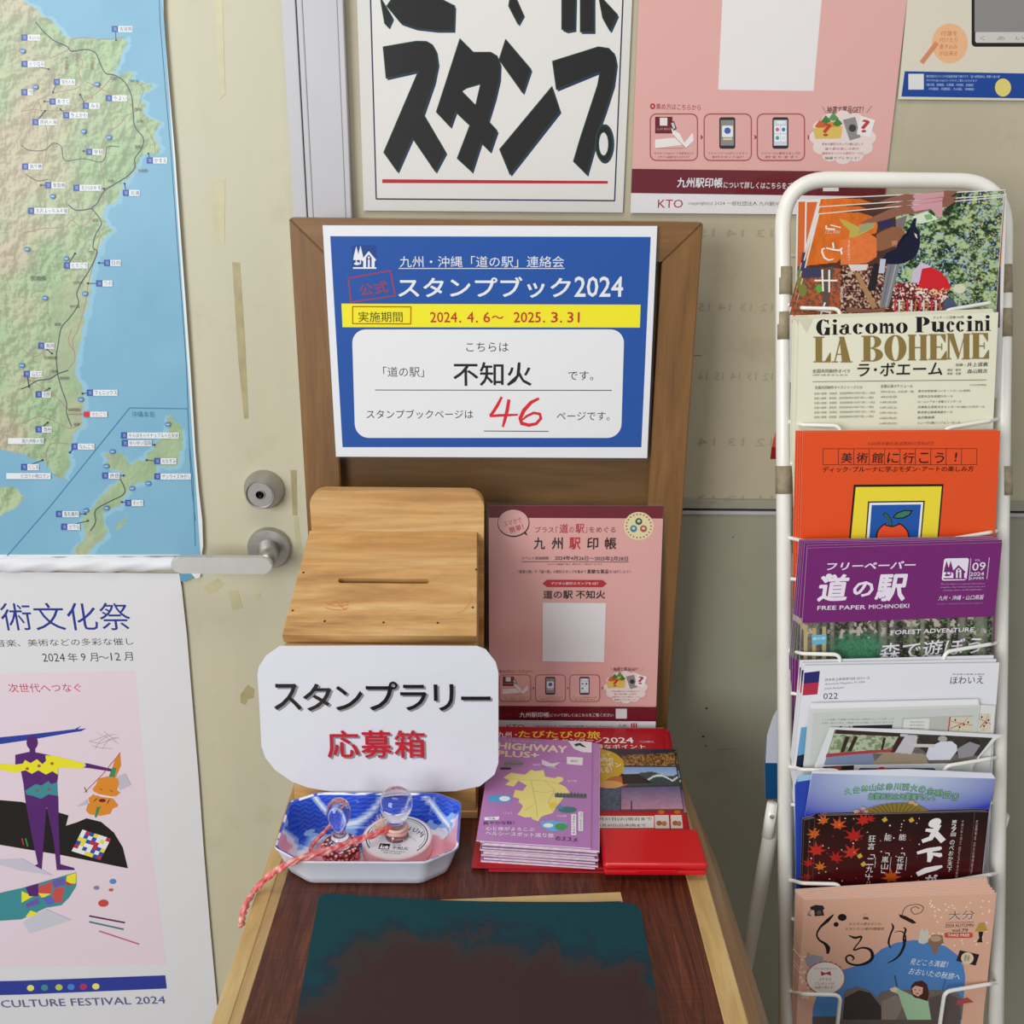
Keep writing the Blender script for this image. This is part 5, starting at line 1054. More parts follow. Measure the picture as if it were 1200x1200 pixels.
for P, c in (([(85, 680), (130, 700), (85, 725)], '#e9e02c'), ([(100, 665), (150, 650), (152, 700), (115, 700)], PU), ([(152, 660), (210, 640), (200, 690), (150, 700)], '#c8504a'), ([(205, 640), (250, 624), (262, 650), (212, 668)], '#6a5aa8'), ([(262, 620), (298, 608), (296, 650), (258, 650)], '#e9e02c'), ([(255, 640), (290, 655), (262, 660)], '#b83a50'), ([(212, 668), (255, 665), (240, 725), (200, 725)], '#c8504a'), ([(150, 688), (200, 690), (165, 708)], '#e9e02c'), ([(100, 730), (150, 705), (155, 730), (105, 745)], '#6a5aa8'), ([(100, 780), (120, 755), (160, 770)], '#e9e02c'), ([(160, 705), (205, 700), (215, 725), (190, 735)], '#5a6ab8')): s.poly(P, c)
s.poly([(90, 800), (180, 750), (278, 792), (115, 845)], '#c8c6d0')
s.ell(441, 642, 13, 10, '#5a8ac8', 18); s.ell(377, 667, 11, 8, '#8a84b0', 18); s.ell(434, 675, 9, 6, '#c85a50', 16); s.ell(404, 727, 20, 14, '#c8483c', 20)
s.line([(350, 777), (487, 803)], 7, '#4c2050'); s.line([(350, 800), (482, 829)], 7, '#3a7a80'); s.line([(388, 836), (543, 887)], 5, '#c05080')
s.poly([(-700, 1046), (83, 1030), (645, 1009), (651, 1060), (83, 1084), (-700, 1100)], '#2c3c94')
for x, c in ((120, '#e8e070'), (175, '#3f8c92'), (231, '#b8c850'), (278, '#4a80cc'), (326, '#b83060'), (375, '#e8e070')): s.ell(x, 1058-(x-120)*0.025, 14, 12, c, 18)
s.text('ART CULTURE FESTIVAL 2024', -130, 1110, 642, 28, '#5a6090', y1=1090)
s.build('culture_festival_poster', M['print_crease'], 'tall white and pink arts festival poster with purple figure hanging below the map', 'poster')
# ================================================================== MAGAZINE RACK
TH = math.radians(15.5)
RP = atZ(1045, 640, 1.068); RF = np.array([0, -math.cos(TH), math.sin(TH)])        # rack plane: point and normal towards the reader
RD = np.array([0, -math.sin(TH), -math.cos(TH)])                                    # down along the rack
def rk(u, v, f=0.0): return pplane(u, v, RP + RF*f, RF)
rack = empty('magazine_rack', (RP[0], 0.9, 0.0)); tag(rack, 'white tubular metal magazine rack with seven wire pockets, brown tape on its posts', 'rack')
tl, tr = rk(917.5, 300), rk(1177, 300); R_ = 0.0083
bl_, br_ = rk(921, 1150), rk(1167.5, 1150)
topv = rk(1045, 211); zt_ = topv[2]
def ext(a, b, z): t = (z-a[2])/(b[2]-a[2]); return a + (b-a)*t
b0 = ext(tl, bl_, 0.012); b1 = ext(tr, br_, 0.012)
c0 = tl + (tl-bl_)/np.linalg.norm(tl-bl_)*((zt_-tl[2])/math.cos(TH)); c1 = tr + (tr-br_)/np.linalg.norm(tr-br_)*((zt_-tr[2])/math.cos(TH))
link('tube_frame', tube_mesh(fillet([b0, c0, c1, b1], 0.052, 12), R_, n=22), M['rack'], rack)
link('foot_cap', tube_mesh([b0, b0 + np.array([0, 0, -0.012])], 0.0105, n=16), M['dark'], rack); link('foot_cap', tube_mesh([b1, b1 + np.array([0, 0, -0.012])], 0.0105, n=16), M['dark'], rack)
def band(u, va, vb):
    link('tape_band', tube_mesh([rk(u, va), rk(u, (va+vb)/2), rk(u, vb)], R_+0.0006, n=22), M['tape'], rack)
for va, vb in ((313.5, 346), (366, 398.5), (546, 578.5)): band(918.6, va, vb)
for va, vb in ((311, 344), (362, 395), (546, 580)): band(1176, va, vb)
# pocket wires
WV = [(357, 352), (494, 490), (630, 621), (762, 752), (898, 886), (1031, 1022), (1161, 1150)]
rw = 0.0021
for i, (vl, vr) in enumerate(WV):
    p0 = rk(921, vl, 0.004); p1 = rk(930, vl+1, 0.010); f = 0.034
    a = rk(985, vl+5, f); c = rk(1107, vr+12, f); b = a + RD*0.075 - RF*0.014; d = c + RD*0.070 - RF*0.014; e = rk(1165, vr+2, 0.010); g_ = rk(1172, vr, 0.002)
    P = [p0, p1, rk(940, vl+4, 0.026), a, b, d, c, rk(1160, vr+3, 0.026), e, g_]
    link('pocket_wire', tube_mesh(fillet(P, [0.004, 0.004, 0.008, 0.008, 0.008, 0.008, 0.004, 0.004], 6), rw, n=10), M['rack'], rack)
    # floor and back of the pocket, hidden behind the papers
    s0 = rk(921, vl, 0.0) + RD*0.17; s1 = rk(1172, vl, 0.0) + RD*0.17
    link('pocket_floor_wire', tube_mesh(fillet([s0, s0 + RF*0.012 + np.array([0.02, 0, 0]), s1 + RF*0.012 - np.array([0.02, 0, 0]), s1], 0.008), rw, n=8), M['rack'], rack)
for v in (300, 520, 800, 1100): link('cross_wire', tube_mesh([rk(921, v, -0.036), rk(1172, v, -0.036)], rw, n=8), M['rack'], rack)
# rear legs
hg = rk(907.5, 953, -0.012)
def legpt(u, v): r = ray(u, v); return CAM + r*((hg[0]-0.006)/r[0])
l1 = legpt(876, 1120); dirn = (l1-hg)/np.linalg.norm(l1-hg); l2 = hg + dirn*((0.012-hg[2])/dirn[2])
link('rear_leg', tube_mesh([hg, hg+dirn*0.03, l2], 0.0, n=18, radii=[0.006, 0.0085, 0.0085]), M['rack'], rack)
l2r = l2.copy(); l2r[0] = br_[0]; hr = hg.copy(); hr[0] = rk(1176, 953)[0]+0.004
link('rear_leg', tube_mesh([hr, l2r], 0.0085, n=18), M['rack'], rack)
link('leg_brace', tube_mesh([hg+dirn*0.45, hr+(l2r-hr)/np.linalg.norm(l2r-hr)*0.45], 0.006, n=12), M['rack'], rack)
hp_ = rk(906.5, 957, 0.004)
me = tube_mesh([hp_ + np.array([-0.001, 0.006, 0.013]), hp_ + np.array([-0.0022, 0.006, -0.03])], 0.0, n=16, radii=[0.0058, 0.0068]); link('hinge_plate', me, M['rack'], rack)
rv = lathe([(0.0001, 0.0022), (0.0016, 0.002), (0.0024, 0.0008), (0.0024, -0.002)], 16, False); rv.transform(Matrix.Rotation(math.pi/2, 4, 'X')); link('rivet', rv, M['steel'], rack, tuple(hp_ + np.array([-0.0018, -0.0005, 0.0]))).matrix_parent_inverse = rack.matrix_basis.inverted()

# ---------------------------------------------------------------- papers in the rack
def rsheet(u, v, f, lean_deg, crop, yaw=0.0):
    a = math.radians(lean_deg); q = math.radians(yaw)
    return Sheet(rk(u, v, f), (math.cos(q), math.sin(q), 0), (0, math.sin(a), math.cos(a)), crop=crop)
BACK = np.array([0, 1.0, 0.12]); BACK /= np.linalg.norm(BACK)

# 1 festival magazine
s = rsheet(1055, 250, 0.044, 4, (920, 210, 4.615))
Q = [(172, 186), (1184, 92), (1138, 770), (1120, 1180), (60, 1180), (40, 772)]
s.base(Q, 0.0008, '#d8d4cc')
def fest(PX, PY, U, V):
    n = 0.55*fbm(PX/34+2, PY/26, 3) + 0.45*fbm(PX/11, PY/9, 3); n2 = vnoise(PX/7+5, PY/7); n3 = fbm(PX/60+4, PY/60, 3)
    g = np.where((n > 0.55)[..., None], lin('#a9bb8c'), np.where((n > 0.47)[..., None], lin('#64804e'), np.where((n > 0.40)[..., None], lin('#34492c'), lin('#1c2a1c'))))
    g = np.where(((n2 > 0.72) & (n3 > 0.5))[..., None], lin('#9db4d0'), g); g = np.where(((n2 < 0.2) & (PX > 950))[..., None], lin('#bdb67a'), g)
    br = lin('#4a2c20')*(0.6+0.9*n)[..., None]; og = lin('#d4691f')*(0.72+0.5*fbm(PX/30, PY/60, 3))[..., None]
    o = np.where((PX > 600-0*PY)[..., None], g, br)
    o = np.where(inpoly(PX, PY, [(150, 180), (400, 180), (470, 200), (500, 240), (495, 290), (400, 320), (280, 450), (100, 470), (60, 480)])[..., None], og, o)
    o = np.where(inpoly(PX, PY, [(300, 330), (450, 290), (498, 320), (495, 420), (440, 455), (300, 465)])[..., None], lin('#dd7338')*(0.8+0.35*n)[..., None], o)
    lowp = (PY > 560) & (PX > 580) & (PX < 880); fl = np.where((n2 > 0.66)[..., None], lin('#e0d4c8'), np.where((n2 > 0.5)[..., None], lin('#c0282c'), np.where((n2 > 0.3)[..., None], lin('#5a2a28'), lin('#2a201e')))); o = np.where(lowp[..., None], fl, o)
    low2 = (PY > 480) & (PX < 300); o = np.where(low2[..., None], np.where((n2 > 0.5)[..., None], lin('#b0562a'), lin('#6a4a38'))*(0.7+0.6*n)[..., None], o)
    low3 = (PY > 470) & (PX >= 300) & (PX < 560); o = np.where(low3[..., None], np.where((n2 > 0.66)[..., None], lin('#c8a890'), np.where((n2 > 0.42)[..., None], lin('#7a4432'), lin('#2a1a18'))), o)
    return o
s.pic([(185, 190), (1180, 98), (1136, 775), (36, 775)], 250, 175, fest)
s.poly([(395, 240), (560, 165), (640, 142), (700, 140), (760, 130), (870, 112), (930, 112), (880, 150), (800, 160), (720, 185), (640, 190), (560, 215), (480, 235)], '#8a5a48'); s.poly([(680, 150), (700, 140), (850, 118), (852, 185), (835, 215), (815, 190), (790, 160), (700, 175)], '#c8929a')
s.poly([(500, 240), (560, 215), (600, 230), (570, 260), (510, 270)], '#2c2a4c'); s.poly([(605, 215), (660, 195), (640, 270), (600, 262)], '#7a6a68'); s.poly([(690, 200), (770, 175), (830, 215), (740, 240), (690, 235)], '#cfd8c4'); s.poly([(750, 195), (790, 185), (800, 215), (765, 222)], '#7ab070')
s.poly([(492, 300), (520, 282), (580, 258), (630, 262), (650, 290), (610, 360), (570, 370), (530, 385), (498, 390)], '#8c5a3c'); s.poly([(575, 335), (605, 330), (608, 352), (580, 362)], '#b87a58')
s.poly([(672, 290), (650, 300), (680, 250), (695, 212), (712, 210), (706, 250), (728, 290), (730, 350), (716, 400), (690, 430), (645, 455), (590, 462), (545, 455), (530, 430), (545, 400), (600, 375), (612, 340), (640, 300)], '#14162e'); s.poly([(698, 290), (712, 300), (716, 322), (706, 312)], '#d8d4d0')
s.poly([(292, 212), (330, 225), (392, 255), (452, 236), (486, 238), (480, 262), (440, 285), (380, 312), (345, 318), (350, 280), (310, 240)], '#b8a44a'); s.poly([(400, 248), (455, 236), (486, 242), (470, 268), (400, 292)], '#9a9a6a')
s.poly([(552, 460), (622, 460), (560, 690), (520, 705), (512, 680)], '#7d7c80'); s.line([(600, 462), (545, 690)], 6, '#a8a6a4'); s.line([(575, 462), (528, 680)], 4, '#5a5c64'); s.poly([(515, 430), (545, 432), (535, 510), (505, 508)], '#b8bcc8'); s.poly([(480, 455), (512, 460), (490, 600), (440, 610)], '#241c20')
s.poly([(340, 462), (450, 460), (440, 492), (360, 496)], '#d8ccc4'); s.poly([(375, 510), (400, 505), (500, 690), (470, 702)], '#a87e54'); s.poly([(330, 690), (470, 706), (540, 690), (545, 712), (500, 722), (330, 720)], '#8a5a44')
s.poly([(690, 500), (735, 450), (790, 470), (760, 520), (720, 560), (680, 560)], '#c8b8c8'); s.poly([(740, 485), (790, 475), (840, 500), (880, 545), (895, 590), (840, 600), (760, 590), (712, 605), (730, 540)], '#cc2028')
for k in range(26): x = 700+rnd.random()*200; y = 585+rnd.random()*55; s.poly([(x, y), (x+18*rnd.random()+6, y-12), (x+22, y+8*rnd.random())], rnd.choice(['#e8dcd0', '#e0b0a8', '#d8c070', '#c83a3c']))
s.ell(942, 592, 34, 26, '#d0ccb0', 18); s.poly([(862, 650), (905, 640), (940, 700), (850, 725)], '#4a5470')
for k in range(12): s.rect(590+22*k, 650 + 4*(k % 3), 600+22*k, 715, ['#c82c34', '#d8d0c8', '#a8703c'][k % 3])
s.ell(183, 592, 18, 22, '#5aa040', 14); s.ell(95, 600, 24, 34, '#7a7a38', 14); s.poly([(96, 480), (200, 480), (190, 530), (90, 535)], '#3c3a58'); s.poly([(215, 480), (262, 470), (230, 720), (200, 720)], '#5a4a44')
s.line([(222, 252), (222, 268), (268, 272)], 9, '#e8d8c8'); s.line([(245, 248), (300, 262)], 6, '#e8d8c8'); s.text('広報', 215, 276, 300, 20, '#d8b8a0')
W2 = '#ece4da'
s.taper([(310, 372), (290, 385), (255, 380), (222, 372)][::-1], [7, 9, 9, 7], W2); s.line([(258, 344), (262, 372)], 9, W2); s.taper([(215, 375), (200, 378), (200, 395), (212, 425), (235, 438), (262, 432)], [8, 9, 9, 9, 8, 5], W2); s.line([(300, 380), (306, 405)], 9, W2)
s.line([(160, 548), (280, 548)], 9, W2); s.line([(172, 572), (262, 575)], 0.1, W2); s.line([(200, 490), (205, 605)], 9, W2); s.line([(238, 492), (238, 610)], 9, W2)
s.line([(165, 705), (245, 720)], 9, W2); s.line([(215, 668), (190, 740)], 9, W2); s.line([(245, 715), (235, 745)], 9, W2)
s.vtext('うきからつ', 345, 330, 440, 13, W2); s.vtext('秋の特集', 308, 580, 670, 15, W2)
fm = s.build('town_magazine', M['print_gloss'], 'front festival photo magazine turned sideways in the top rack pocket', 'magazine')
g = 'festival photo magazines in the top rack pocket'
pv_ = s.L(1184, 92)
for k, (an, sx1, sy1, bk) in enumerate(((-0.028, 0.0008, 0.0018, 0.0014), (-0.044, 0.0020, 0.0068, 0.0030))):
    c = fm.copy(); C_.objects.link(c); c['group'] = g; c['label'] = '%s festival magazine edge behind the front one in the top rack pocket' % ORD[k+1]
    c.matrix_world = fm.matrix_world @ Matrix.Translation((pv_[0]+sx1, pv_[1]+sy1, -bk)) @ Matrix.Rotation(an, 4, 'Z') @ Matrix.Translation((-pv_[0], -pv_[1], 0))
fm['group'] = g

s2 = rsheet(1055, 250, 0.0385, 4, (920, 210, 4.615))
s2.base([(64, 112), (1150, 75), (1120, 1180), (62, 1180), (56, 650)], 0.0008, '#dcd8d2'); s2.poly([(72, 122), (1140, 86), (1120, 470), (66, 470)], '#d0642c'); s2.poly([(66, 470), (1120, 470), (1116, 800), (64, 800)], '#5c4a52')
ob = s2.build('town_magazine', M['print_gloss'], 'third festival magazine, leaning leftmost behind the front one in the top rack pocket', 'magazine', g)
c = ob.copy(); C_.objects.link(c); c.matrix_world = Matrix.Translation((0.0082, -0.0016, -0.0002)) @ ob.matrix_world; c['label'] = 'fourth festival magazine, upright white edge between the leftmost and the front ones'

# 2 opera leaflet
s = rsheet(1050, 368, 0.044, 4, (880, 180, 3.6375))
s.base([(205, 704), (1055, 676), (1030, 1200), (1005, 1720), (200, 1720), (192, 1200)], 0.0004, '#e3dfc6')
s.poly([(202, 706), (268, 704), (238, 768)], '#cfcab0')
OC = '#1a1718'; GO = '#8a7340'
def didone(s, ch, x, y, w, h, col, th=0.42):
    """fat face capitals and small letters: heavy stems, hairline joins"""
    X = lambda a: x+a*w; Y = lambda b: y+b*h; hr = 0.045
    def R(a, b, c, d): s.poly([(X(a), Y(b)), (X(c), Y(b)), (X(c), Y(d)), (X(a), Y(d))], col)
    def bowl(cx, cy, rx, ry, ix, iy, a0, a1):
        s.up(); P = []; n = 26
        for k in range(n+1):
            q = math.radians(a0+(a1-a0)*k/n); P += [s.L(X(cx+ix*math.cos(q)), Y(cy-iy*math.sin(q))), s.L(X(cx+rx*math.cos(q)), Y(cy-ry*math.sin(q)))]
        s.add(P, [(2*k, 2*k+1, 2*k+3, 2*k+2) for k in range(n)], col)
    if ch == 'L': R(.12, 0, .5, 1); R(0, 0, .62, hr); R(0, 1-hr, 1, 1); s.poly([(X(.62), Y(1)), (X(1), Y(1)), (X(1), Y(.62)), (X(.95), Y(.62))], col)
    elif ch == 'A': s.poly([(X(.36), Y(0)), (X(.6), Y(0)), (X(.92), Y(1)), (X(.5), Y(1))], col); s.line([(X(.44), Y(.02)), (X(.14), Y(.99))], w*0.06, col); R(.2, .66, .6, .66+hr); R(0, 1-hr, .3, 1); R(.42, 1-hr, 1, 1)
    elif ch == 'B': R(.1, 0, .42, 1); R(0, 0, .55, hr); R(0, 1-hr, .55, 1); R(.4, .46, .55, .46+hr); bowl(.5, .24, .42, .24, .12, .2, -90, 90); bowl(.5, .74, .5, .26, .16, .22, -90, 90)
    elif ch == 'O': bowl(.5, .5, .5, .51, .16, .475, 0, 360)
    elif ch == 'H': R(.06, 0, .36, 1); R(.64, 0, .94, 1); R(0, 0, .42, hr); R(0, 1-hr, .42, 1); R(.58, 0, 1, hr); R(.58, 1-hr, 1, 1); R(.3, .48, .7, .48+hr)
    elif ch == 'E': R(.1, 0, .44, 1); R(0, 0, .94, hr); R(0, 1-hr, 1, 1); R(.4, .48, .74, .48+hr); s.poly([(X(.62), Y(0)), (X(.94), Y(0)), (X(.94), Y(.32)), (X(.9), Y(.32))], col); s.poly([(X(.64), Y(1)), (X(1), Y(1)), (X(1), Y(.66)), (X(.95), Y(.66))], col); R(.7, .36, .75, .62)
    elif ch == 'M': R(0, 0, .08, 1); s.poly([(X(0), Y(0)), (X(.26), Y(0)), (X(.52), Y(.8)), (X(.44), Y(1))], col); s.line([(X(.46), Y(.99)), (X(.76), Y(0.02))], w*0.035, col); R(.7, 0, .96, 1); R(-.04, 1-hr, .16, 1); R(.62, 1-hr, 1, 1); R(-.04, 0, .2, hr); R(.7, 0, 1, hr)
    elif ch == 'G': bowl(.5, .5, .5, .52, .14, .47, 50, 330); R(.66, .5, .94, 1); R(.55, .5, 1, .5+hr); s.poly([(X(.8), Y(0)), (X(.86), Y(0)), (X(.86), Y(.34)), (X(.7), Y(.1))], col)
    elif ch == 'P': R(.1, 0, .46, 1); R(0, 0, .56, hr); R(0, 1-hr, .58, 1); bowl(.5, .28, .5, .28, .14, .235, -90, 90)
    elif ch == 'i': R(.2, .32, .75, 1); R(0, .32, .5, .32+hr); R(0, 1-hr, 1, 1); s.ell(X(.48), Y(.1), w*.34, h*.11, col, 16)
    elif ch == 'n': R(.1, .32, .38, 1); R(.62, .5, .9, 1); bowl(.6, .52, .3, .2, .02, .15, 0, 180); R(0, .32, .2, .32+hr); R(0, 1-hr, .46, 1); R(.54, 1-hr, 1, 1)
    elif ch == 'm': R(.06, .32, .24, 1); R(.41, .5, .59, 1); R(.76, .5, .94, 1); bowl(.42, .52, .17, .2, .0, .15, 0, 180); bowl(.77, .52, .17, .2, .0, .15, 0, 180); R(0, .32, .1, .32+hr); R(0, 1-hr, .3, 1); R(.35, 1-hr, .65, 1); R(.7, 1-hr, 1, 1)
    elif ch == 'u': R(.1, .32, .38, .85); R(.62, .32, .9, 1); bowl(.4, .8, .3, .2, .02, .15, 180, 360); R(0, .32, .3, .32+hr); R(.52, .32, .8, .32+hr); R(.8, 1-hr, 1, 1)
    elif ch == 'o': bowl(.5, .66, .5, .35, .14, .31, 0, 360)
    elif ch == 'c': bowl(.5, .66, .5, .35, .12, .31, 50, 320); s.ell(X(.72), Y(.47), w*.2, h*.09, col, 14)
    elif ch == 'a': R(.5, .5, .8, .95); bowl(.56, .5, .24, .18, .05, .13, 0, 150); s.ell(X(.3), Y(.48), w*.18, h*.09, col, 14); bowl(.42, .8, .42, .21, .16, .15, 60, 300); R(.75, .93, 1, .98)
def word_px(s, t, ws, y, h, col, y1=None):
    for ch, (a, b), k in zip(t, ws, range(99)):
        yy = y + ((y1-y)*k/len(t) if y1 is not None else 0); didone(s, ch, a, yy, b-a, h, col)
word_px(s, 'Giacomo', [(278, 340), (345, 372), (376, 428), (434, 482), (487, 540), (546, 612), (618, 668)], 708, 66, OC, 698)
word_px(s, 'Puccini', [(700, 762), (766, 828), (833, 870), (874, 912), (918, 948), (952, 992), (996, 1022)], 696, 66, OC, 688)
word_px(s, 'LA', [(266, 340), (344, 432)], 780, 110, GO); word_px(s, 'BOHEME', [(470, 562), (568, 662), (668, 752), (756, 834), (838, 934), (938, 1014)], 776, 110, GO, 762)
s.text('プッチーニ没後100年', 775, 693, 908, 12, OC, y1=690, res=1)
s.text('ラ･ボエーム', 455, 892, 820, 58, OC, bold=0.012, y1=886); s.text('全国共同制作オペラ', 262, 918, 422, 17, OC); s.text('2024年東京・名古屋・京都・兵庫・熊本・金沢・川崎', 262, 940, 410, 7, OC, res=1); s.text('井上道義', 922, 890, 1010, 18, OC, y1=888); s.text('森山開次', 922, 919, 1008, 18, OC, y1=917)
s.text('指揮―', 872, 894, 918, 12, OC, res=1); s.text('演出・振付', 836, 916, 895, 11, OC, res=1); s.text('美術・衣裳', 836, 932, 895, 11, OC, res=1); s.line([(262, 972), (1003, 964)], 2, OC)
s.text('全国共同制作オペラシリーズとは', 272, 990, 475, 14, '#4a4844', y1=988, res=1); s.text('全国公演スケジュール', 552, 984, 690, 14, '#3a3834', y1=983, res=1)
for k in range(6): s.text('全国の劇場・音楽堂、芸術団体等が共同で新しい演出', 268, 1018+20*k, 528-6*(k % 2), 10, '#7a786c', y1=1014+20*k, res=1)
for k, (a, b) in enumerate((('9月21日(土)、23日(月・祝)', '東京芸術劇場コンサートホール(池袋)'), ('9月29日(日)', '名取市文化会館大ホール'), ('10月6日(日)', 'ロームシアター京都メインホール'), ('10月12日(土)', '兵庫県立芸術文化センターKOBELCO大ホール'), ('10月19日(土)', '熊本県立劇場演劇ホール'), ('10月26日(土)', '金沢歌劇座'), ('11月2日(土)', 'ミューザ川崎シンフォニーホール'))):
    y = 1010+22.5*k; s.text(a, 552-0.7*k, y, 552+(142 if k == 0 else 70), 11, '#3a3834', y1=y-1, res=1); s.text(b, 712-0.6*k, y-3, 712+[222, 148, 185, 285, 148, 70, 180][k], 11, '#3a3834', y1=y-5, res=1)
s.text('主催／公益財団法人熊本県', 268, 1160, 370, 8, '#7a786c', res=1); s.text('8/1(木)発売開始', 932, 982, 1002, 8, '#4a4844', res=1)
op = s.build('opera_leaflet', M['print'], 'front cream opera leaflet with black and gold fat lettering in the second rack pocket', 'leaflet')
g = 'cream opera leaflets in the second rack pocket'; op['group'] = g
for k, (dx, dy, dz) in enumerate([(-0.0035, 0.003, 0.0006), (-0.0050, 0.006, 0.0014), (-0.002, 0.009, 0.0022)]):
    c = op.copy(); C_.objects.link(c); c.matrix_world = Matrix.Translation((dx, dy, dz)) @ op.matrix_world; c['group'] = g; c['label'] = '%s cream opera leaflet behind the front one in the second rack pocket' % ORD[k+1]

# 3 orange art leaflet
s = rsheet(1050, 505, 0.044, 4, (880, 480, 3.75))
OR = '#e2501f'
s.base([(228, 98), (1096, 92), (1072, 560), (1050, 1150), (215, 1150), (216, 560)], 0.0006, OR, '#e8cfc4')
s.text('KAB熊本朝日放送開局35周年記念', 517, 141, 805, 17, '#5c2212', y1=140, res=1)
for k in range(10): a = 317+67.6*k; s.line([(a, 172-0.1*k), (a+67.6, 172), (a+67.2, 241), (a, 243), (a, 172)], 2.6, '#4a1c10')
for k, ch in enumerate('美術館に行こう！'):
    a = 394+68.0*k; ins = 12 if ch in 'こう' else 8
    if ch == '！': s.text('!', a+28, 188, a+37, 40, BLK, bold=0.01)
    else: s.text(ch, a+ins-4, 189, a+68-ins-6, 46, BLK, bold=0.008)
s.text('ディック･ブルーナに学ぶモダン･アートの楽しみ方', 316, 250, 980, 25, BLK, bold=0.008, y1=247)
s.poly([(452, 330), (846, 327), (818, 640), (424, 640)], BLK); s.poly([(460, 340), (838, 337), (812, 640), (432, 640)], '#ecd638')
s.poly([(514, 403), (764, 400), (742, 640), (497, 640)], BLK); s.poly([(520, 409), (757, 406), (737, 640), (502, 640)], '#ece8e0'); s.poly([(530, 419), (747, 416), (727, 640), (514, 640)], '#1f55a4')
s.ell(622, 560, 74, 68, BLK, 36); s.ell(622, 560, 68, 62, '#e8502a', 36); s.ell(620, 500, 26, 12, '#1f55a4', 16); s.line([(590, 508), (622, 514), (655, 502)], 6, BLK)
s.taper([(583, 455), (600, 468), (612, 490), (616, 510)], [16, 14, 13, 10], BLK); s.taper([(586, 457), (600, 470), (611, 490), (615, 508)], [10, 9, 8, 6], '#2f6a4c')
s.poly([(620, 474), (640, 452), (672, 441), (712, 442), (700, 462), (672, 478), (640, 480)], BLK); s.poly([(628, 472), (645, 456), (672, 446), (703, 447), (694, 460), (668, 473), (642, 475)], '#3a7a5c')
op = s.build('art_museum_leaflet', M['print_gloss'], 'front orange leaflet with a framed apple picture in the third rack pocket', 'leaflet')
g = 'orange apple leaflets in the third rack pocket'; op['group'] = g
for k, (dx, dy, dz) in enumerate([(-0.0015, 0.003, 0.0002), (-0.0034, 0.0055, -0.0002), (-0.0052, 0.008, -0.0006)]):
    c = op.copy(); C_.objects.link(c); c.matrix_world = Matrix.Translation((dx, dy, dz)) @ op.matrix_world; c['group'] = g; c['label'] = '%s orange leaflet behind the front one in the third rack pocket' % ORD[k+1]

# 4 purple free paper
s = rsheet(1055, 638, 0.045, 4, (940, 620, 5.0)); PP = '#74246c'
def forest(PX, PY, U, V):
    n = fbm(PX/26, PY/40, 4); n2 = vnoise(PX/9, PY/7); tr_ = vnoise(PX/22+3, PY/300+2); G = np.clip(1-np.hypot((PX-330)/230, (PY-700)/120), 0, 1)
    dk, gr, gy, gn = lin('#2c2a26'), lin('#5a5c50'), lin('#8a8478'), lin('#3f7a58'); o = dk + (gy-dk)*np.clip((tr_-0.35)*2, 0, 1)[..., None]*(0.5+n)[..., None]
    o = np.where((n2 > 0.62)[..., None], gr*(0.6+n)[..., None], o); k = np.clip(G*2.2*(n+0.3), 0, 1)[..., None]; o = o*(1-k) + gn*(0.7+0.6*n2)[..., None]*k
    o = np.where(((n2 > 0.7) & (PX > 600))[..., None], lin('#6a8a50'), o); o = np.where(((n > 0.62) & (PY < 640))[..., None], lin('#b4a69a'), o); return o
s.base([(30, 112), (1172, 78), (1130, 500), (1112, 770), (1085, 1400), (-25, 1400), (-20, 800), (0, 560)], 0.0010, PP, '#c8b8d0')
s.pic([(2, 552), (1122, 512), (1110, 800), (-20, 800)], 220, 60, forest)
s.taper([(0, 560), (30, 700), (25, 780)], [0.1, 0.1, 0.1], '#3a2c22')
for x, y in ((10, 562), (60, 580), (118, 572)): s.poly([(x, y), (x+22, y), (x+20, 800), (x-2, 800)], '#b8a070')
s.poly([(56, 622), (142, 616), (142, 672), (58, 680)], '#6ab0c8'); s.text('森の道', 62, 634, 136, 16, '#e4ecf0', y1=630)
WP = '#e6dce6'
s.text('フリーペーパー', 140, 196, 662, 46, WP, bold=0.024, y1=186, shear=0.22)
s.text('道', 92, 268, 268, 158, WP, bold=0.03, y1=262, shear=0.1); s.text('の', 304, 300, 422, 92, WP, bold=0.03, y1=309, shear=0.1); s.text('駅', 432, 266, 612, 158, WP, bold=0.03, y1=262, shear=0.1); s.ell(158, 278, 20, 17, WP)
s.text('FREE PAPER', 90, 450, 372, 24, WP, bold=0.01, y1=445); s.text('MICHINOEKI', 392, 443, 628, 24, WP, bold=0.01, y1=437)
s.poly([(x-(y-170)*0.12, y-(x-830)*0.02) for x, y in rrect_pts(832, 172, 978, 302, 14)], WP); logo_station(s, 828, 184, 958, 294, PP)
s.line([(988, 172), (978, 300)], 3, WP); s.line([(1096, 166), (1082, 292)], 3, WP); s.text('VOL.', 1012, 176, 1046, 12, WP, res=1); s.text('09', 998, 196, 1076, 48, WP, y1=192, bold=0.006); s.text('2024', 984, 253, 1066, 22, WP, y1=250, bold=0.006); s.text('SUMMER', 980, 282, 1066, 14, WP, y1=279)
for k, t in enumerate(('This booklet is a regional information', 'magazine that delivers local news and', 'exciting culture at MICHINOEKI')): s.text(t, 812+14*(k == 2), 318+18*k, 1070-20*(k == 2), 10, '#c8a8c8', y1=314+18*k, res=1)
s.text('九州・沖縄・山口県版', 798, 390, 1062, 28, WP, y1=384, shear=0.15, bold=0.006); s.text('KYUSHU OKINAWA YAMAGUCHI VERSION', 792, 434, 1056, 9, '#a878a8', y1=428, res=1)
s.text('FOREST ADVENTURE', 520, 592, 1006, 26, WP, bold=0.012, y1=574, shear=0.1)
s.text('森で遊ぼう', 450, 672, 1050, 100, WP, bold=0.008, y1=628, shear=0.1)
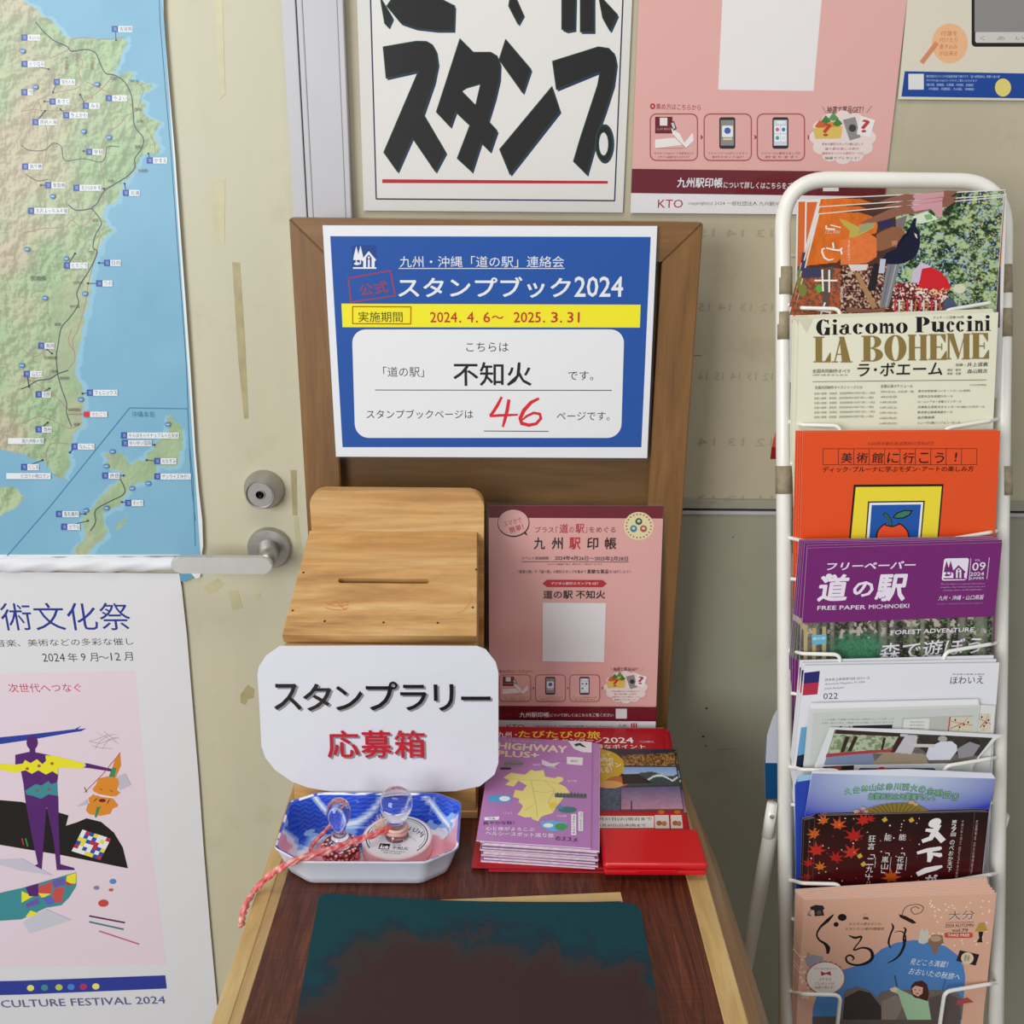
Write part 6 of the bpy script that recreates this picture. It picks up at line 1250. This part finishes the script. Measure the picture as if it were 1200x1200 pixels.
fp = s.build('free_paper', M['print_gloss'], 'front purple free paper with white slanted title in the fourth rack pocket', 'magazine')
g = 'purple free papers in the fourth rack pocket'; fp['group'] = g
for k, (dx, dy, dz) in enumerate([(0.0003, 0.0018, 0.0022), (-0.0022, 0.0036, 0.0036), (-0.0038, 0.0054, 0.0042), (-0.0052, 0.0072, 0.0046), (-0.0064, 0.0090, 0.0048)]):
    c = fp.copy(); C_.objects.link(c); c.matrix_world = Matrix.Translation((dx, dy, dz)) @ fp.matrix_world @ Matrix.Rotation(-0.008*(k == 1) - 0.014*(k > 1), 4, 'Z'); c['group'] = g; c['label'] = '%s purple free paper behind the front one in the fourth rack pocket' % ORD[k+1]

# 5 white theatre magazine and papers in the fifth pocket
s = rsheet(1055, 777, 0.040, 3, (930, 740, 4.8)); LG = '#e3e2e6'
s.base([(62, 192), (1158, 176), (1128, 560), (1090, 1500), (-30, 1500), (0, 760)], 0.0012, LG)
s.poly([(60, 232), (148, 222), (142, 286), (56, 294)], '#2c2a6c'); s.poly([(56, 294), (142, 286), (134, 354), (50, 360)], '#b83048')
s.poly([(42, 540), (75, 536), (60, 700), (20, 700)], '#6aa4c8'); s.poly([(20, 700), (60, 690), (56, 780), (10, 780)], '#1c2c44')
s.text('熊本県立劇場季刊誌 ほわいえ', 178, 264, 430, 16, '#3a3a5a', y1=252); s.text('Quarterly Magazine FOYER', 176, 290, 402, 14, '#4a4a6a', y1=278, res=1); s.text('2024 Autumn', 174, 316, 284, 12, '#4a4a6a', y1=308, res=1)
s.text('022', 168, 348, 250, 34, '#34345a', y1=344); s.text('ほわいえ', 884, 254, 1072, 42, '#34345a', y1=250, bold=0.004); s.text('熊本県立劇場 広報誌', 895, 236, 1074, 9, '#5a5a72', res=1)
th_ = s.build('theatre_magazine', M['print_gloss'], 'front white theatre magazine numbered 022 with navy and red corner block', 'magazine')
g = 'white theatre magazines in the fifth rack pocket'; th_['group'] = g
for k, (dx, dy, dz) in enumerate([(-0.0018, 0.004, 0.0014), (-0.0030, 0.008, 0.0032)]):
    c = th_.copy(); C_.objects.link(c); c.matrix_world = Matrix.Translation((dx, dy, dz)) @ th_.matrix_world @ Matrix.Rotation(0.006*(k+1), 4, 'Z'); c['group'] = g; c['label'] = '%s white theatre magazine behind the front one in the fifth rack pocket' % ORD[k+1]
def tinymap(s, x0, y0, x1, y1):
    s.rect(x0, y0, x1, y1, '#cfc9b0'); s.line([(x0, y0+0.3*(y1-y0)), (x1, y0+0.6*(y1-y0))], 5, '#c8806a'); s.line([(x0+0.3*(x1-x0), y1), (x0+0.8*(x1-x0), y0)], 5, '#d89a84'); s.line([(x0, y1-0.2*(y1-y0)), (x0+0.6*(x1-x0), y0+0.4*(y1-y0))], 5, '#b8503c')
    for k in range(4): s.ell(x0+(x1-x0)*(0.2+0.2*k), y0+(y1-y0)*(0.2+0.17*((k*3) % 4)), 5, 6, '#2c2420', 8)
s = rsheet(1055, 826, 0.0335, 3, (930, 740, 4.8))
s.base([(1030, 412), (1136, 418), (1100, 800), (1070, 1300), (900, 1300)], 0.0004, '#dcdcd6'); tinymap(s, 1046, 462, 1108, 560)
s.build('grey_map_leaflet', M['print'], 'narrow grey leaflet edge with map showing right of the folded leaflet in the fifth pocket', 'leaflet')
s = rsheet(1045, 820, 0.0365, 3, (930, 740, 4.8))
s.base([(96, 405), (1040, 382), (1048, 420), (1010, 800), (980, 1400), (20, 1400), (56, 748)], 0.0012, '#d4d4d0')
s.poly([(96, 405), (1040, 382), (1036, 412), (94, 436)], '#e8e8e8'); s.poly([(110, 458), (1046, 424), (1020, 700), (90, 760)], '#c9cbc6')
s.text('ここに掲載した情報は令和六年八月現在のものです詳しくは', 160, 492, 566, 10, '#5a5a5c', y1=486, res=1); s.text('お問い合わせ先にご確認のうえお越しくださいますよう', 160, 511, 562, 10, '#5a5a5c', y1=505, res=1)
s.poly([(332, 530), (556, 524), (554, 560), (332, 560)], '#2c2c30'); s.text('・･', 258, 532, 322, 8, '#2c2c30')
s.poly([(610, 486), (1010, 470), (1000, 560), (604, 560)], '#b8b8b0'); s.poly([(620, 494), (764, 488), (760, 560), (614, 560)], '#d8d8d2'); s.line([(880, 480), (870, 560)], 7, '#b8483c'); tinymap(s, 885, 482, 1006, 560)
for k in range(3): s.text('熊本市中央区大江', 655, 505+18*k, 735, 8, '#6a6a6a', res=1)
s.build('area_guide_leaflet', M['print_gloss'], 'pale grey guide leaflet with small printed map behind the hall photo leaflet', 'leaflet')
s = rsheet(1045, 855, 0.0335, 4, (930, 740, 4.8))
s.base([(204, 540), (620, 550), (1180, 582), (1140, 606), (1050, 700), (1010, 760), (980, 1300), (110, 1300), (118, 760)], 0.0006, '#dcdcde')
def hall(PX, PY, U, V):
    n = fbm(PX/18, PY/14, 4); o = lin('#6a625c')*(0.8+0.4*n)[..., None]
    o = np.where((inpoly(PX, PY, [(225, 575), (600, 590), (560, 680), (190, 700)]))[..., None], np.where((n > 0.5)[..., None], lin('#b0b89a'), lin('#7c8a68')), o)
    o = np.where(inpoly(PX, PY, [(170, 690), (440, 680), (460, 745), (160, 760)])[..., None], lin('#7c88a4'), o); o = np.where(inpoly(PX, PY, [(520, 670), (740, 690), (760, 750), (440, 745)])[..., None], lin('#9a8a72'), o)
    o = np.where(inpoly(PX, PY, [(600, 575), (720, 590), (660, 690), (560, 680)])[..., None], lin('#c0bcc0'), o); o = np.where(inpoly(PX, PY, [(700, 580), (1120, 600), (1040, 700), (900, 690), (740, 680), (690, 640)])[..., None], lin('#3c342e')*(0.7+0.6*n)[..., None], o); return o
s.pic([(232, 552), (1120, 598), (1010, 740), (170, 752)], 170, 50, hall)
for P in ([(240, 552), (600, 572), (600, 592), (235, 575)], [(292, 590), (316, 592), (284, 678), (262, 680)], [(340, 590), (364, 592), (325, 674), (303, 676)], [(505, 596), (520, 598), (504, 665), (490, 667)], [(590, 590), (625, 592), (570, 680), (540, 680)]): s.poly(P, '#3c2824')
s.poly([(185, 688), (330, 676), (560, 660), (545, 678), (330, 692), (180, 708)], '#a83c44')
s.poly([(745, 700), (760, 650), (800, 632), (830, 618), (890, 618), (918, 640), (920, 670), (880, 722), (760, 724)], '#d4d2dc'); s.poly([(640, 616), (660, 632), (790, 634), (800, 652), (680, 650), (645, 636)], '#cfc0bc'); s.ell(838, 604, 26, 17, '#aaa6a4', 18); s.ell(1010, 622, 40, 18, '#2c2826', 16); s.poly([(920, 660), (990, 620), (1050, 640), (1010, 700), (930, 715)], '#8e8a90')
s.poly([(165, 760), (340, 752), (338, 800), (160, 800)], '#2a2426'); s.poly([(190, 764), (270, 760), (262, 800), (186, 800)], '#c04438')
s.rrect(365, 768, 798, 830, 14, '#24417e'); s.text('の空席もあります！', 535, 778, 768, 16, '#e0e4ee'); s.text('今月', 390, 780, 462, 15, '#e0e4ee'); s.ell(497, 788, 32, 26, '#c8322e'); s.text('OK', 478, 780, 516, 15, '#f0e0dc', bold=0.01)
s.line([(120, 700), (140, 820)], 0.1, '#dddddd')
s.build('hall_leaflet', M['print_gloss'], 'curling white leaflet with photo of a tatami hall in the fifth rack pocket', 'leaflet')

# 6 blue leaflet with maple brochure
s = rsheet(1050, 905, 0.041, 3, (930, 900, 4.8))
s.base([(28, 50), (100, 44), (80, 800), (14, 800), (8, 100)], 0.0016, '#2a44a8', '#8aa0d0'); s.poly([(28, 40), (104, 36), (100, 66), (20, 78)], '#9ac4dc')
s.build('blue_booklet', M['print_gloss'], 'blue booklet edge at the left of the sixth rack pocket beside the maple brochure', 'booklet')
s = rsheet(1050, 905, 0.045, 3, (930, 900, 4.8))
s.base([(104, 20), (640, 8), (1116, 30), (1136, 60), (1096, 245), (1040, 900), (50, 900), (62, 286)], 0.0010, '#dcdce6')
s.pic([(104, 30), (1136, 60), (1098, 246), (60, 288)], 100, 24, lambda PX, PY, U, V: lin('#2f3eae')*(1-np.clip(1.15-np.hypot((U-0.47)/0.62, (V-0.05)/0.95), 0, 1)**0.8*0.9)[..., None] + lin('#c8d4e0')*(np.clip(1.15-np.hypot((U-0.47)/0.62, (V-0.05)/0.95), 0, 1)**0.8*0.9)[..., None])
T = '久住林山は赤川西大の金剛四苦'; n = len(T)
for k, ch in enumerate(T):
    t = k/(n-1); x = 292+600*t; y = 112 - 34*math.sin(math.pi*min(1, t*1.02)) + 30*t*t
    s.text(ch, x-3, y-1, x+38, 40, '#244a48', bold=0.05); s.text(ch, x, y, x+36, 36, '#8ac09a', bold=0.01)
for k, ch in enumerate('御開帳記念法要案内１２'): x = 424+34.5*k; s.text(ch, x-2, 138, x+31, 38, '#244a48', bold=0.04, y1=140); s.text(ch, x, 140, x+29, 34, '#8ac09a', bold=0.01, y1=142)
fa = [(380, 246), (420, 222), (480, 205), (560, 193), (640, 192), (700, 205), (745, 228), (760, 246)]
s.poly(fa, '#8a7430'); 
for k in range(16): a = math.radians(160-k*9); s.line([(572, 300), (572+190*math.cos(a), 300-108*math.sin(a))], 4, '#5c4a1e') if 300-108*math.sin(a) < 246 else None
for x, y, r_ in ((352, 240, 16), (388, 222, 13), (404, 240, 10), (660, 188, 16), (684, 200, 12)): s.ell(x, y, r_*1.2, r_*0.7, '#c8a07c', 8)
s.build('temple_leaflet', M['print_gloss'], 'blue and white leaflet with green outlined kanji above the maple brochure', 'leaflet')
s = rsheet(1050, 952, 0.0405, 3, (930, 900, 4.8))
s.base([(180, 268), (1016, 246), (1098, 248), (1060, 600), (1030, 1000), (40, 1000), (50, 560), (60, 292)], 0.0012, '#24100e', '#8a7a78')
s.pic([(120, 272), (1092, 250), (1040, 700), (40, 700)], 60, 40, lambda PX, PY, U, V: (lin('#1c100e')*(1-V[..., None]) + lin('#4a0c10')*V[..., None])*(0.8+0.5*fbm(PX/60, PY/60, 3))[..., None])
def maple(s, x, y, r, col, rot=0):
    P = []
    for k, (a, l) in enumerate(((90, 1), (70, .42), (48, .92), (28, .38), (5, .8), (-20, .32), (-48, .5), (-80, .22), (-90, .3), (-100, .22), (-132, .5), (200, .32), (175, .8), (152, .38), (132, .92), (110, .42))):
        q = math.radians(a)+rot; P.append((x+r*l*math.cos(q), y-r*l*math.sin(q)*0.86))
    s.poly(P, col)
for x, y, r_, c, ro in ((395, 300, 62, '#b8281c', 0.4), (250, 325, 62, '#c8501c', -0.2), (170, 300, 50, '#c86020', 0.5), (340, 390, 74, '#b02018', 0.1), (120, 375, 56, '#c85a20', 0.8), (130, 470, 72, '#b82a1c', 0.1), (235, 510, 58, '#a81c18', -0.4), (330, 480, 72, '#b83020', 0.6), (85, 540, 46, '#a81c18', 0.2), (150, 560, 46, '#c86a20', 0.1), (80, 620, 46, '#8a1814', 0.6), (550, 620, 76, '#b8501c', 0.1), (430, 290, 40, '#a82018', -0.5)): maple(s, x, y, r_, c, ro)
s.hold = True
for k in range(60): x = 90+rnd.random()*620; y = 270+rnd.random()*380; s.ell(x, y, 3+2*rnd.random(), 3+2*rnd.random(), rnd.choice(['#e8dcd0', '#c8a860', '#a83030']), 6)
s.hold = False
for x, y in ((372, 494), (392, 540), (512, 290), (662, 292)): s.poly([(x-16, y), (x+4, y-16), (x+18, y+4), (x-4, y+16)], '#c8a43c')
s.line([(88, 276), (80, 640)], 1.5, '#6a5a58'); s.line([(118, 274), (108, 640)], 1.5, '#6a5a58'); s.line([(1018, 248), (985, 640)], 3, '#5a4848')
WM = '#e8e2e0'
s.vtext('狂言「二九十八」', 443, 376, 720, 40, WM, dx=-3.5); s.vtext('能', 533, 370, 412, 40, WM); s.vtext('「嵐山」', 520, 455, 612, 38, WM, dx=-3.0); s.vtext('能', 615, 368, 410, 40, WM); s.vtext('「花筐」', 607, 455, 612, 38, WM, dx=-4)
s.line([(548, 500), (540, 575)], 2, WM); s.line([(636, 500), (628, 575)], 2, WM); s.line([(460, 500), (456, 560)], 2, WM)
# brush title
s.ell(794, 308, 38, 24, WM, 16, -0.4); s.taper([(722, 412), (770, 395), (800, 345), (812, 318)], [24, 30, 36, 40], WM); s.taper([(742, 348), (780, 352), (812, 345)], [18, 26, 18], WM); s.taper([(790, 352), (812, 380), (842, 412)], [26, 34, 34], WM)
s.taper([(694, 478), (750, 462), (820, 452), (832, 448)], [18, 26, 26, 14], WM); s.taper([(765, 462), (768, 500), (760, 528)], [30, 32, 20], WM); s.taper([(782, 482), (826, 490), (830, 498)], [18, 28, 12], WM)
s.taper([(694, 598), (740, 576), (800, 562), (836, 552)], [30, 36, 30, 14], WM); s.text('が', 742, 598, 812, 50, WM, bold=0.04)
s.vtext('第27回', 905, 290, 385, 28, WM, bold=0.006, dx=-2); s.vtext('のべおか天下', 893, 402, 585, 27, WM, dx=-3.2)
s.vtext('令和六年十月十二日（土）午後六時開演', 952, 290, 640, 12, '#c8a8a0', dx=-2.2); s.vtext('於延岡城址二の丸広場特設ステージ', 1032, 290, 640, 12, '#c8a8a0', dx=-2.4)
nb = s.build('noh_brochure', M['print_gloss'], 'front dark brochure with red maple leaves and white brush title in the sixth pocket', 'brochure')
g = 'maple leaf brochures in the sixth rack pocket'; nb['group'] = g
for k, (dx, dy, dz) in enumerate([(-0.0012, 0.0022, -0.0002), (0.0022, 0.0045, 0.0001)]):
    c = nb.copy(); C_.objects.link(c); c.matrix_world = Matrix.Translation((dx, dy, dz)) @ nb.matrix_world; c['group'] = g; c['label'] = '%s maple leaf brochure behind the front one in the sixth rack pocket' % ORD[k+1]

# 7 peach magazine
s = rsheet(1050, 1047, 0.047, 3, (920, 1030, 4.615)); PE = '#dcaa90'
s.base([(102, 112), (1144, 78), (1108, 420), (1075, 720), (1040, 1200), (40, 1200), (72, 560)], 0.0014, PE, '#e2c8bc')
P = [(150, 700), (175, 620), (230, 545), (310, 492), (400, 465), (450, 440), (520, 380), (600, 345), (690, 330), (780, 335), (870, 365), (930, 410), (965, 470), (975, 530), (968, 620), (955, 740), (940, 900), (140, 900)]
s.poly(P, '#4f82be')
s.hold = True
for k in range(120):
    x, y = (rnd.uniform(780, 1125), rnd.uniform(118, 360)) if k < 85 else (rnd.uniform(80, 130), rnd.uniform(410, 650))
    if x > 1125-(y-80)*0.1: continue
    if 860 < x < 1040 and 170 < y < 330: continue
    s.ell(x, y, 5.5, 5, '#f0d8c4', 8)
s.hold = False; INK = '#1c1210'
def stroke(P, ws): s.taper(catm(P, 6), list(np.interp(np.linspace(0, len(ws)-1, (len(P)-1)*6+1), range(len(ws)), ws)), INK)
stroke([(262, 192), (230, 225), (190, 262), (172, 300), (185, 330), (215, 350), (232, 375), (230, 405)], [6, 22, 12, 9, 11, 16, 26, 12]); s.ell(309, 208, 24, 19, INK, 24); s.ell(276, 246, 14, 13, INK, 18)
stroke([(345, 305), (378, 318), (412, 312), (405, 335), (378, 370), (375, 385), (420, 372), (462, 385), (472, 425), (440, 455), (385, 466), (340, 452), (330, 425), (352, 412), (372, 428), (360, 442)], [5, 16, 12, 8, 8, 10, 12, 16, 20, 18, 14, 12, 10, 12, 10, 4])
stroke([(575, 240), (585, 262), (570, 300), (560, 345), (572, 375)], [4, 12, 10, 12, 4]); stroke([(640, 262), (652, 275), (640, 320), (645, 355), (620, 410), (585, 440), (552, 455)], [3, 12, 10, 16, 14, 10, 3]); stroke([(592, 290), (622, 282), (648, 300), (652, 340)], [3, 6, 8, 10])
s.poly([(135, 152), (165, 140), (205, 144), (214, 160), (205, 168), (212, 198), (160, 202), (158, 170), (138, 166)], '#282426'); s.ell(184, 182, 13, 12, '#5a5250', 14); s.line([(140, 168), (128, 182), (122, 195), (140, 200), (130, 188)], 3.5, '#282426')
s.line(catm([(632, 205), (640, 170), (665, 145), (720, 138), (748, 155), (735, 180), (700, 190), (680, 165), (705, 150), (725, 160)], 6), 4, '#3a2622'); s.poly([(614, 190), (650, 200), (690, 220), (712, 238), (690, 242), (655, 225), (622, 208)], '#2a1a18')
s.text('おんせん県おおいた', 348, 236, 522, 14, '#3a2a24', res=1); s.text('おおいたの観光情報誌', 328, 262, 538, 15, '#3a2a24', res=1); s.poly([(420, 218), (425, 205), (448, 206), (454, 220)], '#5a4a40'); s.line([(428, 200), (432, 188), (440, 192)], 1.5, '#5a4a40')
s.text('大分', 888, 178, 1030, 48, '#e8dccc', bold=0.01, y1=170); s.text('大分', 886, 176, 1028, 48, '#6a5c58', y1=168); s.line([(870, 236), (1020, 233)], 2, INK); s.text('2024 AUTUMN', 868, 244, 1020, 18, INK, y1=241); s.text('vol.79', 904, 268, 990, 17, INK, bold=0.008)
s.rrect(862, 290, 1016, 318, 12, '#c4503a'); s.text('TAKE FREE', 880, 296, 998, 14, '#f0e2da', bold=0.01)
s.poly([(1050, 238), (1078, 236), (1094, 280), (1026, 284)], '#b89040'); s.poly([(1045, 285), (1072, 285), (1064, 320), (1068, 342), (1036, 342), (1050, 318)], '#241a18')
s.poly([(945, 385), (1050, 408), (1030, 468), (925, 442)], '#2c1c20'); s.ell(985, 428, 34, 32, '#dcc8a8', 22); s.text('豊後', 970, 410, 1002, 34, '#5a3a2c', res=1)
s.poly([(720, 330), (728, 285), (740, 262), (752, 285), (768, 262), (778, 290), (772, 340), (748, 352), (722, 345)], '#cfc8bc'); s.poly([(775, 330), (800, 300), (850, 305), (858, 345), (830, 365), (822, 402), (800, 405), (795, 372), (775, 350)], '#8c6a54'); s.ell(815, 322, 30, 16, '#b89a80', 16)
s.text('見どころ満載！', 680, 428, 882, 34, '#e8eef6', y1=445, shear=0.1); s.text('おおいたの秋旅へ', 675, 478, 952, 36, '#e8eef6', y1=512, shear=0.1)
s.poly([(108, 425), (150, 410), (205, 420), (208, 460), (170, 480), (118, 470)], '#9a96a0'); s.line([(125, 428), (120, 398), (138, 412)], 4, '#8a8690')
n = 22; s.poly([(218 + (104+6*(k % 2))*math.cos(2*math.pi*k/(2*n)), 535 + (88+5*(k % 2))*math.sin(2*math.pi*k/(2*n))) for k in range(2*n)], '#b0564c'); s.ell(218, 535, 101, 85, '#ece2da', 40)
s.poly([(192, 498), (216, 508), (244, 498), (250, 522), (222, 514), (196, 524)], '#b82a3a'); s.text('もんさんぽおおいた', 160, 478, 282, 12, '#8a3a38', res=1); s.text('ステキな', 182, 534, 252, 16, '#8a3a38'); s.text('プレゼントが', 162, 556, 268, 16, '#8a3a38'); s.text('抽選で当たる！', 162, 578, 266, 14, '#a83a38')
def rock(PX, PY, U, V):
    return lin('#6a5e5a')*(0.5+0.9*fbm(PX/14, PY/10, 4))[..., None]
s.rect(150, 745, 945, 900, '#5e524c'); s.poly([(310, 680), (322, 605), (390, 582), (450, 600), (495, 640), (520, 612), (575, 598), (640, 600), (760, 600), (860, 602), (930, 610), (965, 660), (955, 760), (300, 760)], '#75665f')
s.poly([(322, 640), (400, 600), (460, 615), (520, 690), (520, 760), (310, 760)], '#3a302e'); s.poly([(520, 660), (600, 625), (640, 680), (600, 760), (520, 760)], '#8c7c74'); s.poly([(780, 640), (880, 615), (945, 650), (950, 760), (760, 760)], '#5e524e')
s.line([(592, 522), (605, 580)], 6, '#4a3c36'); s.line([(812, 562), (822, 600)], 5, '#8a8684'); s.line([(868, 545), (850, 600)], 4, '#5a4c48')
s.poly([(568, 590), (600, 582), (625, 600), (680, 625), (700, 640), (770, 640), (790, 760), (660, 760), (610, 620), (575, 608)], '#a4c8a0'); s.poly([(565, 592), (592, 582), (610, 596), (600, 610), (572, 606)], '#e8c8b8')
s.poly([(680, 580), (700, 556), (740, 548), (768, 570), (778, 620), (770, 660), (740, 650), (700, 640), (682, 610)], '#4a241c'); s.poly([(685, 590), (705, 576), (745, 585), (742, 618), (718, 635), (692, 620)], '#dcae98'); s.ell(703, 598, 4, 3, '#3a2420', 8); s.ell(727, 600, 4, 3, '#3a2420', 8); s.ell(714, 618, 9, 3.5, '#b84a48', 8)
s.poly([(930, 655), (985, 640), (1020, 665), (925, 680)], '#b04a4c')
pm_ = s.build('travel_magazine', M['print'], 'front peach travel magazine with brush title and blue sky in the bottom rack pocket', 'magazine')
g = 'peach travel magazines in the bottom rack pocket'; pm_['group'] = g
for k in range(6):
    c = pm_.copy(); C_.objects.link(c); t = k+1
    c.matrix_world = Matrix.Translation((-0.0018*min(t, 4), 0.0017*t, 0.0013*t)) @ pm_.matrix_world @ Matrix.Rotation(0.006*t, 4, 'Z'); c['group'] = g; c['label'] = '%s peach magazine behind the front one in the bottom rack pocket' % ORD[t]

# papers on the back side of the rack
s = Sheet(rk(905, 880, -0.05), (1, 0, 0), (0, 0, 1))
s.base([(913, 828), (1000, 828), (1000, 936), (897, 936), (896, 892), (899, 862), (906, 840)], 0.0006, '#0f4d7c'); s.poly([(913, 828), (1000, 828), (1000, 896), (897, 894), (899, 862), (906, 840)], '#c9cdd8')
s.build('blue_white_leaflet', M['print'], 'white and blue leaflet jutting out left behind the rack post', 'leaflet')
s = Sheet(rk(905, 520, -0.04), (1, 0, 0), (0, 0, 1))
s.base([(912, 488), (1000, 488), (1000, 538), (902.5, 538), (904, 524), (909, 505)], 0.0006, '#c04a34'); s.poly([(904, 524), (1000, 524), (1000, 538), (902.5, 538)], '#8a1a1e')
s.build('red_leaflet', M['print'], 'red leaflet corner peeking out left behind the upper rack post', 'leaflet')
